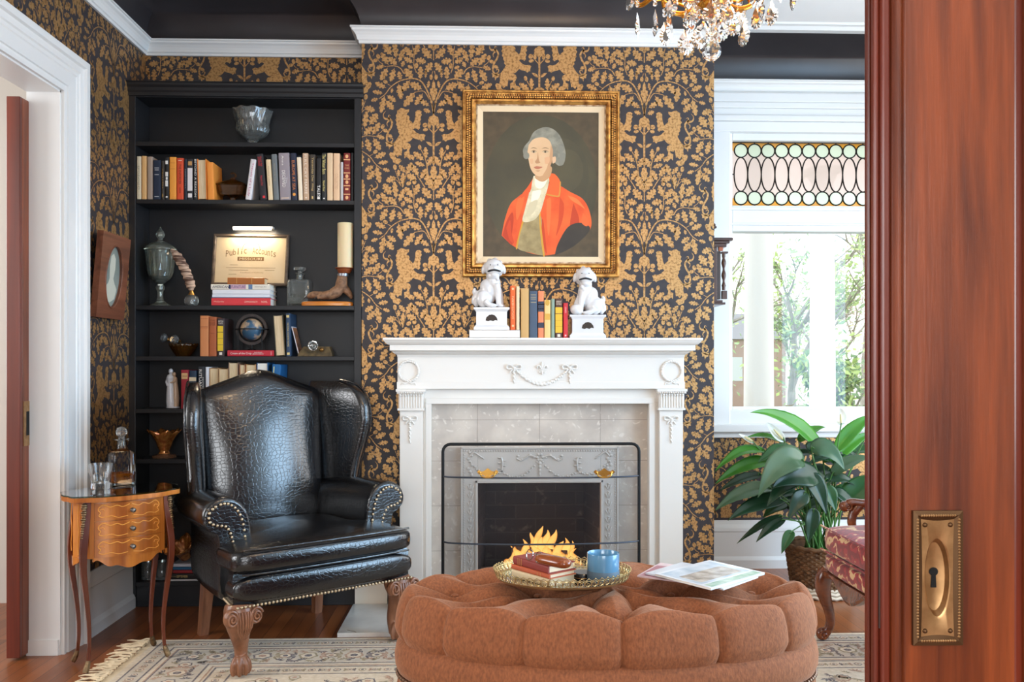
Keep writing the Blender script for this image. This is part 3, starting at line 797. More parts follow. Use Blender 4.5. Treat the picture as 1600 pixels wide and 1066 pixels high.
# ---------------------------------------------------------------- books
def spine_fn(w, h, d):
    """front-facing spine: x across, z up, y=0 at the spine's outermost line"""
    return lambda a, b, q=0.0: (a, -q-0.0006, h/2+b)
M_page = pm('book_pages', (226, 205, 170), rough=0.85, c2=(206, 182, 142), nscale=90, stretch=(6, 1, 0.2))
M_pagew = pm('white_book_pages', (236, 232, 222), rough=0.85)
def ink(c, metal=0.0): return pm('ink_%d_%d_%d' % c, c, rough=0.5, metal=metal)
def cloth(c, gloss=0.55): return pm('book_cover_%d_%d_%d' % c, c, rough=gloss, bump=0.04, bscale=300)
def book(label, w, h, d, col, loc, rz=0.0, lean=0.0, group=None, deco=(), pages_out=False, pages=None, gloss=0.55, flat=False, name='book', jacket=None):
    """an upright (or flat) book; local origin at the middle of its bottom edge, spine facing -y.
       deco: (kind, colour, a, b, w, h[, word]) marks printed on the spine"""
    root = thing(name, label, 'book', loc, rz, group)
    if lean: root.rotation_euler = (0, lean, rz)
    M = Matrix.Identity(4)
    if flat: M = Matrix(((0, 0, 1, -h/2), (0, 1, 0, 0), (-1, 0, 0, w/2), (0, 0, 0, 1)))   # spine horizontal: height runs along +x
    if pages_out: M = M @ Matrix.Translation((0, d, 0)) @ Matrix.Rotation(pi, 4, 'Z')
    mat = cloth(col, gloss)
    mb = MB(mat); mb.M = M
    t = 0.0025
    sp = [(-w/2, 0.004), (-w/2+0.002, 0.0012), (-w/4, 0.0002), (0, 0.0), (w/4, 0.0002), (w/2-0.002, 0.0012), (w/2, 0.004), (w/2, d), (w/2-t, d), (w/2-t, 0.006), (-w/2+t, 0.006), (-w/2+t, d), (-w/2, d)]
    mb.prism(sp, lambda a, b, q: (a, b, q), 0.0, h)
    for dd in deco:
        kind, c, a, b, ww, hh = dd[:6]
        mb.mat(ink(c, 0.6 if kind.endswith('_gilt') else 0.0))
        k = kind.replace('_gilt', '')
        if k == 'bar': mb.add([(a-ww/2, -0.0004, h*b-hh/2), (a+ww/2, -0.0004, h*b-hh/2), (a+ww/2, -0.0004, h*b+hh/2), (a-ww/2, -0.0004, h*b+hh/2)], [(0,1,2,3)])
        elif k == 'up': put_text(mb, dd[6], hh, ww, lambda p, q: (a-q, -0.0006, h*b+p))       # reads upwards
        elif k == 'down': put_text(mb, dd[6], hh, ww, lambda p, q: (a+q, -0.0006, h*b-p))     # reads downwards
        elif k == 'word': put_text(mb, dd[6], ww, hh, lambda p, q: (a+p, -0.0006, h*b+q))
        elif k == 'dot': mb.add([(a+ww/2*cos(2*pi*i/8), -0.0006, h*b+hh/2*sin(2*pi*i/8)) for i in range(8)], [tuple(range(8))])
    mb.build('cover', root, sharp=0)
    pg = MB(pages or M_page); pg.M = M
    pg.box(-w/2+t+0.0004, w/2-t-0.0004, 0.0065, d-0.005, 0.004, h-0.004)
    pg.build('page_block', root)
    return root

def px_book(label, u0, u1, v0, v1, Y, zbase, col, depth=0.15, du=0.0, **k):
    """upright book from its spine's outline in the photograph; du: how far its top leans sideways in pixels"""
    s = (at(u1, v1, Y)-at(u0, v1, Y)).x/(u1-u0)
    w = (u1-u0)*s-0.0012; h = (v1-v0)*s
    if du:
        th = atan2(du, (v1-v0)); h = h/cos(th); 
        hw = w*cos(th)
        xm = ax((u0+u1)/2, Y)
        zl = abs(sin(th))*w/2
        return book(label, hw, h, depth, col, (xm, Y, zbase+zl+0.0005), lean=th, **k)
    return book(label, w, h, depth, col, (ax((u0+u1)/2, Y), Y, zbase+0.0005), **k)

YS = YB+0.008                                 # where the spines stand
z = SH[1]; G = 'books standing on the second shelf of the bookcase'
W = (238, 234, 228)
px_book('cream spined book, first at the left end of the upper book row', 213.2, 220.3, 243, 311, YS, z, (222, 208, 178), group=G, deco=[('up', (150,140,120), 0, .5, .008, .12, 'CHRONICLES')])
px_book('plain pale tan book, second from the left in the upper book row', 220.8, 228.8, 242.5, 311, YS, z, (226, 178, 118), group=G)
px_book('grey taupe book beside the navy one in the upper book row', 229.7, 238.2, 243.5, 311, YS, z, (168, 148, 132), group=G, pages=M_pagew)
px_book('thick navy book with short silver lines on its spine', 238.9, 251.0, 249, 311, YS, z, (34, 45, 66), group=G, deco=[('bar', (190,190,190), 0, .80, .022, .004), ('bar', (190,190,190), 0, .75, .020, .004), ('bar', (170,170,170), 0, .63, .022, .004), ('bar', (190,190,190), 0, .07, .022, .004)])
px_book('narrow dark brown book with worn gilt lettering along its spine', 251.6, 256.8, 250, 311, YS, z, (58, 50, 42), group=G, deco=[('up_gilt', (176,142,84), 0, .55, .006, .1, 'HISTORY'), ('dot_gilt', (176,142,84), 0, .1, .006, .02)])
px_book('black book with four white blocks on its spine', 257.4, 263.6, 244.5, 311, YS, z, (34, 34, 36), group=G, deco=[('bar', W, 0, .88, .013, .018), ('bar', W, 0, .60, .013, .022), ('bar', W, 0, .50, .010, .014), ('bar', W, 0, .38, .013, .03), ('bar', W, 0, .06, .01, .008)])
px_book('wide orange yellow book beside the red one in the upper book row', 264.2, 275.2, 244, 311, YS, z, (240, 160, 66), group=G, deco=[('bar', (214,130,48), 0, .86, .026, .003), ('bar', (214,130,48), 0, .72, .026, .003)])
px_book('red orange book titled in dark letters running down its spine', 275.9, 286.6, 245.5, 311, YS, z, (220, 82, 48), group=G, du=0, deco=[('down', (60,24,20), 0, .61, .011, .10, 'THE ENFORCER'), ('bar', (246,214,196), 0, .94, .018, .004), ('bar', (70,26,20), 0, .22, .003, .03)])
px_book('dark navy paperback squeezed between the red and the black and white book', 287.2, 292.2, 247, 311, YS, z, (30, 38, 52), group=G, deco=[('down', (150,160,170), 0, .5, .005, .1, 'NIGHTFALL')])
px_book('black book with a wide white band down most of its spine', 292.6, 301.2, 247.5, 311, YS, z, (52, 50, 54), group=G, deco=[('bar', (232,226,226), 0, .5, .024, .115), ('bar', (232,226,226), 0, .1, .02, .02), ('bar', (196,150,96), 0, .9, .02, .02)])
px_book('black book with white capital letters down its whole spine', 302.0, 308.6, 246, 311, YS, z, (40, 42, 46), group=G, deco=[('down', W, 0, .52, .009, .19, 'BEYOND A REASON')])
px_book('thick orange covered book turned so its tan pages face out', 309.5, 323.4, 247, 311, YS, z, (240, 140, 52), group=G, pages_out=True, depth=0.15, du=-1.6)
px_book('orange hardback leaning beside the amber covered dish', 324.2, 334.6, 252, 311, YS, z, (240, 150, 62), group=G, depth=0.15, du=-2.0)
px_book('white book leaning over beside the amber covered dish', 382.8, 392.0, 248.5, 312, YS, z, (226, 222, 224), group=G, du=8.5, deco=[('down', (190,90,130), 0, .5, .012, .17, 'Travels of a Lady')])
px_book('black book lettered in red, first of the right upper group', 406.4, 417.2, 240, 312, YS, z, (40, 38, 42), group=G, du=-6.5, deco=[('down', (214,52,60), .004, .84, .010, .05, 'Harper Bell'), ('down', (214,52,60), -.006, .84, .009, .045, 'STORIES'), ('down', (214,52,60), 0, .42, .011, .05, "Nature's End"), ('bar', (214,52,60), .003, .06, .012, .012)])
px_book('cream book leaning on the black book lettered in red', 418.8, 426.6, 248.5, 312, YS, z, (232, 208, 168), group=G, du=-4.0, deco=[('down', (150,120,90), 0, .6, .005, .1, 'Selected Letters')])
px_book('slate grey book with a faint gilt line down its spine', 427.4, 436.0, 240, 312, YS, z, (112, 118, 120), group=G, du=-3.9, deco=[('down', (180,172,140), 0, .6, .004, .09, 'Memoirs of the West')])
px_book('broad silver lilac book with white script lettering', 437.2, 454.4, 238, 312, YS, z, (152, 142, 148), group=G, du=-2.6, deco=[('down', W, -.004, .45, .016, .085, 'DECEIVED'), ('down', W, -.006, .84, .010, .05, 'Anna'), ('down', (216,210,214), .010, .42, .008, .03, 'The'), ('bar', (214,190,170), 0, .04, .04, .006)])
px_book('navy book with orange lettering down its spine', 455.4, 464.6, 238, 312, YS, z, (34, 40, 60), group=G, du=-2.4, deco=[('down', (224,132,64), 0, .53, .014, .15, 'EUROPE AT SEA'), ('dot', (236,160,70), 0, .12, .016, .016)])
px_book('plain ivory book next to the navy one with orange lettering', 466.2, 473.2, 244.5, 312, YS, z, (238, 222, 196), group=G, du=-3.0)
px_book('tan book with large pale capitals down its spine', 473.8, 483.0, 238, 312, YS, z, (196, 162, 132), group=G, du=-1.6, deco=[('down', (240,226,208), 0, .55, .013, .2, 'FULL CRY MARIE'), ('dot', (240,226,208), 0, .05, .008, .008)])
px_book('dark brown book with gilt blackletter lettering', 483.8, 492.6, 240, 312, YS, z, (64, 56, 48), group=G, deco=[('down_gilt', (206,178,120), 0, .57, .014, .17, 'Yesterday Der Weg'), ('bar', (206,178,120), 0, .06, .008, .014)])
px_book('short black book with white letters low on its spine', 494.0, 501.8, 246, 312, YS, z, (30, 30, 32), group=G, deco=[('down', W, 0, .22, .015, .06, 'TALES'), ('bar', W, 0, .05, .014, .01)])
px_book('black book with yellow gilt title lettering', 502.4, 510.0, 237.5, 312, YS, z, (36, 36, 36), group=G, deco=[('down', (230,212,130), 0, .76, .016, .1, 'The Winter Born'), ('down', (230,212,130), 0, .3, .011, .055, 'Novel Hour'), ('bar', W, 0, .04, .008, .006)])
px_book('cream book on the left of two plain cream ones near the shelf end', 510.8, 520.0, 237.5, 312, YS, z, (222, 192, 154), group=G)
px_book('cream book faintly lettered on the right of two plain cream ones', 520.7, 530.9, 238, 312, YS, z, (226, 188, 150), group=G, deco=[('down', (200,160,124), 0, .4, .014, .08, 'COLLECTED')])
px_book('thin pale grey booklet beside the red gilt volume', 531.6, 536.2, 251.5, 312, YS, z, (190, 184, 184), group=G)
gd = (226, 176, 128)
px_book('dark red volume with gilt bands and medallions', 536.6, 547.4, 237.5, 312, YS, z, (118, 30, 28), group=G, deco=[('bar_gilt', gd, 0, b, .034, .005) for b in (.86,.58,.45,.31,.13)] + [('dot_gilt', gd, 0, b, .016, .02) for b in (.93,.51,.385,.06)] + [('word_gilt', gd, 0, .74, .02, .008, 'THE'), ('word_gilt', gd, 0, .68, .024, .008, 'WORKS'), ('word_gilt', gd, 0, .24, .016, .01, 'I')])
px_book('black book in shadow at the right end of the upper row', 548.0, 552.6, 237, 312, YS, z, (24, 24, 26), group=G)

# fourth shelf
z = SH[3]; G = 'books standing on the globe shelf'
px_book('tall tan orange cloth book on the globe shelf', 312.2, 325.8, 492, 556, YS, z, (206, 132, 82), group=G, deco=[('bar', (160,84,48), 0, .70, .038, .003), ('bar', (160,84,48), 0, .73, .038, .002), ('bar', (160,84,48), 0, .93, .038, .002)])
px_book('rust brown cloth book with dark lettering on the globe shelf', 326.4, 338.2, 494, 556, YS, z, (172, 92, 52), group=G, depth=0.13, deco=[('word', (90,40,24), 0, .91, .026, .008, 'THE'), ('word', (90,40,24), 0, .85, .028, .009, 'ROSE'), ('word', (90,40,24), 0, .80, .028, .008, 'OF YORK'), ('word', (100,44,26), 0, .58, .02, .005, 'WALLIS')])
yl_ = (228, 190, 46)
px_book('maroon black book with four yellow squares on its spine on the globe shelf', 339.2, 350.6, 496, 556, YS, z, (58, 44, 46), group=G, deco=[('bar', yl_, -.002, b, .028, .03) for b in (.72,.55,.385,.22)] + [('word', (226,216,200), 0, .92, .024, .009, 'BRITISH'), ('word', (226,216,200), 0, .86, .022, .008, 'POETS'), ('bar', (226,216,200), 0, .07, .014, .014)])
rb = book('flat lying red book with white title under the globe', 0.0305, 0.232, 0.13, (190, 44, 58), (ax(392, YS), YS-0.004, z+0.0005), flat=True, gloss=0.35, deco=[('up', W, .002, .29, .013, .105, 'Cream of the Crop'), ('up', W, .004, .66, .006, .055, 'GROWN IN MISSOURI'), ('up', W, -.004, .66, .005, .04, 'AND KANSAS'), ('bar', W, 0, .94, .02, .0015)], name='book')
px_book('thick old book with browned pages facing out right of the globe', 431.0, 445.8, 491.5, 556, YS, z, (96, 88, 70), group=G, pages_out=True, du=-4.5, depth=0.13)
px_book('blue cloth book with gilt title right of the globe', 447.0, 454.2, 488.5, 556, YS, z, (44, 66, 92), group=G, du=-1.0, deco=[('down_gilt', (210,190,130), 0, .5, .008, .12, 'NATIONAL COUNTRY HOMES'), ('bar_gilt', (210,190,130), 0, .93, .014, .012), ('bar_gilt', (210,190,130), 0, .06, .014, .012)])
# fifth shelf, mostly behind the armchair
z = SH[4]; G = 'books on the shelf behind the armchair'
px_book('red book with gilt label seen over the armchair beside the figurine', 282.4, 294.4, 576.5, 638, YS, z, (150, 36, 48), group=G, deco=[('bar_gilt', (214,180,130), 0, .84, .03, .03), ('word', (120,30,40), 0, .84, .024, .01, 'SAGA')])
px_book('navy book with a cream lower band seen over the armchair', 295.2, 306.8, 577.5, 638, YS, z, (32, 52, 74), group=G, deco=[('bar', (214,196,164), 0, .77, .035, .02)])
px_book('black book with white capitals running down, seen over the armchair', 308.8, 320.0, 571.5, 638, YS, z, (36, 40, 46), group=G, deco=[('down', W, -.004, .72, .014, .09, 'RITUAL'), ('down', W, .009, .6, .006, .06, 'NOVEL')])
px_book('white book between black and tan ones, seen over the armchair', 320.6, 326.6, 572, 638, YS, z, (226, 230, 238), group=G)
px_book('book with tan pages facing out, left of a pair over the chair back', 327.2, 341.0, 573.5, 638, YS, z, (190, 150, 110), group=G, pages_out=True)
px_book('book with tan pages facing out, right of a pair over the chair back', 341.6, 356.4, 574.5, 638, YS, z, (196, 156, 112), group=G, pages_out=True)
px_book('tall book with grey brown pages out where the chair back starts to rise', 357.0, 372.0, 565, 638, YS, z, (150, 120, 100), group=G, pages_out=True)
px_book('short tan paged book over the crest of the chair back', 374.0, 383.2, 568, 638, YS, z, (176, 120, 90), group=G, pages_out=True)
px_book('wide tan paged book over the crest of the chair back', 384.0, 400.0, 568, 638, YS, z, (206, 150, 96), group=G, pages_out=True)
px_book('blue covered book with white pages out over the chair back', 401.0, 418.6, 565.5, 638, YS, z, (30, 84, 128), group=G, pages_out=True, pages=M_pagew)
px_book('bright blue book leaning right over the chair back', 422.0, 436.0, 568.5, 638, YS, z, (24, 96, 152), group=G, du=3.0, deco=[('bar', (226,220,160), -.012, .5, .004, .2)])

# third shelf: stack of books
z = SH[2]; G = 'stack of books on the certificate shelf'
YT = YB+0.012
def flat_book(label, u0, u1, v0, v1, Y, col, zb, depth, group, rz=0.0, **k):
    s = (at(u1, v1, Y)-at(u0, v1, Y)).x/(u1-u0)
    return book(label, (v1-v0)*s-0.0008, (u1-u0)*s, depth, col, (ax((u0+u1)/2, Y), Y, zb+0.0005), rz=rz, flat=True, group=group, **k)
def thick(v0, v1, Y=YT): return (v1-v0)*(at(101, 500, Y)-at(100, 500, Y)).x
flat_book('red book lying at the bottom of the stack under the certificate', 330.4, 422.4, 464.4, 476.6, YT, (214, 60, 66), z, 0.14, G, gloss=0.35, pages=M_pagew, deco=[('up', (246,214,196), 0, .13, .009, .05, 'McCarthy'), ('up', (246,214,196), 0, .67, .008, .065, 'COMMONWEALTH'), ('up', (246,214,196), 0, .9, .009, .03, 'NOVEL')])
z1 = z+thick(464.4, 476.6)
flat_book('white book with a blue line, second from the bottom of the stack', 331.6, 421.8, 458.2, 464.2, YT, (222, 226, 234), z1, 0.14, G, pages=M_pagew, gloss=0.35, deco=[('bar', (60,84,130), .007, .5, .003, .3)])
z2 = z1+thick(458.2, 464.2)
flat_book('white book in the middle of the stack under the certificate', 332.0, 421.8, 450.6, 458.0, YT, (228, 230, 236), z2, 0.14, G, pages=M_pagew, gloss=0.35)
z3 = z2+thick(450.6, 458.0)
flat_book('pale book titled AMERICAN FURNITURE on top of the stack', 329.6, 421.8, 441.8, 450.4, YT, (232, 226, 212), z3, 0.14, G, pages=M_pagew, gloss=0.35, deco=[('up', (40,40,60), 0, .165, .013, .082, 'AMERICAN'), ('bar', (44,50,92), 0, .32, .02, .010), ('bar', (206,170,184), 0, .465, .024, .078), ('up', (70,50,110), 0, .465, .013, .07, 'FURNITURE'), ('bar', (96,124,160), 0, .67, .024, .02), ('up', (150,140,130), 0, .84, .008, .06, 'ANTIQUES')])
z4 = z3+thick(441.8, 450.4)
flat_book('small tan leather book with two raised bands lying on the stack', 355.4, 413.0, 430.6, 441.4, YT+0.004, (168, 98, 42), z4, 0.08, G, gloss=0.4, deco=[('bar_gilt', (206,160,96), 0, .25, .03, .003), ('bar_gilt', (206,160,96), 0, .66, .03, .003)])
# bottom shelf: stack
z = SH[7]; G = 'stack of books on the bottom shelf'
bS = [('white magazine at the very bottom of the low stack behind the side table', 263.5, 315, 914, 917, (206, 202, 200), ()),
      ('black book titled SEPTEMBER near the bottom of the low stack', 266, 318, 904.5, 913.8, (24, 24, 24), [('up', (214, 186, 120), 0, .36, .011, .055, 'SEPTEMBER'), ('up', (160, 140, 100), 0, .1, .005, .03, 'NEW YORK')]),
      ('red book in the low stack behind the side table', 270.5, 322, 898.6, 904, (150, 44, 46), ()),
      ('blue book in the low stack behind the side table', 270.5, 322, 893.6, 898.4, (36, 92, 128), ()),
      ('pale grey book on top of the low stack behind the side table', 268.5, 322, 888, 893.4, (196, 196, 204), ())]
zz = z
for (lab, u0, u1, v0, v1, c_, dec) in bS:
    flat_book(lab, u0, u1, v0, v1, YT+0.004, c_, zz, 0.13, G, deco=dec, pages=M_pagew, gloss=0.4)
    zz += thick(v0, v1)
Z_LOWSTACK = zz
# ================================================================ THINGS ON THE SHELVES
G_clear = glass('clear_cut_glass', (240, 248, 246), 0.03, 1.5)
G_green = glass('greenish_pressed_glass', (226, 238, 226), 0.04, 1.5)
G_amber = glass('amber_pressed_glass', (176, 112, 40), 0.05, 1.5)
M_carn = pm('carnival_glass', (156, 84, 40), rough=0.12, metal=0.55, c2=(206, 140, 70), nscale=60, coat=0.8)
M_iron = pm('black_iron', (26, 28, 30), rough=0.45, metal=0.5)
def spot(u, v, Y=YB+0.085): return at(u, v, Y)
def px(Y): return (at(101, 500, Y)-at(100, 500, Y)).x
# cut glass bowl, top shelf
Y = YB+0.068; s = px(Y); p = at(394.5, 222, Y)
t = thing('glass_bowl', 'clear cut glass footed bowl with scalloped rim alone on the top shelf', 'bowl', (p.x, Y, SH[0]+0.0005))
mb = MB(G_clear)
def cutmod(a, r, z):
    if z < 0.028: return r
    if z < 0.098: return r*(1+0.09*abs(sin(7*a+z*130))*abs(cos(7*a-z*130)))
    if z > 0.155: return (r*(1+0.03*cos(10*a)), z+0.006*abs(cos(5*a)))
    if z > 0.112: return r*(1+0.02*abs(sin(24*a+z*420))+0.02*abs(sin(24*a-z*420)))
    return r
zs = [(0.030,0),(0.032,0.006),(0.027,0.012),(0.024,0.02),(0.030,0.03),(0.056,0.045),(0.072,0.062),(0.080,0.080),(0.082,0.098),(0.082,0.108),(0.086,0.125),(0.090,0.145),(0.099,0.162),(0.102,0.170),(0.099,0.171),(0.094,0.160),(0.085,0.143),(0.080,0.120),(0.076,0.09),(0.066,0.065),(0.045,0.047),(0.001,0.04)]
mb.lathe(zs, 60, mod=cutmod, smooth=False); mb.build('bowl_body', t, sharp=0)
# amber covered dish between the books
Y = YB+0.09; p = at(364, 312, Y)
t = thing('covered_dish', 'amber glass covered dish between the two groups of books', 'dish', (p.x, Y, SH[1]+0.0005))
sq = lambda k: (lambda a, r, z: r*(abs(cos(a))**k+abs(sin(a))**k)**(-1/k))
mb = MB(G_amber); mb.lathe([(0.032,0),(0.030,0.006),(0.012,0.01),(0.012,0.024),(0.03,0.032),(0.058,0.034),(0.062,0.05),(0.072,0.082),(0.068,0.083),(0.056,0.05),(0.001,0.04)], 48, mod=lambda a, r, z: r*(abs(cos(a))**6+abs(sin(a))**6)**(-1/6)*(1+(0.02*cos(24*a) if 0.034 < z < 0.08 else 0)), sy=0.75)
mb.build('dish_base', t, sharp=50)
mb = MB(G_amber); mb.lathe([(0.074,0.0845),(0.077,0.088),(0.070,0.094),(0.03,0.114),(0.012,0.12),(0.010,0.126),(0.001,0.128)], 48, mod=lambda a, r, z: r*((abs(cos(a))**6+abs(sin(a))**6)**(-1/6) if z < 0.11 else 1)*(1+(0.03*cos(20*a) if z < 0.09 else 0)), sy=0.75)
lid = mb.build('lid', t, sharp=50)
mb = MB(G_amber); mb.tube(spline([(0,0,0.128),(0.012,0,0.133),(0.014,0,0.145),(0.0,0,0.152),(-0.012,0,0.148)], 6), 0.0045, 8); mb.build('lid_knob', lid)
# covered urn
p = at(250.5, 476.5, Y); 
t = thing('glass_urn', 'tall lidded pressed glass urn with pointed finial, at the left of the certificate shelf', 'urn', (p.x, Y, SH[2]+0.0005))
hob = lambda a, r, z: r*(1+0.10*abs(sin(8*a))*abs(sin(z*170))) if 0.155 < z < 0.27 else r
mb = MB(G_green); mb.lathe([(0.055,0),(0.053,0.006),(0.034,0.016),(0.018,0.03),(0.013,0.05),(0.013,0.075),(0.022,0.086),(0.023,0.1),(0.014,0.112),(0.018,0.118),(0.046,0.14),(0.056,0.155),(0.060,0.18),(0.066,0.22),(0.071,0.262),(0.074,0.275),(0.076,0.283),(0.07,0.283),(0.063,0.22),(0.05,0.155),(0.03,0.135),(0.001,0.128)], 48, mod=hob, smooth=False); mb.build('urn_body', t, sharp=0)
mb = MB(G_green); mb.lathe([(0.078,0.284),(0.081,0.290),(0.078,0.297),(0.06,0.312),(0.035,0.327),(0.020,0.333),(0.012,0.341),(0.012,0.348),(0.020,0.358),(0.0225,0.368),(0.017,0.382),(0.006,0.398),(0.001,0.41)], 48, mod=lambda a, r, z: r*(1+0.03*abs(sin(12*a))*(1 if 0.296 < z < 0.332 else 0)+0.04*cos(8*a)*(1 if z > 0.35 else 0))); mb.build('lid', t, sharp=0)
# feather quill in a cut glass inkwell
p = at(304, 476.5, Y)
t = thing('quill_inkwell', 'barred feather quill leaning out of a round cut glass inkwell', 'inkwell', (p.x, YB+0.044, SH[2]+0.0005))
mb = MB(G_clear); mb.lathe([(0.022,0),(0.030,0.010),(0.034,0.026),(0.031,0.044),(0.020,0.052),(0.016,0.054)], 32, mod=lambda a, r, z: r*(1+0.05*abs(sin(8*a+z*150))) if 0.005 < z < 0.048 else r); mb.build('inkwell', t, sharp=0)
mb = MB(pm('brass_collar', (196, 150, 84), rough=0.3, metal=0.9)); mb.lathe([(0.017,0.0545),(0.015,0.06),(0.008,0.075),(0.006,0.08)], 20); mb.build('collar', t)
M_fea = pm('barred_feather', (206, 176, 152), rough=0.8, c2=(92, 66, 54), nscale=9, stretch=(1, 1, 7), lo=0.45, hi=0.56)
spn = spline([(0.0,0,0.07),(-0.006,0,0.11),(-0.022,-0.002,0.16),(-0.045,-0.004,0.21),(-0.075,-0.006,0.258),(-0.100,-0.006,0.285)], 8)
mb = MB(M_fea); N = len(spn)-1
def fea(u, v):
    i = min(int(v*N), N-1); f = v*N-i; q = spn[i].lerp(spn[i+1], f); d = (spn[i+1]-spn[i]).normalized(); n = Vector((d.z, 0, -d.x))
    w = 0.024*min(1, (v*6)**0.6)*(1-max(0, v-0.75)*3.0)*(1+0.10*sin(v*60))
    x = (u-0.5)*2
    return q + n*(x*w) + Vector((0, -0.008*(1-x*x)+0.0015*sin(v*50), 0)), Vector((0, -1, 0))
mb.sheet(fea, 6, 46, 0.0012); mb.build('feather', t)
# certificate in frame
YF = YB+0.12
tl, br_ = at(332.4, 363, YF), at(449, 445, YF)
cw, ch = (at(449.5, 400, YF)-at(330.5, 400, YF)).x, (at(390, 363, YF)-at(390, 446, YF)).z
t = thing('framed_certificate', 'framed cream certificate with ornate lettering leaning behind the stack of books', 'certificate', (ax(389.5, YF), YF-0.004, z4+0.0025))
t.rotation_euler = (radians(-9), radians(0.5), 0)
M_fr = wood('grey_brown_frame', (70, 58, 48), (120, 102, 84), rough=0.4, along='X', ring=5)
def frame_part(name, parent, mat, x0, x1, z0, z1, prof, sharp=30, bevel=0):
    """mitred rectangular frame in the xz plane; prof: (inward distance, y)"""
    mb = MB(mat); rs = []
    for (cx, cz, sx_, sz_) in ((x0, z0, 1, 1), (x1, z0, -1, 1), (x1, z1, -1, -1), (x0, z1, 1, -1)):
        rs.append([(cx+sx_*d, y, cz+sz_*d) for d, y in prof])
    rs.append(rs[0]); mb.rings(rs, True, False, False, False)
    return mb.build(name, parent, sharp=0, bevel=bevel)
frame_part('frame', t, M_fr, -cw/2, cw/2, 0, ch, [(0,0.012),(0,-0.004),(0.004,-0.008),(0.011,-0.008),(0.014,-0.003),(0.016,0.001),(0.016,0.012)])
M_cert = pm('aged_certificate_paper', (238, 214, 172), rough=0.6)
mb = MB(M_cert); mb.box(-cw/2+0.014, cw/2-0.014, 0.004, 0.008, 0.014, ch-0.014)
inkc = (140, 104, 60)
def cfn(a, b): return (a, 0.0034, b)
mb.mat(ink(inkc))
word = lambda w_, wd_, ht, fx, fz: put_text(mb, w_, wd_, ht, lambda a, b: cfn(a+fx, b+fz))
for i, chh in enumerate('Public'): 
    xx = -0.122+i*0.0185; word(chh, 0.005 if chh in 'li' else 0.0145, 0.034 if chh in 'Pbl' else 0.026, xx, ch*0.60+0.020*(1-((xx)/0.13)**2)+(0.004 if chh in 'Pbl' else 0))
for i, chh in enumerate('Accounts'):
    xx = 0.014+i*0.0155; word(chh, 0.008 if chh == 't' else 0.0125, 0.034 if chh in 'At' else 0.026, xx, ch*0.60+0.020*(1-((xx)/0.13)**2)+(0.004 if chh in 'At' else 0))
mb.box(-0.068, 0.068, 0.0034, 0.0037, ch*0.485, ch*0.56)
mb.mat(M_cert); put_text(mb, 'MISSOURI', 0.115, 0.013, lambda a, b: (a, 0.0031, b+ch*0.523))
mb.mat(ink((176, 144, 96)))
for (fx, fz, ww) in ((-0.085, .40, .04), (0.0, .40, .0), (-0.02, .345, .21), (0.07, .345, .12), (-0.06, .30, .1), (0.1, .30, .05), (-0.09, .22, .04)):
    if ww: mb.box(fx-ww/2, fx+ww/2, 0.0034, 0.0037, ch*fz, ch*fz+0.0022)
put_text(mb, 'Certificate of Authority', 0.12, 0.009, lambda a, b: cfn(a+0.01, b+ch*0.255))
for k in range(15):
    a = radians(180*k/14); mb.box(0.045*cos(a)-0.0015, 0.045*cos(a)+0.0015, 0.0034, 0.0037, ch*0.70+0.040*sin(a), ch*0.70+0.040*sin(a)+0.008)
mb.build('certificate', t, sharp=0)
MB(thin_glass('picture_glazing', 0.5)).box(-cw/2+0.015, cw/2-0.015, 0.0005, 0.0020, 0.015, ch-0.015).build('glazing', t)
# light bar above it
pA, pB = at(364, 356.5, YB+0.12), at(423, 356.5, YB+0.12)
t = thing('light_bar', 'short glowing light bar fixed above the framed certificate', 'lamp', ((pA.x+pB.x)/2, YB+0.13, pA.z))
L_ = (pB.x-pA.x)/2
MB(pm('light_bar_housing', (220, 214, 204), rough=0.4)).box(-L_-0.006, L_+0.006, 0.004, 0.046, 0.002, 0.012).build('housing', t)
mb = MB(pm('glowing_tube', (255, 240, 214), rough=0.4, emis=(255, 236, 206), estr=9.0)); mb.tube([(-L_, 0, 0), (L_, 0, 0)], 0.0085, 12); mb.build('tube', t)
ld = bpy.data.lights.new('light_bar_glow', 'AREA'); ld.shape = 'RECTANGLE'; ld.size = L_*2; ld.size_y = 0.02; ld.energy = 1.1; ld.color = (1.0, 0.82, 0.58)
lo = bpy.data.objects.new('light_bar_glow', ld); lo.parent = t; lo.location = (0, -0.006, -0.012); lo.rotation_euler = (radians(12), 0, 0); COL.objects.link(lo)
# square crystal decanter
YD = YB+0.1165; p = at(468.5, 476.5, YD); s = px(YD)
t = thing('crystal_decanter', 'empty square crystal decanter with flat stopper right of the certificate', 'decanter', (p.x, YD, SH[2]+0.0005), rz=radians(2))
def box_bottle(mb, hw, h, neck, nh, wall=0.004, pw=10, hd=None):
    hd = hd or hw
    pr = [(hw*0.96,0),(hw,0.004),(hw,h*0.93),(hw*0.93,h),(neck*1.1,h*1.05),(neck,h*1.09),(neck,h+nh*0.8),(neck*1.45,h+nh),(neck*1.4,h+nh+0.003),(neck*0.6,h+nh+0.003),(neck*0.6,h*1.04),(hw*0.85,h*0.96),(hw-wall,h*0.9),(hw-wall,h*0.12),(0.001,h*0.12)]
    def md(a, r, z):
        k = (abs(cos(a))**pw+abs(sin(a))**pw)**(-1/pw)
        return r*k if r > neck*1.5 else r
    mb.lathe(pr, 64, mod=md)
mb = MB(G_clear); box_bottle(mb, 0.0585, 0.138, 0.017, 0.035); mb.build('bottle', t, sharp=35)
mb = MB(G_clear)
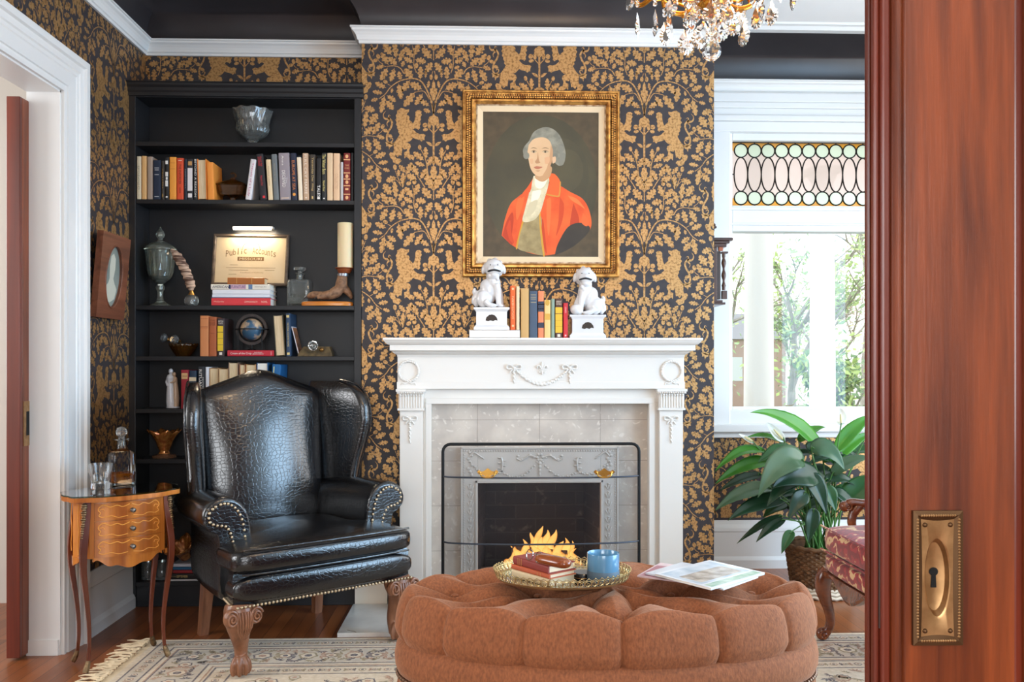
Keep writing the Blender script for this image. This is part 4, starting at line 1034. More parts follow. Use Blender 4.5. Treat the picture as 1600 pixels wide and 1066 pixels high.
for i in range(9):
    for j in range(5):
        q = Vector((-0.048+i*0.012, -0.0592, 0.012+j*0.012))
        mb.add([q+Vector((-.006,0,0)), q+Vector((0,0,-.006)), q+Vector((.006,0,0)), q+Vector((0,0,.006)), q+Vector((0,-.004,0))], [(0,1,4),(1,2,4),(2,3,4),(3,0,4)])
mb.build('cut_pattern', t)
mb = MB(G_clear); mb.lathe([(0.009,0.172),(0.011,0.188),(0.03,0.190),(0.032,0.198),(0.029,0.206),(0.001,0.206)], 8, smooth=False); mb.build('stopper', t)
# bird-claw candlestick with pillar candle
YD = YB+0.030; s = px(YD)
pc0 = at(531, 476.5, YD)
t = thing('claw_candlestick', 'candlestick made of a scaly clawed foot on an oval orange wood base', 'candlestick', (min(ax(536, YD), bx1-0.055), YD, SH[2]+0.0005))
hx = min(ax(536, YD), bx1-0.055)
def lx(u): return ax(u, YD)-hx
def lz(v): return az(v, YD, 520)-SH[2]
mb = MB(wood('honey_wood', (206, 118, 40), (232, 150, 62), rough=0.25, along='X', ring=4)); mb.lathe([(0.98,0),(1,0.008),(1,0.016),(0.94,0.021),(0.001,0.021)], 40, sx=(lx(552)-lx(471))/2, sy=0.04); o = mb.build('wooden_base', t); o.location.x = min((lx(471)+lx(552))/2, bx1-hx-(lx(552)-lx(471))/2-0.002)
M_scale = pm('scaly_brown_hide', (150, 112, 82), rough=0.65, c2=(104, 74, 54), nscale=60, bump=0.6, bscale=160)
mb = MB(M_scale)
mb.tube(spline([(lx(481),-0.01,lz(464.5)),(lx(492),-0.012,lz(461)),(lx(508),-0.008,lz(462)),(lx(522),0,lz(459)),(lx(531),0.004,lz(450)),(lx(534),0.004,lz(440)),(lx(535),0.003,lz(428))], 6), [0.008,0.011,0.014,0.016,0.017,0.018,0.018,0.018,0.017,0.018,0.019,0.02,0.021,0.022,0.024,0.025,0.025,0.026,0.027,0.028,0.029,0.028,0.027,0.027,0.028,0.029,0.03,0.031,0.031,0.030,0.029,0.028,0.027,0.026,0.026,0.026,0.026], 14)
for (dy, dx_) in ((-0.032, 0.0), (0.034, 0.004)):
    mb.tube(spline([(lx(527),dy*0.2,lz(452)),(lx(516),dy*0.7,lz(460)),(lx(504)+dx_,dy,lz(464)),(lx(497)+dx_,dy*1.1,lz(466))], 5), [0.02]*4+[0.017]*4+[0.014]*4+[0.011]*3+[0.008], 10)
mb.tube(spline([(lx(538),0.01,lz(450)),(lx(546),0.012,lz(460)),(lx(549),0.012,lz(467))], 5), [0.02,0.02,0.02,0.018,0.016,0.015,0.013,0.012,0.01,0.009,0.007], 10)
mb.build('foot', t, remesh=0.0035, smooth_it=3)
mb = MB(pm('dark_claw', (70, 62, 58), rough=0.35))
mb.tube(spline([(lx(484),-0.01,lz(464)),(lx(479),-0.011,lz(465)),(lx(474.5),-0.011,lz(468.3))], 4), [0.009,0.009,0.008,0.007,0.006,0.005,0.004,0.003,0.001], 8)
mb.build('claw', t); mb = MB(MATS['dark_claw'])
mb.tube(spline([(lx(500),-0.035,lz(465)),(lx(496),-0.036,lz(466)),(lx(493),-0.037,lz(468.5))], 4), [0.008,0.008,0.007,0.006,0.005,0.004,0.003,0.002,0.001], 8)
mb.build('claw', t)
mb = MB(pm('pewter_collar', (150, 150, 156), rough=0.35, metal=0.8)); mb.lathe([(0.028,lz(432)),(0.029,lz(430)),(0.029,lz(428)),(0.02,lz(427.5))], 24, c=(lx(536),0.003,0)); mb.build('collar', t)
mb = MB(wood('red_brown_cup', (120, 58, 30), (160, 84, 44), rough=0.3, along='X')); mb.lathe([(0.028,lz(427.4)),(0.033,lz(425)),(0.038,lz(421)),(0.046,lz(420)),(0.047,lz(419)),(0.001,lz(419))], 28, c=(lx(538),0.003,0)); mb.build('candle_cup', t)
p = at(540, 419, YD); zc_ = SH[2]+0.0005+lz(419)
cr = 0.0395
t2 = thing('pillar_candle', 'tall ivory pillar candle standing on the claw foot candlestick', 'candle', (min(hx+lx(539.5), bx1-cr-0.003), YD+0.003, zc_+0.0005))
ch_ = az(349, YD, 540)-zc_
mb = MB(pm('ivory_wax', (226, 206, 164), rough=0.45, sss=0.3)); mb.lathe([(cr*0.98,0),(cr,0.003),(cr,ch_-0.004),(cr*0.96,ch_),(cr*0.8,ch_-0.003),(0.001,ch_-0.006)], 36); mb.build('wax', t2)
mb = MB(pm('burnt_wick', (40, 34, 30), rough=0.9)); mb.tube([(0,0,ch_-0.007),(0.001,0,ch_+0.004)], 0.0014, 6); mb.build('wick', t2)

# ---------------------------------------------------------------- globe shelf
YD = YB+0.07; s = px(YD)
zrb = SH[3]+0.0005+0.031
gc = at(393.5, 515, YB+0.06)
t = thing('desk_globe', 'small antique style globe in a dark ring stand on the red book', 'globe', (gc.x, YB+0.06, zrb+0.0005))
gz = gc.z-zrb-0.0005; gr = 17.5*px(YB+0.06)
M_globe = pm('globe_map', (58, 92, 118), rough=0.35, c2=(206, 176, 140), nscale=16, lo=0.46, hi=0.54, detail=8)
mb = MB(M_globe); mb.ball((0,0,gz), gr, 32, 20); mb.build('sphere', t)
M_ring = wood('dark_ring_wood', (46, 38, 38), (70, 58, 54), rough=0.35)
mb = MB(M_ring); R1, R0 = 25*px(YB+0.06), 20.5*px(YB+0.06)
n = 40; rg = []
for k in range(n+1):
    a = 2*pi*k/n; ca, sa = cos(a), sin(a)
    rg.append([(R0*ca, -0.006, gz+R0*sa), (R1*ca, -0.006, gz+R1*sa), (R1*ca, 0.006, gz+R1*sa), (R0*ca, 0.006, gz+R0*sa)])
mb.rings(rg, True, False, False, True); mb.build('meridian_ring', t, sharp=30)
mb = MB(M_iron); rh = 27*px(YB+0.06); rg = []
for k in range(n+1):
    a = 2*pi*k/n; rg.append([((rh-0.01)*cos(a), (rh-0.01)*sin(a)*0.9, gz-0.002), (rh*cos(a), rh*sin(a)*0.9, gz-0.002), (rh*cos(a), rh*sin(a)*0.9, gz+0.003), ((rh-0.01)*cos(a), (rh-0.01)*sin(a)*0.9, gz+0.003)])
mb.rings(rg, True, False, False, True); mb.build('horizon_ring', t, sharp=30)
for a in (0.8, 2.34, 3.94, 5.48):
    mb = MB(M_iron); q = (0.8*rh*cos(a)/0.75, 0.8*rh*sin(a)*0.8); mb.tube([(q[0]*0.93, q[1]*0.93, 0.0), (q[0]*0.93, q[1]*0.93, gz-0.002)], 0.0028, 8); mb.build('post', t)
mb = MB(M_iron); mb.lathe([(0.022,0),(0.02,0.004),(0.005,0.008),(0.004,gz-R1+0.001)], 20); mb.build('base', t)
# amber fluted bowl with two crystal door knobs
YD = YB+0.075
p = at(288, 556.5, YD)
t = thing('amber_bowl', 'ribbed amber glass bowl on the globe shelf left of the tan books', 'bowl', (p.x-0.004, YD, SH[3]+0.0005))
mb = MB(G_amber); mb.lathe([(0.034,0),(0.038,0.006),(0.052,0.028),(0.066,0.052),(0.07,0.064),(0.066,0.064),(0.047,0.03),(0.001,0.008)], 72, mod=lambda a, r, z: (r*(1+0.04*cos(18*a)), z+(0.003*cos(18*a) if z > 0.06 else 0))); mb.build('bowl_body', t, sharp=0)
def knob(lab, c, axis, r, grp=None):
    t = thing('door_knob', lab, 'door knob', c, group=grp)
    ax_ = Vector(axis).normalized(); Rm = ax_.to_track_quat('Z', 'Y').to_matrix()
    mb = MB(G_clear); mb.M = Rm.to_4x4(); mb.lathe([(0.001,r*0.62),(r*0.55,r*0.6),(r*0.92,r*0.3),(r,0.0),(r*0.9,-r*0.35),(r*0.5,-r*0.7),(r*0.42,-r*0.85)], 10, smooth=False); mb.build('crystal', t)
    mb = MB(pm('old_brass', (150, 112, 62), rough=0.4, metal=0.85)); mb.M = Rm.to_4x4(); mb.lathe([(r*0.44,-r*0.86),(r*0.46,-r*1.1),(r*0.30,-r*1.2),(r*0.28,-r*1.7)], 14); mb.build('shank', t)
    return t
p1, p2 = at(255.5, 528, YB+0.05), at(272, 531, YB+0.045)
knob('facetted crystal door knob on the left, tilted off the rim of the amber bowl', (p1.x, YB+0.05, p1.z), (-0.85, -0.3, 0.3), 0.0235)
knob('facetted crystal door knob on the right, resting on the rim of the amber bowl', (p2.x, YB+0.045, p2.z), (-0.35, -0.9, 0.15), 0.026)
# leaning photograph and old mortise lock with glass knob
YD = YB+0.08
pb, ptp = at(467, 555, YD), at(455.5, 509, YD)
t = thing('tintype_photograph', 'small old photograph leaning against the blue book', 'photograph', (pb.x+0.014, YD, SH[3]+0.001))
Lp = (ptp-pb).length; ang = atan2(ptp.x-pb.x, ptp.z-pb.z)
t.rotation_euler = (0, ang, 0)
mb = MB(pm('pale_card_mount', (206, 206, 212), rough=0.6)); mb.box(-0.004, 0, -0.05, 0.05, 0.002, Lp); mb.build('mount', t)
mb = MB(pm('sepia_print', (74, 50, 40), rough=0.4, c2=(190, 120, 74), nscale=24)); mb.box(0.0, 0.001, -0.046, 0.046, 0.007, Lp-0.005); mb.build('print', t)
p = at(495, 556.5, YB+0.055)
t = thing('mortise_lock', 'tarnished old door lock with a glass knob lying on the globe shelf', 'lock', (p.x, YB+0.055, SH[3]+0.0005))
wl = 27*px(YB+0.05)
M_tarn = pm('tarnished_brass', (120, 104, 74), rough=0.5, metal=0.5, c2=(84, 74, 58), nscale=40)
mb = MB(M_tarn); P = [(-wl,0),(wl,0),(wl*0.98,0.012),(wl*0.78,0.05),(-wl*0.72,0.05),(-wl,0.014)]
mb.prism(P, lambda a, b, d: (a, d+b*0.5, b), -0.045, 0.02); mb.build('lock_case', t, bevel=0.002)
kp = at(489.5, 540.5, YB+0.01)
mb = MB(G_clear); mb.M = Matrix.Translation((kp.x-p.x, -0.052, kp.z-SH[3]+0.0)) @ Matrix.Rotation(radians(80), 4, 'X'); mb.lathe([(0.009,-0.03),(0.012,-0.016),(0.022,-0.008),(0.0265,0.0),(0.0255,0.006),(0.019,0.012),(0.012,0.009),(0.001,0.013)], 14, smooth=False); mb.build('glass_knob', t)
mb = MB(pm('old_brass', (150, 112, 62))); mb.M = Matrix.Translation((wl*0.36, -0.034, 0.034)); mb.ball((0,0,0), (0.013,0.01,0.010), 14, 8); mb.build('latch_button', t)

# ---------------------------------------------------------------- fifth shelf: figurine and box
YD = YB+0.06; s = px(YD)
fp_ = at(269, 638.5, YD)
t = thing('porcelain_figurine', 'white and blue porcelain couple figurine behind the left wing of the armchair', 'figurine', (fp_.x, YD, SH[4]+0.003))
M_porc = pm('glazed_porcelain', (206, 208, 214), rough=0.2, coat=0.6); M_porc2 = pm('beige_porcelain', (190, 164, 138), rough=0.3)
mb = MB(M_porc)
mb.tube([(-.005,0,.0),(-.006,0,.03),(-.007,0,.07),(-.008,0,.105),(-.009,0,.13),(-.009,0,.152),(-.007,0,.165),(-.005,0,.172)], [.022,.024,.022,.018,.017,.020,.016,.006], 16)
mb.ball((-.006,-.002,.186), (.0115,.013,.0145), 14, 10); mb.tube([(-.022,0,.155),(-.027,-.006,.13),(-.018,-.016,.112)], [.007,.006,.005], 8)
mb.build('standing_figure', t, remesh=0.002, smooth_it=2)
mb = MB(M_porc2); mb.tube([(.016,.004,.0),(.017,.004,.05),(.016,.004,.1),(.014,.004,.125),(.012,.004,.15),(.010,.004,.158)], [.016,.018,.014,.012,.013,.006], 14); mb.ball((.010,.0,.170), (.010,.011,.0125), 12, 8); mb.tube([(.018,0,.145),(.008,-.014,.13),(-.004,-.02,.128)], [.006,.005,.004], 8)
mb.build('embracing_figure', t, remesh=0.002, smooth_it=2)
mb = MB(M_porc); mb.lathe([(.034,0),(.034,.004),(.03,.007),(.001,.007)], 24, sy=.75, c=(.004,0,0)); mb.build('plinth', t)
p = at(521, 638.5, YB+0.06)
t = thing('carved_box', 'carved reddish wooden box behind the right wing of the armchair', 'box', (p.x, YB+0.07, SH[4]+0.0005))
bw, bh = 19*px(YB+0.05), az(603, YB+0.05, 520)-SH[4]
M_cw = wood('carved_red_wood', (104, 52, 26), (150, 84, 46), rough=0.35, along='X', ring=10)
mb = MB(M_cw); mb.box(-bw*.95, bw*.95, -0.045, 0.045, 0, bh); mb.build('box_body', t, bevel=0.003)
mb = MB(M_cw); mb.box(-bw, bw, -0.05, 0.05, bh+0.0005, bh+0.022)
for k in range(7): mb.ball((-bw*.8+k*bw*1.6/6, -0.05, bh+0.011), (0.008, 0.003, 0.006), 10, 6)
mb.build('lid', t, bevel=0.003)
# ---------------------------------------------------------------- lower shelves seen left of the armchair
def ruffle(amp, n, z0):
    def f(a, r, z):
        k = max(0, (z-z0)/0.06)
        return (r*(1+amp*k*cos(n*a)), z+0.012*k*cos(n*a)*amp*4+0.003*cos(3*n*a)*k)
    return f
YD = YB+0.085; p = at(257, 717.5, YD)
t = thing('carnival_bowl', 'ruffled amber carnival glass bowl on the middle lower shelf beside the armchair', 'bowl', (p.x, YD, SH[5]+0.0005))
mb = MB(M_carn); mb.lathe([(0.030,0.02),(0.024,0.035),(0.034,0.055),(0.044,0.085),(0.060,0.112),(0.078,0.135),(0.074,0.136),(0.056,0.112),(0.039,0.085),(0.028,0.06),(0.001,0.05)], 72, mod=ruffle(0.13, 6, 0.07)); mb.build('bowl_body', t, sharp=0)
mb = MB(pm('brown_pressed_glass', (110, 78, 56), rough=0.2, coat=0.5)); mb.lathe([(0.056,0),(0.058,0.008),(0.05,0.014),(0.03,0.0195)], 40, mod=lambda a, r, z: r*(1+0.03*cos(20*a))); mb.build('foot', t)
p = at(271, 793.5, YB+0.05)
t = thing('wine_glass', 'small stemmed wine glass on the shelf behind the side table', 'glass', (p.x, YB+0.05, SH[6]+0.0005))
mb = MB(G_clear); mb.lathe([(0.024,0),(0.022,0.002),(0.004,0.005),(0.0032,0.04),(0.008,0.048),(0.019,0.06),(0.023,0.08),(0.021,0.112),(0.0195,0.112),(0.0215,0.08),(0.017,0.062),(0.001,0.054)], 28); mb.build('glass_body', t, sharp=50)
p = at(292, 793.5, YB+0.07)
t = thing('etched_plate', 'small cut glass plate beside the wine glass on the shelf', 'plate', (p.x, YB+0.10, SH[6]+0.0005))
mb = MB(G_clear); mb.M = Matrix.Rotation(radians(8), 4, 'X'); mb.lathe([(0.025,0.004),(0.045,0.008),(0.06,0.022),(0.057,0.022),(0.04,0.011),(0.001,0.008)], 40, mod=lambda a, r, z: r*(1+0.02*cos(12*a))); mb.build('plate_body', t, sharp=50)
p = at(289, 888, YB+0.06)
t = thing('carnival_dish', 'tilted ruffled carnival glass dish on the low stack of books', 'dish', (p.x, YB+0.075, Z_LOWSTACK+0.018))
t.rotation_euler = (radians(28), radians(-14), 0)
mb = MB(M_carn); mb.lathe([(0.026,0),(0.030,0.008),(0.034,0.03),(0.052,0.06),(0.074,0.085),(0.070,0.087),(0.047,0.062),(0.028,0.034),(0.001,0.02)], 72, mod=ruffle(0.16, 5, 0.03)); mb.build('dish_body', t, sharp=0)
for i, (u, lab) in enumerate(((230, 'left of two cut crystal tumblers on the bottom shelf seen between the table legs'), (252, 'right of two cut crystal tumblers on the bottom shelf seen between the table legs'))):
    p = at(u, 909, YB+0.06)
    t = thing('crystal_tumbler', lab, 'glass', (p.x, YB+0.07, SH[7]+0.0005))
    mb = MB(G_clear); mb.lathe([(0.030,0),(0.032,0.004),(0.034,0.09),(0.031,0.09),(0.028,0.014),(0.001,0.012)], 40, mod=lambda a, r, z: r*(1+0.03*abs(sin(10*a))*(1 if z < 0.06 else 0))); mb.build('tumbler_body', t, sharp=0)
# ================================================================ FIREPLACE
M_mant = pm('white_mantel_paint', (224, 221, 215), rough=0.38)
def tile_mat():
    m = pm('fossil_marble_tile', (206, 196, 184), rough=0.28, c2=(186, 176, 166), nscale=9, detail=5)
    nt = m.node_tree; p = nt.nodes['Principled BSDF']; L = nt.links.new
    src = p.inputs['Base Color'].links[0].from_socket
    vo = nt.nodes.new('ShaderNodeTexVoronoi'); vo.inputs['Scale'].default_value = 26; vo.inputs['Randomness'].default_value = 1
    tc = [n for n in nt.nodes if n.type == 'TEX_COORD'][0]
    ns = nt.nodes.new('ShaderNodeTexNoise'); ns.inputs['Scale'].default_value = 12; ns.inputs['Distortion'].default_value = 1.5
    L(tc.outputs['Object'], ns.inputs['Vector'])
    mxv = nt.nodes.new('ShaderNodeMixRGB'); mxv.inputs['Fac'].default_value = 0.12; L(tc.outputs['Object'], mxv.inputs['Color1']); L(ns.outputs['Color'], mxv.inputs['Color2']); L(mxv.outputs[0], vo.inputs['Vector'])
    r = nt.nodes.new('ShaderNodeValToRGB'); r.color_ramp.elements[0].position = 0.12; r.color_ramp.elements[0].color = (1, 1, 1, 1); r.color_ramp.elements[1].position = 0.30; r.color_ramp.elements[1].color = (0, 0, 0, 1)
    L(vo.outputs['Distance'], r.inputs['Fac'])
    mx = nt.nodes.new('ShaderNodeMixRGB'); L(r.outputs['Color'], mx.inputs['Fac']); L(src, mx.inputs['Color1']); mx.inputs['Color2'].default_value = rgb(216, 208, 198); L(mx.outputs[0], p.inputs['Base Color'])
    return m
M_tile = tile_mat()
M_grout = pm('tile_joint', (150, 140, 130), rough=0.8)
YFZ = 4.255                                   # frieze face
YSH = 4.165                                   # shelf edge
MX0, MX1 = ax(621, YFZ), ax(1069, YFZ)
mx_c = (MX0+MX1)/2
fpl = thing('fireplace_mantel', 'white classical mantelpiece with garlands, wreaths and fluted capitals', 'mantelpiece', (mx_c, YFZ, 0))
def mp(name, boxes, mat=None, bevel=0.002):
    mb = MB(mat or M_mant)
    for b in boxes: mb.box(b[0]-mx_c, b[1]-mx_c, b[2]-YFZ, b[3]-YFZ, b[4], b[5])
    return mb.build(name, fpl, bevel=bevel)
ZS = az(528, YSH, 840)
yb_ = YC-0.002
zz = lambda v, Y=YFZ: az(v, Y, 840)
# shelf: moulded slab
sx0, sx1 = ax(598, YSH), ax(1098.5, YSH)
def moulded(name, x0, x1, y, prof):
    """moulding returned round both ends; prof: (projection, z)"""
    mb = MB(M_mant)
    out = [(x0, yb_), (x0, y), (x1, y), (x1, yb_)]
    rings = []
    for k, (X, Yp) in enumerate(out):
        sx_ = -1 if k < 2 else 1
        rings.append([(X+sx_*d-mx_c, (Yp-d if k in (1, 2) else Yp)-YFZ, z) for d, z in prof])
    n = len(prof)
    mb.rings(rings, False, False, False, False)
    top = [r[-1] for r in rings]; bot = [r[0] for r in rings]
    mb.add(top, [(0,1,2,3)]); mb.add(bot, [(3,2,1,0)])
    return mb.build(name, fpl, sharp=0)
zb = zz(547.5, YSH)
e_ = 0.018
moulded('shelf', sx0+e_, sx1-e_, YSH+e_, [(-0.05, zb-0.001), (0.006-e_, zb), (0.006-e_, zb+0.026), (0.0, zb+0.030), (0.008, zb+0.038), (e_-0.003, ZS-0.012), (e_, ZS-0.010), (e_, ZS)])
zb2 = zz(558)
moulded('bed_moulding', MX0+0.004, MX1-0.004, YFZ, [(0.0, zb2), (0.004, zb2), (0.006, zb2+0.010), (0.022, zb2+0.020), (0.026, zb2+0.026), (0.040, zb2+0.032), (0.042, zb+0.0)])
zf0 = zz(608)
mp('frieze', [(MX0, MX1, YFZ, yb_, zf0+0.035, zb2+0.002), (MX0-0.003, MX1+0.003, YFZ-0.004, yb_, zf0, zf0+0.036)])
PL = [(ax(624.5, YFZ), ax(660.5, YFZ)), (ax(1030.5, YFZ), ax(1067, YFZ))]
zc0 = zz(641)
for (a, b) in PL:
    mp('pilaster', [(a, b, YFZ-0.002, yb_, 0.0, zc0)])
    mp('pilaster_plinth', [(a-0.012, b+0.012, YFZ-0.02, YFZ+0.03, 0.022, 0.16)])
    # fluted capital
    mb = MB(M_mant); A, B = a-mx_c, b-mx_c
    mb.box(A-0.016, B+0.016, -0.03, 0.05, zf0-0.012, zf0); mb.box(A-0.012, B+0.012, -0.024, 0.05, zf0-0.022, zf0-0.012)
    mb.box(A-0.004, B+0.004, -0.012, 0.05, zc0+0.008, zf0-0.022); mb.box(A-0.009, B+0.009, -0.018, 0.05, zc0, zc0+0.010)
    n = 9
    for k in range(n):
        x = A-0.002+(B-A+0.004)*(k+0.5)/n
        mb.tube([(x, -0.013, zc0+0.012), (x, -0.013, zf0-0.034)], 0.0042, 8); mb.ball((x, -0.016, zf0-0.029), 0.0065, 10, 6)
    for k in range(12):
        x = A-0.008+(B-A+0.016)*(k+0.5)/12; mb.ball((x, -0.026, zf0-0.017), (0.0045, 0.004, 0.005), 8, 5)
    mb.build('capital', fpl)
mi = MB(M_mant)
# architrave and inner reveal around the tiles
YT_ = 4.345
tx0, tx1 = ax(674, YT_), ax(1011.5, YT_); ztl = az(629, YT_, 840)
mp('architrave', [(PL[0][1]-0.002, tx0+0.0, YFZ+0.03, yb_, 0, zf0), (tx1, PL[1][0]+0.002, YFZ+0.03, yb_, 0, zf0), (PL[0][1]-0.001, PL[1][0]+0.001, YFZ+0.028, yb_-0.001, ztl+0.0015, zf0+0.001),
                  (tx0-0.024, tx0+0.004, YFZ+0.018, YFZ+0.04, 0, ztl+0.02), (tx1-0.004, tx1+0.024, YFZ+0.018, YFZ+0.04, 0, ztl+0.02), (tx0-0.023, tx1+0.023, YFZ+0.0165, YFZ+0.041, ztl-0.004, ztl+0.025)])
# applied ornaments
def orn(name, fn_build):
    mb = MB(M_mant); fn_build(mb); return mb.build(name, fpl)
def wreath(u, v, r):
    c = at(u, v, YFZ); X, Z = c.x-mx_c, c.z
    def f(mb):
        for k in range(26):
            a = 2*pi*k/26
            Rm = Matrix.Rotation(-a+0.5, 3, 'Y')
            mb.ball((X+r*cos(a), -0.006, Z+r*sin(a)), (0.006, 0.006, 0.010), 8, 6, Rm)
        mb.tube([(X+r*cos(2*pi*k/30), -0.003, Z+r*sin(2*pi*k/30)) for k in range(31)], 0.006, 8, caps=False)
        for s_ in (-1, 1):
            mb.tube(spline([(X, -0.005, Z-r-0.004), (X+s_*0.015, -0.007, Z-r-0.012), (X+s_*0.03, -0.005, Z-r-0.010), (X+s_*0.036, -0.004, Z-r-0.020)], 4), 0.0045, 6)
    return f
orn('wreath_ornament', wreath(638.5, 580, 0.049)); orn('wreath_ornament', wreath(1049.5, 580, 0.049))
def bow(mb, X, Z, s=1.0, drop=0.075):
    for q in (-1, 1):
        mb.tube(spline([(X, -0.005, Z), (X+q*0.016*s, -0.009, Z+0.012*s), (X+q*0.030*s, -0.008, Z+0.010*s), (X+q*0.028*s, -0.006, Z-0.004*s), (X+q*0.010*s, -0.006, Z-0.003*s), (X, -0.005, Z)], 4), 0.0042*s, 6)
        mb.tube(spline([(X, -0.005, Z), (X+q*0.012*s, -0.006, Z-0.012*s), (X+q*0.020*s, -0.005, Z-0.024*s)], 4), [0.004*s]*8+[0.002*s], 6)
    mb.ball((X, -0.006, Z), 0.008*s, 10, 7)
    n = int(drop/0.010)
    for k in range(n):
        w = 1.0-0.6*k/n
        mb.ball((X+0.002*(-1)**k, -0.005, Z-0.012-k*0.010), (0.0075*w, 0.006, 0.007), 8, 6)
def garland(mb):
    L_, R_ = at(803, 575, YFZ), at(890, 575, YFZ)
    bow(mb, L_.x-mx_c, L_.z, 1.15, 0.07); bow(mb, R_.x-mx_c, R_.z, 1.15, 0.07)
    x0, x1 = L_.x-mx_c+0.012, R_.x-mx_c-0.012; z0 = L_.z-0.012
    n = 26
    for k in range(n+1):
        t_ = k/n; x = x0+(x1-x0)*t_; z = z0-0.068*(1-(2*t_-1)**2)
        w = 0.0055+0.005*(1-abs(2*t_-1))
        mb.ball((x, -0.006, z+0.002*(-1)**k), (w, 0.006, w*0.9), 8, 6)
    c = at(847, 576, YFZ); X, Z = c.x-mx_c, c.z
    mb.ball((X, -0.006, Z+0.012), (0.007, 0.006, 0.022), 10, 8)
    for q in (-1, 1): mb.tube(spline([(X+q*0.004, -0.006, Z-0.004), (X+q*0.012, -0.008, Z+0.012), (X+q*0.023, -0.007, Z+0.012), (X+q*0.024, -0.006, Z+0.002)], 4), [0.005]*12+[0.003], 6)
    mb.box(X-0.016, X+0.016, -0.008, 0, Z-0.010, Z-0.004); mb.ball((X, -0.006, Z-0.020), (0.005, 0.005, 0.012), 8, 6)
    for q in (-1, 1): mb.tube(spline([(X, -0.006, Z-0.010), (X+q*0.012, -0.006, Z-0.020), (X+q*0.016, -0.005, Z-0.014)], 4), 0.0036, 6)
orn('garland_ornament', garland)
for u in (640.5, 1048.5):
    c = at(u, 655, YFZ)
    orn('ribbon_ornament', lambda mb, c=c: bow(mb, c.x-mx_c, c.z, 1.1, 0.115))
# tile surround
tmb = MB(M_tile)
ox0, ox1, oz = ax(722, YT_), ax(964, YT_), az(699, YT_, 840)
for (x0, x1, z0, z1) in ((tx0+.0005, ox0, 0, ztl-.0005), (ox1, tx1-.0005, 0, ztl-.0005), (ox0, ox1, oz, ztl-.0005)):
    tmb.box(x0-mx_c, x1-mx_c, YT_-YFZ, YT_+0.05-YFZ, z0, z1)
tmb.mat(M_grout)
for u in (746, 843, 938): x = ax(u, YT_)-mx_c; tmb.box(x-0.001, x+0.001, YT_-YFZ-0.0006, YT_-YFZ, oz if 722 < u < 964 else 0, ztl-0.001)
z_ = az(656, YT_, 840); tmb.box(tx0-mx_c+0.001, tx1-mx_c-0.001, YT_-YFZ-0.0006, YT_-YFZ, z_-0.001, z_+0.001)
for v in (720, 790, 860):
    z_ = az(v, YT_, 840)
    for (a, b) in ((tx0, ox0), (ox1, tx1)): tmb.box(a-mx_c+0.001, b-mx_c-0.001, YT_-YFZ-0.0006, YT_-YFZ, z_-0.001, z_+0.001)
tmb.build('tile_surround', fpl)
# cast surround with relief
M_cast = pm('silver_white_cast_iron', (214, 210, 204), rough=0.4, metal=0.15)
YI = 4.33
cx0, cx1 = ax(720, YI), ax(966, YI); cz1 = az(699, YI, 840)
hx0, hx1, hz1 = ax(746.5, YI), ax(938.5, YI), az(754.5, YI, 840)
mb = MB(M_cast)
for (x0, x1, z0, z1) in ((cx0, hx0, 0, cz1), (hx1, cx1, 0, cz1), (hx0, hx1, hz1, cz1)): mb.box(x0-mx_c, x1-mx_c, YI-YFZ, YI+0.03-YFZ, z0, z1)
y_ = YI-YFZ
for (x0, x1, z0, z1) in ((hx0-0.012, hx0, 0, hz1+0.012), (hx1, hx1+0.012, 0, hz1+0.012), (hx0-0.012, hx1+0.012, hz1, hz1+0.012), (cx0, cx0+0.008, 0, cz1), (cx1-0.008, cx1, 0, cz1), (cx0, cx1, cz1-0.008, cz1)):
    mb.box(x0-mx_c, x1-mx_c, y_-0.008, y_, z0, z1)
ci = mb.build('cast_surround', fpl, bevel=0.002)
mb = MB(M_cast)
k = 0
x = cx0-mx_c+0.016
while x < cx1-mx_c-0.012: mb.ball((x, y_-0.002, cz1-0.018), (0.0048, 0.004, 0.005), 6, 4); x += 0.0125
for X in (cx0-mx_c+0.016, cx1-mx_c-0.016):
    z = 0.02
    while z < cz1-0.03: mb.ball((X, y_-0.002, z), (0.0042, 0.004, 0.005), 6, 4); z += 0.0125
for X in (cx0-mx_c+0.049, cx1-mx_c-0.049):                     # bellflower drops
    z = 0.06
    while z < hz1-0.01:
        for q in (-1, 0, 1): mb.ball((X+q*0.009, y_-0.003, z-abs(q)*0.002), (0.0045, 0.005, 0.014), 6, 5, Matrix.Rotation(q*0.5, 3, 'Y'))
        mb.ball((X, y_-0.003, z+0.016), (0.006, 0.005, 0.004), 6, 4); z += 0.042
cxm = (cx0+cx1)/2-mx_c; ht = cz1-hz1
def sw(pts, r=0.0045): mb.tube(spline(pts, 5), r, 6)
def berry_sw(x0, z0, x1, z1, sag, n=14):
    for k in range(n+1):
        t_ = k/n; mb.ball((x0+(x1-x0)*t_, y_-0.004, z0+(z1-z0)*t_-sag*(1-(2*t_-1)**2)+0.002*(-1)**k), (0.0062, 0.005, 0.0055), 6, 5)
zt = cz1-0.045
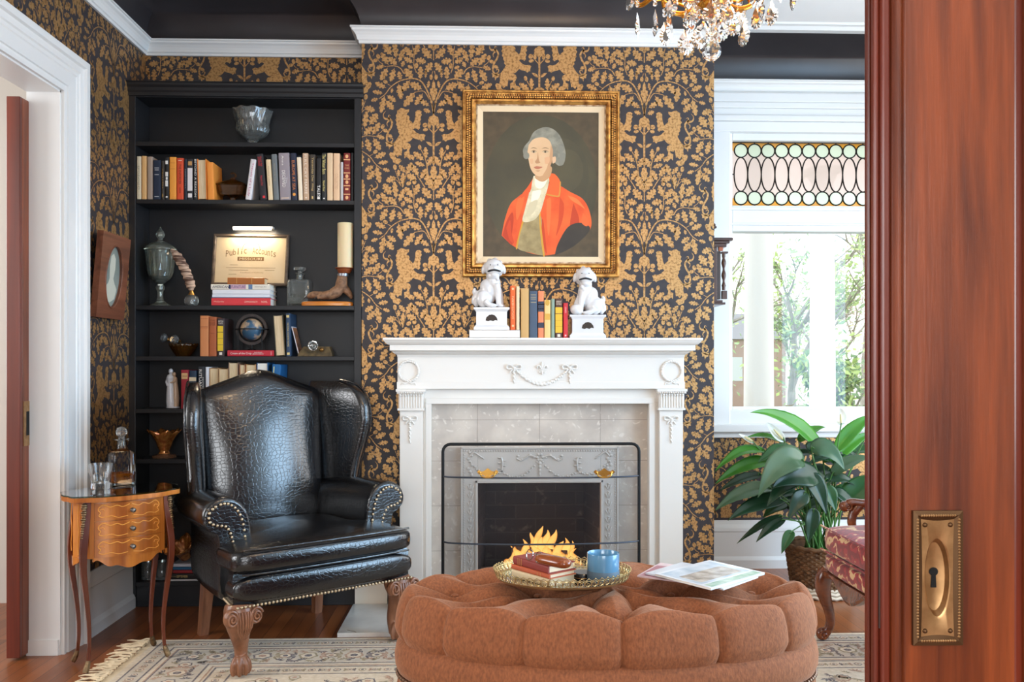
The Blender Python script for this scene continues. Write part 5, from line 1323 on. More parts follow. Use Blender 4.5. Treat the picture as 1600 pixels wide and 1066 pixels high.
for q in (-1, 1):
    berry_sw(cxm+q*0.015, zt-0.03, cxm+q*0.19, zt-0.075, 0.05)
    berry_sw(cxm+q*0.19, zt-0.075, cxm+q*0.35, zt-0.03, 0.035)
    sw([(cxm+q*0.01, y_-0.004, zt-0.01), (cxm+q*0.05, y_-0.006, zt+0.004), (cxm+q*0.09, y_-0.004, zt-0.02), (cxm+q*0.115, y_-0.004, zt-0.012)])
    for j in range(5): mb.ball((cxm+q*(0.03+j*0.02), y_-0.004, zt-0.004+0.012*sin(j*1.7)), (0.009, 0.005, 0.006), 6, 5)
    sw([(cxm+q*0.19, y_-0.004, zt-0.07), (cxm+q*0.187, y_-0.006, zt-0.03), (cxm+q*0.193, y_-0.004, zt-0.005)], 0.005)
    for j in range(5): mb.ball((cxm+q*(0.19+0.012*(-1)**j), y_-0.004, zt-0.06+j*0.013), (0.010, 0.005, 0.005), 6, 5)
    bx_ = cxm+q*0.35
    sw([(bx_, y_-0.004, zt), (bx_-q*0.02, y_-0.006, zt+0.02), (bx_-q*0.045, y_-0.004, zt+0.005), (bx_-q*0.07, y_-0.004, zt-0.012)])
    for j in range(8): mb.ball((bx_+0.010*sin(j*2.1), y_-0.004, zt+0.02-j*0.016), (0.008, 0.005, 0.008), 6, 5)
for j in range(4): mb.ball((cxm, y_-0.005, zt-0.035-j*0.018), (0.011-0.002*j, 0.005, 0.011), 8, 6)
for a in range(6): mb.ball((cxm+0.014*cos(a*pi/3), y_-0.005, zt-0.005+0.016*sin(a*pi/3)), (0.008, 0.005, 0.008), 6, 5)
o = mb.build('relief', ci)
# firebox
def brick_mat():
    m = bpy.data.materials.new('sooty_firebrick'); m.use_nodes = True; nt = m.node_tree; p = nt.nodes['Principled BSDF']; L = nt.links.new
    tc = nt.nodes.new('ShaderNodeTexCoord'); mpn = nt.nodes.new('ShaderNodeMapping'); mpn.inputs['Rotation'].default_value = (radians(90), 0, 0)
    b = nt.nodes.new('ShaderNodeTexBrick'); b.inputs['Scale'].default_value = 1; b.inputs['Brick Width'].default_value = 0.22; b.inputs['Row Height'].default_value = 0.075; b.inputs['Mortar Size'].default_value = 0.004
    b.inputs['Color1'].default_value = rgb(40, 38, 42); b.inputs['Color2'].default_value = rgb(50, 45, 46); b.inputs['Mortar'].default_value = rgb(62, 58, 58)
    n = nt.nodes.new('ShaderNodeTexNoise'); n.inputs['Scale'].default_value = 14; n.inputs['Detail'].default_value = 5
    r = nt.nodes.new('ShaderNodeValToRGB'); r.color_ramp.elements[0].position = 0.62; r.color_ramp.elements[1].position = 0.72; r.color_ramp.elements[1].color = (0.5, 0.5, 0.5, 1)
    mx = nt.nodes.new('ShaderNodeMixRGB'); mx.inputs['Color2'].default_value = rgb(120, 110, 104)
    L(tc.outputs['Object'], mpn.inputs[0]); L(mpn.outputs[0], b.inputs['Vector']); L(tc.outputs['Object'], n.inputs['Vector']); L(n.outputs['Fac'], r.inputs['Fac']); L(r.outputs['Color'], mx.inputs['Fac']); L(b.outputs['Color'], mx.inputs['Color1']); L(mx.outputs[0], p.inputs['Base Color'])
    p.inputs['Roughness'].default_value = 0.85
    bp = nt.nodes.new('ShaderNodeBump'); bp.invert = True; bp.inputs['Strength'].default_value = 0.6; bp.inputs['Distance'].default_value = 0.004; L(b.outputs['Fac'], bp.inputs['Height']); L(bp.outputs[0], p.inputs['Normal'])
    return m
M_brick = brick_mat()
fx0, fx1, fzt = FO[0]+0.003, FO[1]-0.003, FO[2]-0.003
mb = MB(M_brick); ybk = 4.74
X0, X1 = fx0-mx_c, fx1-mx_c; yi = YI+0.032-YFZ; yk = ybk-YFZ
mb.add([(X0+0.05, yk, 0.03), (X1-0.05, yk, 0.03), (X1-0.05, yk, fzt), (X0+0.05, yk, fzt), (X0, yi, 0.03), (X1, yi, 0.03), (X1, yi, fzt), (X0, yi, fzt)], [(0,1,2,3),(4,0,3,7),(1,5,6,2),(3,2,6,7),(4,5,1,0)])
fb = mb.build('firebox', fpl); q = fb.modifiers.new('thickness', 'SOLIDIFY'); q.thickness = 0.003; q.offset = 0
# hearth slab
hz = 0.02
hb0, hf0 = at(551, 944, 4.385), on_z(532, 996.5, hz)
M_marb = pm('white_marble_hearth', (224, 220, 212), rough=0.25, c2=(204, 198, 190), nscale=5, detail=8)
mb = MB(M_marb); hxl, hxr = ax(553, 4.38), ax(1130, 4.38)
mb.box(hxl, hxr, 3.885, YFZ+0.10, 0.0, hz); mb.mat(pm('hearth_crack', (120, 104, 84), rough=0.8))
for P in ([(-0.40,4.17),(-0.365,4.14),(-0.355,4.115),(-0.335,4.105)], [(-0.62,3.925),(-0.585,3.905),(-0.575,3.89)]):
    for a, b in zip(P, P[1:]): mb.tube([(a[0], a[1], hz), (b[0], b[1], hz)], 0.0016, 5)
tag(mb.build('hearth_slab', bevel=0.004), 'cracked white marble hearth slab in front of the fireplace', 'hearth')
# ---------------------------------------------------------------- logs and fire
random.seed(4)
M_bark = pm('charred_log', (58, 46, 40), rough=0.9, c2=(96, 80, 70), nscale=26, bump=0.8, bscale=50)
def log(lab, p0, p1, r):
    c = (Vector(p0)+Vector(p1))/2
    t = thing('log', lab, 'log', c, group=None)
    mb = MB(M_bark); d = (Vector(p1)-Vector(p0)); n = 12
    pts = [Vector(p0)-c+d*(k/n) for k in range(n+1)]
    mb.tube(pts, [r*(1+0.08*random.uniform(-1, 1)) for _ in pts], 14); mb.build('bark', t)
    mb = MB(pm('cut_log_end', (120, 92, 66), rough=0.9)); dn = d.normalized()
    for e, sgn in ((Vector(p0)-c, -1), (Vector(p1)-c, 1)):
        mb.M = Matrix.Translation(e+dn*sgn*0.0006) @ dn.to_track_quat('Z', 'Y').to_matrix().to_4x4(); mb.lathe([(r*0.9,0),(0.001,0.0004*sgn)], 14)
    mb.build('end_grain', t)
lx0 = ax(770, 4.52)
log('grey bark log lying at the left of the fire', (ax(752, 4.5), 4.50, 0.115), (ax(822, 4.5), 4.50, 0.115), 0.055)
log('charred log lying at the right of the fire', (ax(845, 4.5), 4.50, 0.110), (ax(925, 4.5), 4.52, 0.110), 0.05)
log('charred log lying across the top of the fire', (ax(802, 4.5), 4.55, 0.228), (ax(884, 4.5), 4.47, 0.212), 0.042)
mb = MB(M_iron)
gr = thing('fire_grate', 'black iron grate holding the burning logs', 'grate', (ax(842, 4.5), 4.5, 0.0345))
hw_ = (ax(925, 4.5)-ax(758, 4.5))/2
for k in range(7): mb = mb
mb = MB(M_iron)
for k in range(7): mb.box(-hw_+k*2*hw_/6-0.005, -hw_+k*2*hw_/6+0.005, -0.10, 0.11, 0.016, 0.026)
mb.box(-hw_, hw_, -0.10, -0.09, 0.004, 0.018); mb.box(-hw_, hw_, 0.09, 0.10, 0.004, 0.018)
mb.build('bars', gr)
for sx_ in (-1, 1):
    for y in (-0.09, 0.09): MB(M_iron).box(sx_*hw_*0.9-0.006, sx_*hw_*0.9+0.006, y-0.006, y+0.006, 0, 0.010).build('leg', gr)
def flame_mat():
    m = bpy.data.materials.new('flame'); m.use_nodes = True; nt = m.node_tree; nt.nodes.clear(); L = nt.links.new
    out = nt.nodes.new('ShaderNodeOutputMaterial'); em = nt.nodes.new('ShaderNodeEmission'); tr = nt.nodes.new('ShaderNodeBsdfTransparent'); mx = nt.nodes.new('ShaderNodeMixShader')
    tc = nt.nodes.new('ShaderNodeTexCoord'); sp = nt.nodes.new('ShaderNodeSeparateXYZ'); L(tc.outputs['Generated'], sp.inputs[0])
    r = nt.nodes.new('ShaderNodeValToRGB'); E = r.color_ramp.elements
    E[0].position = 0.0; E[0].color = (1.0, 0.22, 0.03, 1); E[1].position = 1.0; E[1].color = (1.0, 0.30, 0.03, 1)
    a = E.new(0.35); a.color = (1.0, 0.62, 0.16, 1); b = E.new(0.7); b.color = (1.0, 0.45, 0.06, 1)
    lw = nt.nodes.new('ShaderNodeLayerWeight'); lw.inputs['Blend'].default_value = 0.38
    r2 = nt.nodes.new('ShaderNodeValToRGB'); r2.color_ramp.elements[0].position = 0.05; r2.color_ramp.elements[0].color = (1.0, 0.66, 0.20, 1); r2.color_ramp.elements[1].position = 0.5; r2.color_ramp.elements[1].color = (1.0, 0.22, 0.02, 1)
    mxc = nt.nodes.new('ShaderNodeMixRGB'); mxc.inputs['Fac'].default_value = 0.6; L(lw.outputs['Facing'], r2.inputs['Fac']); L(sp.outputs['Z'], r.inputs['Fac']); L(r.outputs['Color'], mxc.inputs['Color1']); L(r2.outputs['Color'], mxc.inputs['Color2'])
    L(mxc.outputs[0], em.inputs['Color']); em.inputs['Strength'].default_value = 1.15
    n = nt.nodes.new('ShaderNodeTexNoise'); n.inputs['Scale'].default_value = 22; L(tc.outputs['Object'], n.inputs['Vector'])
    ad = nt.nodes.new('ShaderNodeMath'); ad.operation = 'ADD'; L(lw.outputs['Facing'], ad.inputs[0])
    mu = nt.nodes.new('ShaderNodeMath'); mu.operation = 'MULTIPLY_ADD'; L(n.outputs['Fac'], mu.inputs[0]); mu.inputs[1].default_value = 0.7; mu.inputs[2].default_value = -0.14; L(mu.outputs[0], ad.inputs[1])
    ad.use_clamp = True
    L(ad.outputs[0], mx.inputs['Fac']); L(em.outputs[0], mx.inputs[1]); L(tr.outputs[0], mx.inputs[2]); L(mx.outputs[0], out.inputs['Surface'])
    return m
M_flame = flame_mat()
fr = thing('fire', 'orange and yellow flames burning among the logs', 'fire', (ax(848, 4.5), 4.5, 0.06), kind='stuff')
def FL(u, v): p = at(u, v, 4.49); return (p.x-ax(848, 4.5), p.z-0.06)
random.seed(3)
for (u0, ut, vt, rad, dy) in ((842,843,822,.050,.0),(822,816,842,.046,-.02),(860,864,829,.050,.02),(878,884,840,.046,-.01),(806,800,856,.040,.02),(893,900,858,.036,.0),(850,848,838,.060,-.04),(832,835,834,.045,.03),(868,874,844,.055,-.05),(796,790,872,.030,-.02),(814,808,852,.045,-.04),(888,892,848,.040,.04),(901,906,876,.026,-.03),(846,854,832,.05,.05),(838,830,848,.06,-.06),(858,852,850,.06,-.07),(826,826,856,.05,-.07),(878,880,858,.05,-.07)):
    b = FL(u0, 886); t_ = FL(ut, vt); n = 22; ph = random.random()*6
    pts = []; rr = []
    for k in range(n+1):
        q = k/n; pts.append((b[0]+(t_[0]-b[0])*q+0.020*q*sin(q*6+ph), dy+0.012*sin(q*6+vt), b[1]+(t_[1]-b[1])*q)); rr.append(max(0.001, rad*min(1, q*5+.25)*(1-q)**0.75*(1+0.16*sin(q*15+ph))))
    mb = MB(M_flame); mb.tube(pts, rr, 16, flat=0.55, up=(0, 1, 0)); mb.build('flame', fr)
fl = bpy.data.lights.new('fire_glow', 'POINT'); fl.energy = 1.1; fl.color = (1.0, 0.45, 0.14); fl.shadow_soft_size = 0.08
fo = bpy.data.objects.new('fire_glow', fl); fo.location = (ax(848, 4.45), 4.40, 0.30); COL.objects.link(fo)
# ---------------------------------------------------------------- fire screen
YSC = 4.09
s0, s1 = ax(692, YSC), ax(998.5, YSC); zs1 = az(694, YSC, 840)
scn = thing('fire_screen', 'black framed curved mesh fire screen standing on the hearth', 'fire screen', ((s0+s1)/2, YSC, hz))
hw_ = (s1-s0)/2; zt_ = zs1-hz
def mesh_mat():
    m = bpy.data.materials.new('fine_wire_mesh'); m.use_nodes = True; nt = m.node_tree; p = nt.nodes['Principled BSDF']; L = nt.links.new
    p.inputs['Base Color'].default_value = rgb(40, 42, 48); p.inputs['Metallic'].default_value = 0.3; p.inputs['Roughness'].default_value = 0.5
    p.inputs['Alpha'].default_value = 0.30
    return m
def bowed(x): return -0.075*(1-(x/hw_)**2)**0.5 if abs(x) < hw_ else 0
mb = MB(M_iron)
cr_ = 0.035
path = [(-hw_, 0, 0.01), (-hw_, 0, zt_-cr_)] + [(-hw_+cr_-cr_*cos(a), 0, zt_-cr_+cr_*sin(a)) for a in (0.4, 0.8, 1.2, 1.57)] + [(0, 0, zt_)] + [(hw_-cr_+cr_*sin(a), 0, zt_-cr_+cr_*cos(a)) for a in (0.0, 0.4, 0.8, 1.2, 1.57)] + [(hw_, 0, 0.01)]
mb.tube(path, 0.0075, 10); mb.tube([(-hw_, 0, 0.01), (hw_, 0, 0.01)], 0.006, 8)
fr_ = mb.build('frame', scn)
for s_ in (-1, 1):
    mb = MB(M_iron); mb.box(s_*hw_-0.012, s_*hw_+0.012, -0.05, 0.05, 0, 0.008); mb.build('foot', scn, bevel=0.002)
for (v, name) in ((746.5, 'hoop'), (850, 'hoop')):
    z = az(v, YSC-0.06, 840)-hz
    mb = MB(pm('dull_steel', (70, 76, 86), rough=0.4, metal=0.7)); mb.tube([(x*hw_, bowed(x*hw_), z) for x in [-1+2*k/36 for k in range(37)]], 0.0042, 8); mb.build(name, scn)
mb = MB(mesh_mat())
def scf(u, v):
    x = (-1+2*u)*(hw_-0.004); z = 0.012+(zt_-0.014-0.012)*v
    b = bowed(x)*min(1, max(0, (1-v)*5))
    return (x, b-0.001, z)
mb.grid(scf, 40, 12); mb.build('mesh_panel', scn)
M_brass = pm('polished_brass', (214, 166, 84), rough=0.25, metal=1.0)
for (u, lab) in ((762, 'handle'), (942, 'handle')):
    c = at(u, 737, YSC-0.02); X, Z = c.x-(s0+s1)/2, c.z-hz; yb2 = -0.072 if abs(X) < hw_*0.6 else -0.05
    yb2 = bowed(X)-0.004
    mb = MB(M_brass)
    P = [(-0.05,0.004),(-0.04,0.014),(-0.03,0.006),(-0.018,0.008),(0,0.022),(0.018,0.008),(0.03,0.006),(0.04,0.014),(0.05,0.004),(0.04,-0.008),(0.022,-0.010),(0.0,-0.024),(-0.022,-0.010),(-0.04,-0.008)]
    mb.prism(P, lambda a, b, d: (X+a, d, Z+b), yb2-0.003, yb2)
    mb.tube(spline([(X-0.034, yb2-0.008, Z+0.002), (X-0.03, yb2-0.014, Z-0.012), (X-0.012, yb2-0.016, Z-0.02), (X+0.012, yb2-0.016, Z-0.02), (X+0.03, yb2-0.014, Z-0.012), (X+0.034, yb2-0.008, Z+0.002)], 5), 0.0035, 8)
    for q in (-1, 1): mb.ball((X+q*0.035, yb2-0.006, Z+0.002), 0.007, 10, 7)
    mb.build(lab, scn)

# ================================================================ ON THE MANTEL SHELF
YM = 4.27; zM = ZS+0.0005; sM = px(YM)
G = 'books between the two lion dogs on the mantel'
def mbk(lab, u0, u1, v0, v1, col, zb, **k): return px_book(lab, u0, u1, v0, v1, YM-0.06, zb, col, depth=0.125, group=G, **k)
# white slab book under the left statue
xa, xb = ax(733.5, YM-0.05), ax(812, YM-0.05)
zsl = az(516, YM-0.05, 770)
slb = thing('white_book', 'large plain white book lying under the left lion dog', 'book', ((xa+xb)/2, YM-0.075, zM))
hb_ = zsl-zM; w_ = (xb-xa)/2
mb = MB(pm('white_book_cloth', (238, 232, 226), rough=0.5)); mb.box(-w_, w_, 0, 0.15, 0, 0.003); mb.box(-w_, w_, 0, 0.15, hb_-0.003, hb_); mb.box(-w_, w_, 0, 0.004, 0, hb_); mb.build('cover', slb, bevel=0.0008)
mb = MB(MATS['white_book_pages']); mb.box(-w_+0.004, w_-0.004, 0.0045, 0.145, 0.0035, hb_-0.0035); mb.build('page_block', slb)
zl = zM+hb_+0.0005
mbk('orange book standing on the white book beside the left lion dog', 797.2, 805.6, 447, 516, (226, 100, 44), zl, deco=[('up', (246,190,140), 0, .5, .010, .11, 'SOUTHERN'), ('dot', (246,190,140), 0, .93, .012, .012), ('dot', (246,190,140), 0, .09, .012, .012)])
mbk('cream book standing on the white book beside the orange one', 806.4, 811.8, 448, 516, (232, 206, 168), zl)
mbk('tall tan book with a mottled spine on the mantel', 813.8, 826.6, 448.5, 526, (202, 162, 104), zM, pages=M_page)
mbk('blue grey book with faint gilt lines on the mantel', 827.2, 839.8, 453, 526, (70, 86, 106), zM, deco=[('bar_gilt', (160,150,120), 0, b, .026, .003) for b in (.92,.87,.83,.76)])
mbk('orange book with two navy bands on the mantel', 840.6, 849.8, 453, 526, (232, 134, 92), zM, deco=[('bar', (48,54,74), 0, .67, .028, .05), ('bar', (48,54,74), 0, .27, .028, .026), ('bar_gilt', (214,180,120), 0, .72, .028, .003), ('bar_gilt', (214,180,120), 0, .62, .028, .003)])
mbk('pale yellow book with a rounded top on the mantel', 850.4, 860.4, 467, 526, (232, 196, 130), zM, deco=[('bar', (214,164,70), 0, .56, .026, .03), ('dot', (206,160,66), 0, .93, .022, .03)])
mbk('thin grey green book on the mantel', 861.2, 866.8, 465, 526, (140, 160, 142), zM)
mbk('brown book with four yellow squares on its spine on the mantel', 867.4, 879.0, 464.5, 526, (86, 56, 46), zM, deco=[('bar', (232,180,50), 0, b, .034, .030) for b in (.70,.53,.37,.21)] + [('word', (226,210,190), 0, .92, .026, .009, 'GREAT'), ('word', (226,210,190), 0, .86, .026, .008, 'NOVELS'), ('bar', (226,216,200), 0, .06, .014, .013)])
mbk('small bright red book beside the right lion dog', 880.0, 887.6, 471.5, 526, (206, 48, 56), zM, deco=[('down', (246,200,200), 0, .8, .007, .03, 'SONNETS'), ('bar', (246,200,200), 0, .07, .008, .008)])
# lion dogs
M_blanc = pm('white_glazed_ceramic', (216, 216, 217), rough=0.18, coat=0.5)
def lion_dog(lab, u_c, v_base, v_top, plinth_v, w_px, mirror, ball=False):
    """seated guardian lion on a plinth; local +x is the way the body faces"""
    zb_ = az(plinth_v, YM-0.03, 840); z0 = (zl if not ball else zM)
    c = ax(u_c, YM-0.03)
    t = thing('lion_dog_statue', lab, 'statue', (c, YM-0.03, z0))
    hp = zb_-z0; hw = w_px*sM/2
    mb = MB(M_blanc)
    pr = [(1.0,0),(1.0,0.012),(0.86,0.026),(0.86,hp-0.022),(0.93,hp-0.012),(1.0,hp-0.010),(1.0,hp)]
    mb.rings([[(sx_*hw*r, sy_*0.045*r, z) for sx_, sy_ in ((-1,-1),(1,-1),(1,1),(-1,1))] for r, z in pr], True, True, True, False)
    mb.build('plinth', t, bevel=0.002)
    mb = MB(pm('plinth_opening', (52, 40, 32), rough=0.6)); P = [(-0.030,-0.012),(-0.026,0.004),(-0.012,0.016),(0.002,0.019),(0.016,0.014),(0.026,0.002),(0.030,-0.012),(0.018,-0.009),(0.008,-0.015),(-0.006,-0.011),(-0.016,-0.015)]
    yy = -0.045*0.86-0.0008
    mb.flat([(a, b+hp*0.52) for a, b in P], lambda a, b: (a, yy, b)); mb.build('opening', t)
    m = mirror
    mb = MB(M_blanc); H = az(v_top, YM-0.03, 840)-zb_; S = H/0.235
    def B(x, y, z, rx, ry, rz, rot=0): mb.ball((m*x*S, y*S, hp+z*S), (rx*S, ry*S, rz*S), 18, 12, Matrix.Rotation(-m*rot, 3, 'Y'))
    def T(pts, rr): mb.tube([(m*x*S, y*S, hp+z*S) for x, y, z in pts], [r*S for r in rr], 14)
    B(-.030,.004,.050,.046,.040,.048); B(-.012,.002,.085,.040,.036,.055,.45); B(.010,.0,.115,.034,.034,.045,.2)   # haunch, trunk, chest
    B(.006,.002,.150,.032,.032,.030); B(.010,-.004,.190,.046,.040,.043); B(.012,-.030,.182,.034,.024,.022); B(.012,-.036,.168,.032,.017,.010)
    for s_ in (-1, 1):
        B(.010+s_*.047,.004,.184,.011,.015,.024,s_*.2); B(.012+s_*.017,-.034,.200,.008,.008,.007); B(.012+s_*.022,-.03,.188,.010,.010,.010)
    B(.012,-.050,.186,.010,.008,.007); B(.012,-.034,.156,.018,.014,.016); B(.008,-.02,.150,.03,.022,.018)
    for k in range(9):
        a = 2*pi*k/9; B(.010+.038*cos(a),.012,.190+.038*sin(a),.013,.014,.013)
    B(.01,0,.222,.014,.014,.010)
    B(-.040,-.022,.040,.032,.020,.040,.2); T([(-.03,-.034,.03),(-.012,-.038,.012),(.006,-.040,.008)], [.017,.013,.012]); B(.010,-.040,.009,.016,.012,.009)
    B(-.040,.024,.040,.032,.020,.040,.2); T([(-.03,.034,.03),(-.010,.036,.012),(.006,.038,.008)], [.017,.013,.012])
    T([(.022,-.022,.110),(.030,-.026,.075),(.032,-.026,.035),(.034,-.028,.012)], [.019,.015,.0125,.012]); B(.040,-.030,.009,.016,.012,.009)
    if ball: T([(.024,.016,.110),(.036,.010,.085),(.050,-.004,.062),(.056,-.016,.048)], [.018,.014,.012,.011])
    else: T([(.022,.020,.110),(.040,.022,.075),(.046,.022,.035),(.046,.022,.012)], [.018,.014,.0125,.012]); B(.052,.020,.009,.015,.012,.009)
    B(-.078,.004,.050,.014,.018,.034,-.35); B(-.072,.004,.030,.016,.016,.026); B(-.082,.004,.080,.009,.010,.016,-.3); B(.028,-.030,.135,.009,.009,.009)
    if ball: B(.058,-.026,.026,.026,.026,.026)
    mb.build('body', t, remesh=0.0028, smooth_it=2)
    mb = MB(pm('mouth_shadow', (44, 44, 46), rough=0.6))
    mb.tube(spline([(m*(.012-.031)*S, -.045*S, hp+.168*S), (m*.012*S, -.0545*S, hp+.174*S), (m*(.012+.031)*S, -.045*S, hp+.168*S)], 5), [.003*S]+[.0058*S]*9+[.003*S], 8, flat=0.8)
    for s_ in (-1, 1): mb.ball((m*(.012+s_*.017)*S, -.0415*S, hp+.199*S), .003*S, 8, 6)
    mb.build('mouth_and_eyes', t)
lion_dog('white ceramic lion dog on the left of the mantel, on the white book', 768, 516, 404, 481.5, 57, 1, False)
lion_dog('white ceramic lion dog on the right of the mantel with its paw on a ball', 917, 526, 417, 492.5, 58, -1, True)

# ================================================================ PORTRAIT
YP = 4.392
f0, f1 = at(722.5, 432, YP-0.04), at(968, 143, YP-0.04)
pcx, pz0 = (f0.x+f1.x)/2, f0.z; pw, ph = f1.x-f0.x, f1.z-f0.z
pt_ = thing('framed_portrait', 'gilt framed oval portrait of a man in an orange red coat over the mantel', 'painting', (pcx, YP, pz0))
pt_.rotation_euler = (radians(1.2), 0, 0)
M_gilt = pm('worn_gilt', (222, 168, 92), rough=0.35, metal=0.7, c2=(140, 88, 42), nscale=26, lo=0.40, hi=0.66, bump=0.3, bscale=120)
M_gild = pm('dark_gilt', (134, 94, 52), rough=0.4, metal=0.6, c2=(60, 40, 26), nscale=60, lo=0.4, hi=0.6)
M_gils = pm('silvered_gilt', (196, 176, 150), rough=0.4, metal=0.5, c2=(120, 92, 66), nscale=40)
W2, H2 = pw/2, ph
frame_part('outer_moulding', pt_, M_gilt, -W2, W2, 0, H2, [(0,0.0),(0,-0.030),(0.005,-0.036),(0.011,-0.036),(0.014,-0.028),(0.020,-0.026)])
frame_part('carved_band', pt_, M_gild, -W2, W2, 0, H2, [(0.018,-0.010),(0.018,-0.026),(0.026,-0.034),(0.038,-0.034),(0.044,-0.026),(0.044,-0.010)])
mb = MB(M_gilt)
def along(x0, z0, x1, z1, n):
    for k in range(n):
        t_ = (k+0.5)/n; mb.ball((x0+(x1-x0)*t_, -0.034, z0+(z1-z0)*t_), (0.0055, 0.0045, 0.0055), 6, 4)
for d in (0.026, 0.037):
    along(-W2+d, d, W2-d, d, 62); along(-W2+d, H2-d, W2-d, H2-d, 62); along(-W2+d, d, -W2+d, H2-d, 74); along(W2-d, d, W2-d, H2-d, 74)
mb.build('carved_beads', pt_)
frame_part('inner_moulding', pt_, M_gilt, -W2, W2, 0, H2, [(0.043,-0.010),(0.043,-0.028),(0.050,-0.040),(0.058,-0.040),(0.066,-0.030),(0.070,-0.020),(0.070,-0.008)])
frame_part('silver_edge', pt_, M_gils, -W2, W2, 0, H2, [(0.0695,-0.008),(0.0695,-0.021),(0.076,-0.021),(0.076,-0.008)])
frame_part('liner', pt_, pm('cream_linen_liner', (232, 206, 168), rough=0.7), -W2, W2, 0, H2, [(0.0755,-0.006),(0.0755,-0.018),(0.104,-0.011),(0.104,-0.006)])
# the painting: a plain generic sitter in an oval, as flat areas of paint
def paint(c, c2=None, n=14): return pm('paint_%d_%d_%d' % c, c, rough=0.5, c2=c2, nscale=n)
kx = (W2-0.104)/300.0; kz = (H2-0.208)/750.0      # half width / half height in the picture's own units (600 x 750)
mb = MB(paint((70, 58, 40), (84, 70, 48), 20)); cz_ = H2/2
lay = [0]
def fig(mat, pts, smooth=6):
    P = [Vector((p[0], p[1], 0)) for p in pts]
    if smooth:
        P = spline(P+[P[0]], smooth)[:-1]
    lay[0] += 1
    y = -0.008-lay[0]*0.00006
    mb.mat(mat); mb.flat([(p.x, p.y) for p in P], lambda a, b: ((a-300)*kx, y, cz_+(375-b)*kz))
mb.box(-300*kx-0.001, 300*kx+0.001, -0.008, -0.004, cz_-375*kz-0.001, cz_+375*kz+0.001)
fig(paint((62, 58, 42), (76, 70, 48), 5), [(300+292*cos(a*pi/16), 380+366*sin(a*pi/16)) for a in range(32)], 0)
fig(paint((74, 69, 49), (66, 62, 44), 6), [(400+150*cos(a*pi/12), 330+200*sin(a*pi/12)) for a in range(24)], 0)
fig(paint((82, 76, 52), (72, 67, 48), 6), [(440+80*cos(a*pi/12), 300+110*sin(a*pi/12)) for a in range(24)], 0)
# coat
fig(paint((216, 72, 26), (232, 98, 40), 9), [(96,640),(112,560),(140,480),(180,440),(250,390),(300,372),(380,372),(450,410),(520,450),(556,520),(560,600),(500,668),(430,716),(360,738),(300,742),(220,724),(150,690)])
fig(paint((186, 54, 20)), [(100,640),(120,570),(150,520),(158,560),(150,630),(150,690)])
fig(paint((190, 58, 22)), [(470,470),(500,560),(480,640),(452,600),(460,520)])
fig(paint((44, 40, 36), (56, 50, 42), 10), [(372,742),(390,680),(440,596),(500,572),(552,590),(548,622),(490,680),(430,718)])
for P_, c_ in (([(300,560),(306,620),(318,700),(330,730),(322,640),(312,560)], (196, 62, 22)), ([(400,440),(420,480),(412,560),(380,640),(392,560),(396,480)], (204, 66, 24)), ([(440,430),(490,450),(530,500),(500,480),(460,456)], (240, 118, 58)), ([(330,450),(352,450),(350,560),(340,640),(330,560)], (236, 108, 50)), ([(180,450),(214,430),(200,500),(176,560),(170,500)], (236, 104, 46)), ([(120,600),(140,560),(146,620),(160,680),(136,660)], (206, 66, 24)), ([(520,520),(548,560),(540,590),(512,570)], (236, 100, 44))): fig(paint(c_), P_)
# waistcoat and cravat
fig(paint((170, 150, 104), (140, 122, 80), 24), [(208,560),(250,540),(300,540),(304,620),(312,700),(318,742),(250,730),(180,706),(190,640)])
fig(paint((206, 150, 50)), [(204,560),(212,562),(190,640),(178,706),(170,702),(186,630)], 3)
fig(paint((206, 150, 50)), [(300,420),(308,424),(298,520),(306,620),(320,742),(312,742),(298,640),(290,520)], 3)
fig(paint((228, 214, 178), (196, 184, 146), 26), [(262,330),(340,326),(338,380),(318,450),(296,520),(262,560),(206,566),(218,500),(236,430),(250,370)])
fig(paint((244, 234, 204)), [(268,345),(330,340),(318,380),(296,396),(272,384)])
fig(paint((244, 234, 204)), [(256,410),(300,404),(286,450),(250,470)])
fig(paint((206, 192, 156)), [(240,470),(282,456),(262,520),(222,540)])
# collar
fig(paint((232, 96, 40)), [(340,318),(372,320),(402,362),(398,420),(386,436),(330,424),(344,380)], 3)
fig(paint((210, 140, 54)), [(398,362),(404,362),(400,424),(388,440),(328,428),(330,422),(384,432),(394,418)], 3)
fig(paint((224, 86, 34)), [(262,338),(254,360),(244,412),(196,446),(206,418),(232,386)], 3)
# head: a plain oval face turned slightly, grey hair
hair = paint((152, 148, 130), (122, 120, 106), 30)
fig(hair, [(238,150),(262,104),(306,80),(352,82),(392,112),(416,160),(428,210),(420,262),(392,276),(360,250),(300,200),(246,216),(218,240),(206,204),(214,178)])
skin = paint((214, 172, 128), (222, 184, 142), 8)
fig(paint((196, 150, 106)), [(280,300),(352,280),(348,330),(310,360),(270,340)])
fig(skin, [(236,170),(262,140),(310,130),(346,150),(360,200),(356,250),(338,300),(304,330),(272,326),(248,296),(236,250),(230,210)])
fig(paint((198, 150, 108)), [(352,170),(362,200),(358,250),(338,302),(308,330),(330,290),(342,240)])
fig(paint((222, 180, 140)), [(360,232),(376,230),(376,256),(360,264)])
fig(paint((218, 166, 124)), [(318,236),(344,232),(342,262),(322,266)]); fig(paint((218, 170, 128)), [(242,244),(258,242),(258,266),(246,266)])
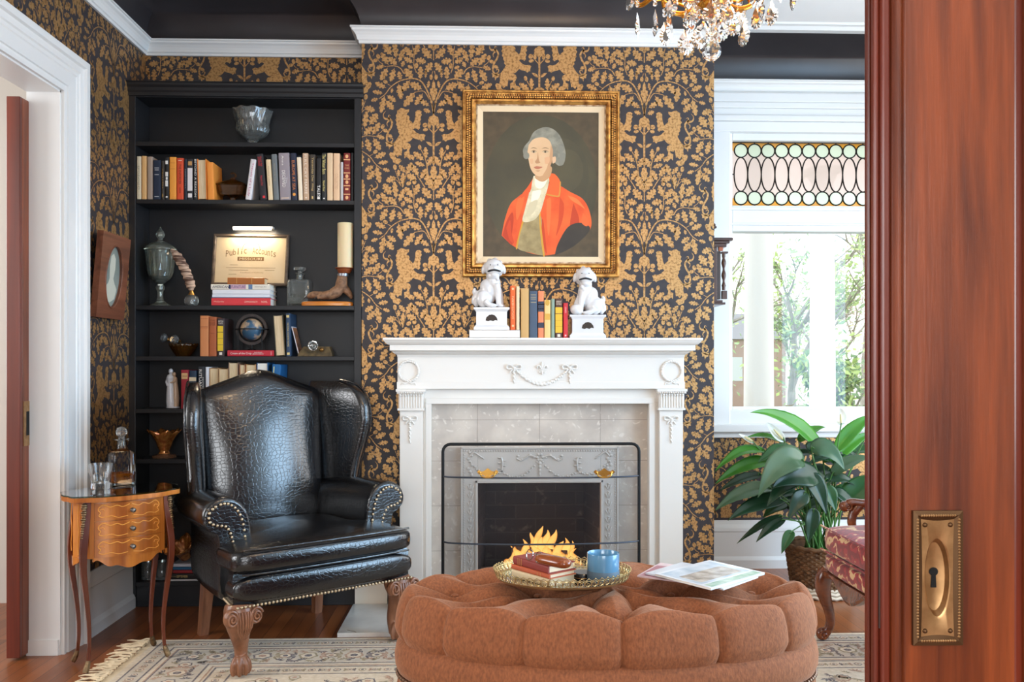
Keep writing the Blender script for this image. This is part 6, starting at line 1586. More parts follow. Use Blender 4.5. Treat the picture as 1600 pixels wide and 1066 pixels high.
for (ex, w) in ((262, 15), (322, 17)):
    fig(paint((196, 170, 134)), [(ex-w,206),(ex,200),(ex+w,206),(ex,211)]); fig(paint((84, 66, 48)), [(ex-6,205),(ex,200),(ex+6,205),(ex,211)]); fig(paint((120, 90, 62)), [(ex-w-2,204),(ex,197),(ex+w+2,204),(ex,200)])
    fig(paint((150, 118, 84)), [(ex-w-3,190),(ex,182),(ex+w+3,190),(ex,187)])
fig(paint((186, 138, 98)), [(284,206),(290,250),(296,262),(276,266),(270,256),(280,240)])
fig(paint((184, 110, 82)), [(262,286),(278,280),(292,282),(308,284),(290,294),(274,294)])
fig(paint((190, 144, 104)), [(270,302),(296,302),(284,308)])
for (hx_, hy) in ((402, 190), (412, 226), (404, 258), (224, 226)):
    fig(paint((132, 130, 116)), [(hx_+16*cos(a*pi/5), hy+18*sin(a*pi/5)) for a in range(10)])
mb.build('canvas', pt_, sharp=0)
# ================================================================ WING CHAIR
def leather_mat():
    m = bpy.data.materials.new('black_crocodile_leather'); m.use_nodes = True; nt = m.node_tree; p = nt.nodes['Principled BSDF']; L = nt.links.new
    tc = nt.nodes.new('ShaderNodeTexCoord'); mpn = nt.nodes.new('ShaderNodeMapping'); mpn.inputs['Scale'].default_value = (1, 1, 1.35)
    n0 = nt.nodes.new('ShaderNodeTexNoise'); n0.inputs['Scale'].default_value = 9; n0.inputs['Detail'].default_value = 2
    mv = nt.nodes.new('ShaderNodeMixRGB'); mv.blend_type = 'ADD'; mv.inputs['Fac'].default_value = 0.05
    L(tc.outputs['Object'], mpn.inputs[0]); L(mpn.outputs[0], mv.inputs['Color1']); L(tc.outputs['Object'], n0.inputs['Vector']); L(n0.outputs['Color'], mv.inputs['Color2'])
    vo = nt.nodes.new('ShaderNodeTexVoronoi'); vo.feature = 'DISTANCE_TO_EDGE'; vo.inputs['Scale'].default_value = 46; vo.inputs['Randomness'].default_value = 0.62; L(mv.outputs[0], vo.inputs['Vector'])
    r = nt.nodes.new('ShaderNodeValToRGB'); r.color_ramp.elements[0].position = 0.0; r.color_ramp.elements[1].position = 0.10; L(vo.outputs['Distance'], r.inputs['Fac'])
    n = nt.nodes.new('ShaderNodeTexNoise'); n.inputs['Scale'].default_value = 26; n.inputs['Detail'].default_value = 4; L(tc.outputs['Object'], n.inputs['Vector'])
    ad = nt.nodes.new('ShaderNodeMath'); ad.operation = 'MULTIPLY_ADD'; ad.inputs[1].default_value = 0.35; L(n.outputs['Fac'], ad.inputs[0]); L(r.outputs['Color'], ad.inputs[2])
    b = nt.nodes.new('ShaderNodeBump'); b.inputs['Strength'].default_value = 0.16; b.inputs['Distance'].default_value = 0.003; L(ad.outputs[0], b.inputs['Height']); L(b.outputs[0], p.inputs['Normal'])
    p.inputs['Base Color'].default_value = rgb(13, 14, 17); p.inputs['Roughness'].default_value = 0.2; p.inputs['Specular IOR Level'].default_value = 0.6
    p.inputs['Coat Weight'].default_value = 0.4; p.inputs['Coat Roughness'].default_value = 0.22
    return m
M_lea = leather_mat()
M_nail = pm('antique_brass_nail', (190, 170, 140), rough=0.42, metal=0.85)
M_leg = wood('carved_chair_wood', (118, 74, 50), (164, 112, 82), rough=0.35, along='Z', ring=5)
ch = thing('wing_chair', 'black crocodile leather wing armchair with brass nailheads and carved claw feet', 'armchair', (-0.6855, 3.6356, 0), rz=radians(37))
def rr_ring(hx, hy, z, cx=0, cy=0, n=40, p=6.0):
    out = []
    for k in range(n):
        a = 2*pi*k/n; q = (abs(cos(a))**p+abs(sin(a))**p)**(-1/p)
        out.append((cx+hx*q*cos(a), cy+hy*q*sin(a), z))
    return out
# base rail: trapezoid in plan
def trap(z, inset=0.0, fy=-0.055, by=0.60, fw=0.395, bw=0.30, n=12):
    P = []
    f, b, y0, y1 = fw-inset, bw-inset, fy+inset, by-inset
    for k in range(n): t = k/n; P.append((-f+2*f*t, y0, z))
    for k in range(n): t = k/n; P.append((f+(b-f)*t, y0+(y1-y0)*t, z))
    for k in range(n): t = k/n; P.append((b-2*b*t, y1, z))
    for k in range(n): t = k/n; P.append((-b+(-f+b)*t, y1+(y0-y1)*t, z))
    return P
mb = MB(M_lea); mb.rings([trap(0.275, 0.012), trap(0.28, 0.003), trap(0.29), trap(0.40), trap(0.42, 0.01)], True, True, True, True); mb.build('seat_base', ch, sharp=50)
# padded front rail
mb = MB(M_lea)
def pad(xw, y0, y1, z0, z1, cy, bulge, crown, name, nx=90, nz=24, e=5.0, twin=None):
    """soft cushion block between x=-xw..xw, y0..y1, z0..z1"""
    m2 = MB(M_lea); rows = []
    for j in range(nz+1):
        ph = -pi/2+pi*j/nz
        cz = (abs(sin(ph))**(2/e))*(1 if ph > 0 else -1); rr = abs(cos(ph))**(2/e)
        ring = []
        for k in range(nx*2):
            a = 2*pi*k/(nx*2); q = (abs(cos(a))**12+abs(sin(a))**12)**(-1/12)
            x = q*cos(a)*rr; y = q*sin(a)*rr
            X = x*xw; Yv = (y0+y1)/2+y*(y1-y0)/2
            if twin and Yv > twin[0]: X *= 1-(1-twin[1])*min(1, (Yv-twin[0])/0.05)
            if y < 0: Yv -= bulge*(1-x*x)*max(0, -y)
            Z = (z0+z1)/2+cz*(z1-z0)/2
            if cz > 0: Z += crown*(1-x*x)*(1-y*y)*cz
            ring.append((X, Yv, Z))
        rows.append(ring)
    m2.rings(rows, True, True, True, True); return m2.build(name, ch, sharp=70)
pad(0.402, -0.085, 0.02, 0.287, 0.409, 0, 0.012, 0.0, 'front_rail', e=3.2)
pad(0.405, -0.105, 0.52, 0.397, 0.515, 0, 0.012, 0.028, 'seat_cushion', e=4.2, twin=(0.10, 0.72))
# piping on the cushion's front edges
mb = MB(M_lea)
for z in (0.412, 0.507):
    mb.tube([(-0.372+0.744*k/24, -0.105-0.012*(1-(2*k/24-1)**2)+0.004+0.006*abs(2*k/24-1)**8, z) for k in range(25)], 0.0045, 8)
mb.build('piping', ch)
# back
mb = MB(M_lea); rows = []; N = 44
def ztop(x): return 1.125+0.072*exp(-(x/0.15)**2)-0.02*min(1, (abs(x)/0.29)**4)
for j in range(31):
    v = j/30; ring = []
    sh = 1.0 if v < 0.93 else sqrt(max(0.0, 1-((v-0.93)/0.07)**2))
    for k in range(N):
        a = 2*pi*k/N; q = (abs(cos(a))**5+abs(sin(a))**5)**(-1/5); cx, sy_ = q*cos(a), q*sin(a)
        hw = 0.275+0.02*v
        x = cx*hw
        z = 0.40+(ztop(x)-0.40)*min(1.0, v)
        yc = 0.545+0.10*(z-0.40)/0.8
        th = 0.055*max(sh, 0.02)
        y = yc+sy_*th
        if sy_ < 0: y -= 0.045*(1-cx*cx)*sin(pi*min(1, max(0, v*0.92+0.08)))*(sh)
        ring.append((x*(0.97+0.03*sh), y, z))
    rows.append(ring)
mb.rings(rows, True, True, True, True); mb.build('backrest', ch, sharp=70)
# wings and arms
WT = [(0.60, .375, .43), (0.68, .372, .425), (0.76, .380, .41), (0.86, .396, .385), (0.95, .408, .372), (1.02, .406, .375), (1.07, .398, .395), (1.11, .382, .43), (1.135, .362, .48), (1.145, .335, .55)]
for s_ in (-1, 1):
    mb = MB(M_lea); rows = []
    zs = [0.60+0.54*k/26 for k in range(27)]
    for i, z in enumerate(zs):
        fx = interp([(a, b) for a, b, c in WT], z); fy = interp([(a, c) for a, b, c in WT], z)
        bx_, by_ = 0.292, 0.575+0.10*(z-0.40)/0.8
        d = Vector((fx-bx_, fy-by_)); Ld = d.length; d.normalize(); n_ = Vector((-d.y, d.x))
        cap_ = 1.0 if i < 22 else sqrt(max(0.02, 1-((i-22)/4.6)**2))
        ring = []
        for k in range(28):
            a = 2*pi*k/28
            if cos(a) >= 0: c0 = Vector((fx, fy)); r_ = 0.036*cap_
            else: c0 = Vector((bx_, by_)); r_ = 0.030*cap_
            pnt = c0+d*(cos(a)*r_)+n_*(sin(a)*r_*1.0)
            ring.append((s_*pnt.x, pnt.y, z))
        # extra points along the flat sides for smooth shading
        rows.append(ring if s_ > 0 else list(reversed(ring)))
    mb.rings(rows, True, True, True, True); w_ = mb.build('wing', ch, sharp=70)
    mb = MB(M_lea); path = [(s_*(fx_+0.034), fy_-0.012, z_) for z_, fx_, fy_ in WT[1:]]
    mb.tube(spline(path, 5), 0.0048, 8); mb.build('piping', w_)
    # arm
    sec = [(.262,.395),(.262,.50),(.268,.58),(.285,.635),(.315,.672),(.355,.690),(.400,.688),(.440,.665),(.460,.630),(.458,.592),(.436,.566),(.410,.552),(.398,.52),(.395,.44),(.392,.29),(.33,.285),(.27,.285)]
    S2 = spline([(a, b, 0) for a, b in sec], 3)
    mb = MB(M_lea); rows = []
    cxm_, czm_ = 0.345, 0.50
    for y, k, sh in ((0.085, .90, 0), (0.087, .96, 0), (0.095, .99, 0), (0.11, 1, 0), (0.2, 1, .004), (0.32, .99, .012), (0.44, .97, .025), (0.56, .94, .045)):
        rows.append([(s_*(cxm_+(p_.x-cxm_)*k-sh), y, czm_+(p_.y-czm_)*k-(0.01*(y-.1) if p_.y > .5 else 0)) for p_ in S2])
    if s_ < 0: rows = [list(reversed(r)) for r in rows]
    mb.rings(rows, True, True, True, True); arm = mb.build('arm', ch, sharp=50)
    # scroll panel with nails on the arm front
    core = [(.300,.42),(.292,.50),(.300,.575),(.322,.632),(.362,.664),(.405,.660),(.436,.634),(.434,.598),(.405,.582),(.372,.575),(.352,.545),(.338,.49),(.328,.42)]
    C2 = spline([(a, b, 0) for a, b in core], 6)
    mb = MB(M_lea); mb.prism([(p_.x, p_.y) for p_ in C2], lambda a, b, d: (s_*a, d, b), 0.079, 0.088); mb.build('scroll_panel', arm, bevel=0.003)
    mb = MB(M_nail); acc = 0; last = C2[0]; nxt = 0
    for p_ in C2:
        acc += (p_-last).length; last = p_
        if acc >= nxt: mb.ball((s_*p_.x, 0.079, p_.y), (0.0062, 0.004, 0.0062), 10, 6); nxt = acc+0.0145
    nt_ = mb.build('nailhead_trim', arm); nt_['kind'] = 'stuff'
    # pleats round the scroll
    mb = MB(M_lea)
    for a in range(0, 9):
        an = radians(200-a*28); r0, r1 = 0.062, 0.079
        cx, cz = 0.385, 0.615
        mb.tube([(s_*(cx+r0*cos(an)*0.9), 0.084, cz+r0*sin(an)*0.78), (s_*(cx+r1*cos(an)*0.9), 0.090, cz+r1*sin(an)*0.8)], 0.004, 6)
    mb.build('pleats', arm)
# nail rows along the bottom
def nail_row(p0, p1, n):
    mb = MB(M_nail)
    for k in range(n):
        q = Vector(p0).lerp(Vector(p1), (k+0.5)/n); mb.ball(q, (0.0062, 0.0062, 0.0062), 10, 6)
    o = mb.build('nailhead_trim', ch); o['kind'] = 'stuff'
nail_row((-0.396, -0.088, 0.288), (0.396, -0.088, 0.288), 50); nail_row((-0.398, -0.06, 0.288), (-0.302, 0.60, 0.288), 40); nail_row((0.398, -0.06, 0.288), (0.302, 0.60, 0.288), 40)
# carved front legs
for s_ in (-1, 1):
    mb = MB(M_leg); ox_ = s_*0.345
    prof = [(.285,.012,.056),(.262,.016,.060),(.235,.022,.058),(.205,.022,.050),(.175,.016,.041),(.145,.008,.034),(.115,.0,.028),(.085,-.002,.025),(.065,.002,.027),(.048,.010,.034)]
    pts = spline([(ox_+s_*d*0.7, -0.01-d, z) for z, d, r in prof], 4); rs_ = [p_.x for p_ in spline([(r, 0, 0) for z, d, r in prof], 4)]
    mb.tube(pts, rs_, 20)
    c = Vector((ox_+s_*0.012, -0.028, 0.0395)); mb.ball(c, (.034, .034, .0325), 18, 12)
    for a in (-1.2, -0.4, 0.4, 1.2):
        dx_, dy_ = sin(a), -cos(a)
        mb.tube(spline([c+Vector((dx_*.016, dy_*.016, .045)), c+Vector((dx_*.033, dy_*.033, .020)), c+Vector((dx_*.037, dy_*.037, -.004)), c+Vector((dx_*.030, dy_*.030, -.025))], 4), [.011]*5+[.010]*4+[.009]*3+[.006], 8)
    lg = mb.build('leg', ch, remesh=0.004, smooth_it=2)
    mb = MB(M_leg)
    for q in (-1, 1):                       # volutes on the knee and carved ribs below them
        sp_ = []
        for k in range(46):
            a = 0.3+k*0.30; r = 0.034*(1-k/52)
            sp_.append((ox_+s_*0.014+q*0.048+q*r*cos(a)*0.75, -0.084-0.010*(k/46), 0.247+r*sin(a)))
        mb.tube(sp_, [0.0052*(1-0.3*k/46) for k in range(46)], 7)
        mb.ball((ox_+s_*0.014+q*0.048, -0.066, 0.247), (.030, .022, .036), 14, 9)
    for k in range(-3, 4):
        mb.tube(spline([(ox_+s_*0.014+k*0.011, -0.089+abs(k)*.003, 0.268), (ox_+s_*0.013+k*0.010, -0.095+abs(k)*.003, 0.232), (ox_+s_*0.012+k*0.008, -0.085+abs(k)*.003, 0.195), (ox_+s_*0.01+k*0.003, -0.062, 0.155)], 5), [.0055]*10+[.004]*5+[.002], 7)
    mb.build('carving', lg)
    mb = MB(M_leg); x0 = s_*0.268
    mb.rings([[(x0+s_*0.012+a*0.020, 0.605+b*0.020, 0.0) for a, b in ((-1,-1),(1,-1),(1,1),(-1,1))], [(x0+a*0.026, 0.565+b*0.026, 0.285) for a, b in ((-1,-1),(1,-1),(1,1),(-1,1))]], True, True, True, False)
    mb.build('leg', ch, bevel=0.003)
# ================================================================ SIDE TABLE
M_burl = wood('honey_burl_veneer', (160, 84, 30), (226, 142, 62), rough=0.22, along='Z', ring=3.0, coat=0.5, scale=1.3)
M_tleg = wood('red_brown_leg', (88, 36, 20), (124, 58, 34), rough=0.25, along='Z', ring=4, coat=0.4)
M_inlay = pm('pale_marquetry', (232, 160, 70), rough=0.3)
M_orm = pm('ormolu_mount', (142, 116, 84), rough=0.4, metal=0.8, c2=(92, 74, 54), nscale=60)
tb = thing('side_table', 'small bow fronted marquetry side table with three drawers and curved legs', 'table', (-1.494, 3.605, 0), rz=radians(38))
def t_outline(a, b, n=72):
    P = []
    for k in range(n):
        th = 2*pi*k/n; c, s = cos(th), sin(th)
        p_ = 2.5; q = (abs(c)**p_+abs(s)**p_)**(-1/p_)
        r = 1+0.045*cos(4*(th))*-1*0.0
        # little ogee shoulders where the legs stand
        d = min(abs(((th-t0+pi) % (2*pi))-pi) for t0 in (radians(33), radians(147), radians(213), radians(327)))
        r += 0.045*exp(-(d/0.10)**2)-0.03*exp(-((d-0.26)/0.08)**2)
        P.append((a*q*c*r, b*q*s*r))
    return P
OUTL = t_outline(0.222, 0.152)
mb = MB(M_burl); mb.prism(OUTL, lambda a, b, d: (a, b, d), 0.682, 0.700); mb.build('table_top', tb, bevel=0.004, bseg=3)
mb = MB(thin_glass('greenish_table_glass', 1.0, (0.80, 0.95, 0.88, 1))); mb.prism([(a*1.0, b*1.0) for a, b in OUTL], lambda a, b, d: (a, b, d), 0.7004, 0.7064); mb.build('glass_top', tb, bevel=0.0015)
def front_y(x, off=0.0): return -(0.088+0.034*(1-(x/0.15)**2))-off
HWD = 0.132
mb = MB(M_burl)
case = [(-HWD-0.012+2*(HWD+0.012)*k/20, front_y(-HWD-0.012+2*(HWD+0.012)*k/20)) for k in range(21)]
side = [(0.172, -0.04), (0.182, 0.0), (0.172, 0.04)]
P = case + side + [(0.144-0.288*k/10, 0.095+0.012*(1-(2*k/10-1)**2)) for k in range(11)] + [(-a, b) for a, b in reversed(side)]
mb.prism(P, lambda a, b, d: (a, b, d), 0.455, 0.6815); mb.build('carcass', tb)
# scalloped apron
mb = MB(M_burl); N = 40; top = []; bot = []; tb_ = []; bb_ = []
for k in range(N+1):
    x = -HWD+2*HWD*k/N; y = front_y(x)
    zb_ = 0.452-0.020-0.024*exp(-(x/0.045)**2)-0.010*exp(-((abs(x)-0.075)/0.02)**2)+0.016*exp(-((abs(x)-0.118)/0.02)**2)
    top.append((x, y, 0.456)); bot.append((x, y, zb_)); tb_.append((x, y+0.012, 0.456)); bb_.append((x, y+0.012, zb_))
mb.rings([[top[k], bot[k], bb_[k], tb_[k]] for k in range(N+1)], True, True, True, False); mb.build('apron', tb)
for s_ in (-1, 1):
    mb = MB(M_burl); pts = []
    for k in range(21):
        t = k/20; y = -0.075+0.15*t; x = s_*(0.162+0.021*(1-(2*t-1)**2))
        zb_ = 0.452-0.018-0.014*exp(-((t-0.5)/0.15)**2)+0.014*exp(-((abs(t-0.5)-0.4)/0.08)**2)
        pts.append([(x, y, 0.456), (x, y, zb_), (x-s_*0.01, y, zb_), (x-s_*0.01, y, 0.456)])
    mb.rings(pts, True, True, True, False)
    mb.mat(M_inlay)
    for zz_ in (0.50, 0.64): pass
    for q in (0.14, 0.86):
        mb.tube([(s_*(0.165+0.021*(1-(2*q-1)**2)), -0.075+0.15*q+0.006*sin(k*0.9), 0.47+0.2*k/12) for k in range(13)], 0.002, 5)
    mb.build('side_panel', tb)
for i in range(3):
    z0 = 0.459+i*0.0725; z1 = z0+0.0695
    dw = thing('drawer', None, None); dw.parent = tb; dw.location = (0, 0, z0)
    h = z1-z0
    mb = MB(M_burl); N = 30; rg = []
    for k in range(N+1):
        x = -HWD+0.004+2*(HWD-0.004)*k/N; y = front_y(x); rg.append([(x, y-0.006, 0), (x, y+0.002, 0), (x, y+0.002, h), (x, y-0.006, h)])
    mb.rings(rg, True, True, True, False)
    mb.mat(M_inlay)
    def il(pts, w=0.0016):
        S = spline([(a, b, 0) for a, b in pts], 6); mb.tube([(p_.x, front_y(p_.x)-0.0064, p_.y) for p_ in S], w, 5)
    for s_ in (-1, 1):
        il([(s_*0.004, h*0.86), (s_*0.03, h*0.74), (s_*0.05, h*0.84), (s_*0.075, h*0.76), (s_*0.098, h*0.90), (s_*0.112, h*0.78), (s_*0.116, h*0.6), (s_*0.108, h*0.45), (s_*0.114, h*0.28), (s_*0.1, h*0.18)], 0.002)
        il([(s_*0.1, h*0.18), (s_*0.07, h*0.25), (s_*0.045, h*0.14), (s_*0.01, h*0.2)], 0.0016)
        il([(s_*0.112, h*0.62), (s_*0.098, h*0.66), (s_*0.094, h*0.54)], 0.0015)
    mb.build('drawer_front', dw, sharp=0)
    mb = MB(pm('old_pewter', (126, 122, 118), rough=0.35, metal=0.9)); yk_ = front_y(0.005)-0.006
    mb.M = Matrix.Translation((0.006, yk_, h*0.5)) @ Matrix.Rotation(radians(90), 4, 'X'); mb.lathe([(0.009,0),(0.008,0.003),(0.004,0.006),(0.004,0.010),(0.009,0.014),(0.0095,0.018),(0.006,0.022),(0.001,0.023)], 16, mod=lambda a, r, z: r*(1+0.05*cos(8*a))); mb.build('knob', dw)
for sx_ in (-1, 1):
    for sy_ in (-1, 1):
        mb = MB(M_tleg)
        prof = [(.681,.150,.085,.017),(.62,.154,.088,.018),(.55,.162,.094,.0185),(.48,.168,.098,.018),(.40,.166,.096,.0155),(.30,.154,.088,.0125),(.20,.144,.082,.0105),(.12,.142,.081,.0095),(.06,.146,.084,.009),(.022,.154,.090,.0095),(.0098,.160,.094,.010)]
        pts = spline([(sx_*x, sy_*y, z) for z, x, y, r in prof], 3); rs_ = [q.x for q in spline([(r, 0, 0) for z, x, y, r in prof], 3)]
        mb.tube(pts, rs_, 4, smooth=False, up=(1, 1, 0.01)); lg = mb.build('leg', tb, bevel=0.002)
        if sy_ < 0:
            mb = MB(M_orm)
            for k in range(15):
                t = k/14; z = 0.668-0.125*t; x = interp([(.48,.168),(.55,.162),(.62,.154),(.681,.150)], z); y = interp([(.48,.098),(.55,.094),(.62,.088),(.681,.085)], z)
                w = 0.011*(1-0.55*t)
                mb.ball((sx_*(x+0.012), -(y+0.011), z), (w*(1+.3*sin(k*2.3)), w*.6, w*.8), 8, 6)
            mb.build('ormolu_mount', lg)
        mb = MB(M_orm); mb.tube([(sx_*.147, sy_*.085, .055), (sx_*.151, sy_*.088, .035), (sx_*.156, sy_*.0915, .021), (sx_*.160, sy_*.094, .0125)], [.0085, .011, .012, .0115], 8); mb.build('sabot', lg)
# decanter with whiskey and a tumbler
zt0 = 0.7068
pz_ = on_z(190, 757, zt0)
t = thing('whiskey_decanter', 'square glass decanter holding amber whiskey on the side table', 'decanter', (pz_.x, pz_.y, zt0), rz=radians(35))
G_plain = glass('plain_clear_glass', (244, 250, 248), 0.01, 1.45, 0.97)
G_shell = thin_glass('decanter_glass', 0.9, (0.93, 0.96, 0.96, 1))
mb = MB(G_shell); hwb, hb = 0.0485, 0.145; md = lambda a, r, z: r*(abs(cos(a))**9+abs(sin(a))**9)**(-1/9) if r > 0.022 else r
mb.lathe([(hwb*.95,0),(hwb,.004),(hwb,hb*.88),(hwb*.94,hb*.95),(.032,hb),(.0185,hb+.008),(.0165,hb+.014),(.0165,hb+.042),(.030,hb+.046),(.031,hb+.050),(.013,hb+.051)], 72, mod=md); mb.build('bottle', t, sharp=35)
M_whis = pm('amber_whiskey', (206, 112, 20), rough=0.05, trans=0.55, ior=1.2, c2=(120, 50, 10), nscale=22)
mb = MB(M_whis); mb.lathe([(hwb-.006,.012),(hwb-.005,.016),(hwb-.005,.050),(0.001,.0502)], 64, mod=md); mb.build('whiskey', t, sharp=30)
mb = MB(G_plain); mb.lathe([(hwb-.004,.0015),(hwb-.003,.004),(hwb-.004,.011),(0.001,.0112)], 64, mod=md); mb.build('thick_base', t, sharp=30)
mb = MB(pm('stopper_glass', (246, 250, 250), rough=0.02, trans=0.9, ior=1.5)); mb.lathe([(.010,hb+.02),(.0125,hb+.0515),(.014,hb+.056),(.010,hb+.060)], 16); mb.ball((0, 0, hb+.080), .0235, 10, 8); mb.build('stopper', t, sharp=20)
pz_ = on_z(157, 764, zt0)
t = thing('whiskey_tumbler', 'heavy cut glass tumbler beside the decanter on the side table', 'glass', (pz_.x, pz_.y, zt0))
mb = MB(glass('tumbler_glass', (250, 252, 252), 0.02, 1.4, 0.95)); mb.lathe([(.036,0),(.0385,.004),(.039,.03),(.041,.06),(.046,.072),(.0475,.104),(.0455,.104),(.042,.07),(.036,.055),(.035,.026),(.001,.022)], 48, mod=lambda a, r, z: r*(1-0.035*abs(sin(4*a)) if z < .066 else 1)); mb.build('tumbler_body', t, sharp=35)
# ================================================================ OVAL PICTURE ON THE LEFT WALL
YO = (3.951+4.248)/2; zo0, zo1 = 1.438, 1.830
op = thing('oval_picture', 'old oval photograph in a figured brown wooden frame on the left wall', 'picture', (XL+0.004, YO, zo0))
op.rotation_euler = (0, radians(5.0), 0)
hh = zo1-zo0; wh = 0.15
M_fig = wood('figured_walnut', (104, 60, 42), (150, 92, 66), rough=0.4, along='Y', ring=5)
ov_ = [(0.088*cos(2*pi*k/40), hh*0.5+0.145*sin(2*pi*k/40)) for k in range(40)]
rect = [(-wh, 0), (wh, 0), (wh, hh), (-wh, hh)]
mb = MB(M_fig); tri = tessellate_polygon([[Vector((a, b, 0)) for a, b in rect], [Vector((a, b, 0)) for a, b in ov_]])
fd = 0.032
mb.add([(fd, a, b) for a, b in rect+ov_], [tuple(t) for t in tri])
mb.add([(x, a, b) for x in (0.004, fd) for a, b in rect], [(0,1,5,4),(1,2,6,5),(2,3,7,6),(3,0,4,7),(3,2,1,0)])
mb.add([(x, a, b) for x in (fd, 0.018) for a, b in ov_], [(k, (k+1) % 40, 40+(k+1) % 40, 40+k) for k in range(40)], True)
mb.build('frame', op, sharp=30)
mb = MB(M_fig); mb.tube([(fd, 0.088*cos(2*pi*k/40), hh*.5+0.145*sin(2*pi*k/40)) for k in range(41)], 0.004, 8, caps=False); mb.build('oval_rim', op)
mb = MB(pm('faded_grey_photograph', (126, 138, 132), rough=0.35, c2=(150, 160, 152), nscale=6, coat=0.6)); mb.flat(ov_, lambda a, b: (0.019, a, b))
mb.mat(pm('faded_pale_photograph', (196, 198, 184), rough=0.35)); mb.flat([(-.062,hh*.36),(-.03,hh*.42),(-.018,hh*.48),(-.026,hh*.62),(-.02,hh*.74),(.006,hh*.78),(.03,hh*.72),(.034,hh*.6),(.022,hh*.48),(.04,hh*.42),(.066,hh*.36),(.05,hh*.24),(0,hh*.19),(-.045,hh*.23)], lambda a, b: (0.0195, a, b))
mb.build('photograph', op, sharp=0)
# ================================================================ RUG
RX0, RX1, RY0, RY1, RT = -1.44, 2.75, 1.9, 3.862, 0.005
M_rug = pm('cream_rug_pile', (216, 198, 170), rough=0.95, c2=(204, 184, 154), nscale=60, sheen=0.2)
M_rugn = pm('rug_navy', (112, 108, 112), rough=0.95, c2=(150, 138, 132), nscale=90); M_rugr = pm('rug_dusty_rose', (176, 142, 122), rough=0.95, c2=(196, 164, 140), nscale=90); M_rugo = pm('rug_olive', (170, 154, 126), rough=0.95)
M_rugl = pm('rug_pale_blue', (198, 186, 170), rough=0.95, c2=(206, 192, 170), nscale=60)
rug = thing('rug', 'cream oriental rug with floral borders and fringed ends under the ottoman', 'rug', (0, 0, 0))
mb = MB(M_rug); mb.box(RX0, RX1, RY0, RY1, 0.0005, RT)
zr = [RT+0.0004]
def rq(mat, x0, x1, y0, y1, dz=0.0): mb.mat(mat).add([(x0,y0,zr[0]+dz),(x1,y0,zr[0]+dz),(x1,y1,zr[0]+dz),(x0,y1,zr[0]+dz)], [(0,1,2,3)])
def band(d0, d1, mat, dz=0.0):
    rq(mat, RX0+d0, RX1-d0, RY1-d1, RY1-d0, dz); rq(mat, RX0+d0, RX0+d1, RY0+d0, RY1-d1, dz); rq(mat, RX0+d0, RX1-d0, RY0+d0, RY0+d1, dz)
band(0.03, 0.11, M_rugl); band(0.028, 0.036, M_rugn, .0002); band(0.104, 0.112, M_rugn, .0002); band(0.13, 0.136, M_rugr, .0002)
band(0.14, 0.32, M_rugl); band(0.136, 0.142, M_rugn, .0002); band(0.318, 0.326, M_rugn, .0002); band(0.345, 0.352, M_rugr, .0002); band(0.36, 0.368, M_rugn, .0002); band(0.44, 0.447, M_rugn, .0002)
random.seed(11)
def rosette(x, y, r, mats, dz=.0004):
    k = random.choice((6, 8)); a0 = random.random()
    for i, (mat, q) in enumerate(zip(mats, (1.0, 0.72, 0.38))):
        n = 24; mb.mat(mat).add([(x+r*q*(1-0.22*(1 if i == 0 else .6)*abs(sin(k*.5*(2*pi*j/n)+a0)))*cos(2*pi*j/n), y+r*q*(1-0.22*abs(sin(k*.5*(2*pi*j/n)+a0)))*sin(2*pi*j/n), zr[0]+dz+i*.0002) for j in range(n)], [tuple(range(n))])
def sprig_(x, y, r, mat, ang):
    for j in range(5):
        a = ang+(j-2)*0.6
        mb.mat(mat).add([(x+cos(a)*r*t+sin(a)*w*r, y+sin(a)*r*t-cos(a)*w*r, zr[0]+.0005) for t, w in ((.1,0),(.5,.14),(1,0),(.5,-.14))], [(0,1,2,3)])
def fill_band(d, step, r):
    x = RX0+d; i = 0
    while x < RX1-d:
        rosette(x, RY1-d, r*(1 if i % 2 else .7), ((M_rugn, M_rug, M_rugr), (M_rugr, M_rug, M_rugn), (M_rugo, M_rug, M_rugn))[i % 3]); sprig_(x+step*.5, RY1-d, r*1.1, (M_rugo, M_rugn, M_rugr)[i % 3], (0 if i % 2 else pi)); x += step; i += 1
    y = RY1-d-step
    while y > RY0+d:
        rosette(RX0+d, y, r*(1 if i % 2 else .7), ((M_rugn, M_rug, M_rugr), (M_rugr, M_rug, M_rugn))[i % 2]); sprig_(RX0+d, y+step*.5, r*1.1, (M_rugo, M_rugn, M_rugr)[i % 3], pi/2); y -= step; i += 1
fill_band(0.07, 0.052, 0.020); fill_band(0.23, 0.095, 0.046); fill_band(0.404, 0.05, 0.018)
for d in (0.175, 0.285):
    x = RX0+d
    while x < RX1-d: sprig_(x, RY1-d, 0.030, random.choice((M_rugn, M_rugr, M_rugo)), random.random()*6); x += 0.034
    y = RY1-d
    while y > RY0: sprig_(RX0+d, y, 0.030, random.choice((M_rugn, M_rugr, M_rugo)), random.random()*6); y -= 0.034
for _ in range(1500):
    x = random.uniform(RX0+0.47, RX1-0.47); y = random.uniform(RY0+0.47, RY1-0.47)
    if random.random() < .35: rosette(x, y, random.uniform(.015, .036), random.choice(((M_rugn, M_rug, M_rugr), (M_rugr, M_rug, M_rugo), (M_rugo, M_rugl, M_rugr))))
    else: sprig_(x, y, random.uniform(.02, .042), random.choice((M_rugn, M_rugr, M_rugo, M_rugr)), random.random()*6)
mb.build('pile', rug, sharp=0)
mb = MB(pm('cream_fringe', (222, 202, 168), rough=0.95)); mb.box(RX0-0.03, RX0, RY0, RY1, 0.0005, 0.004)
y = RY1-0.01
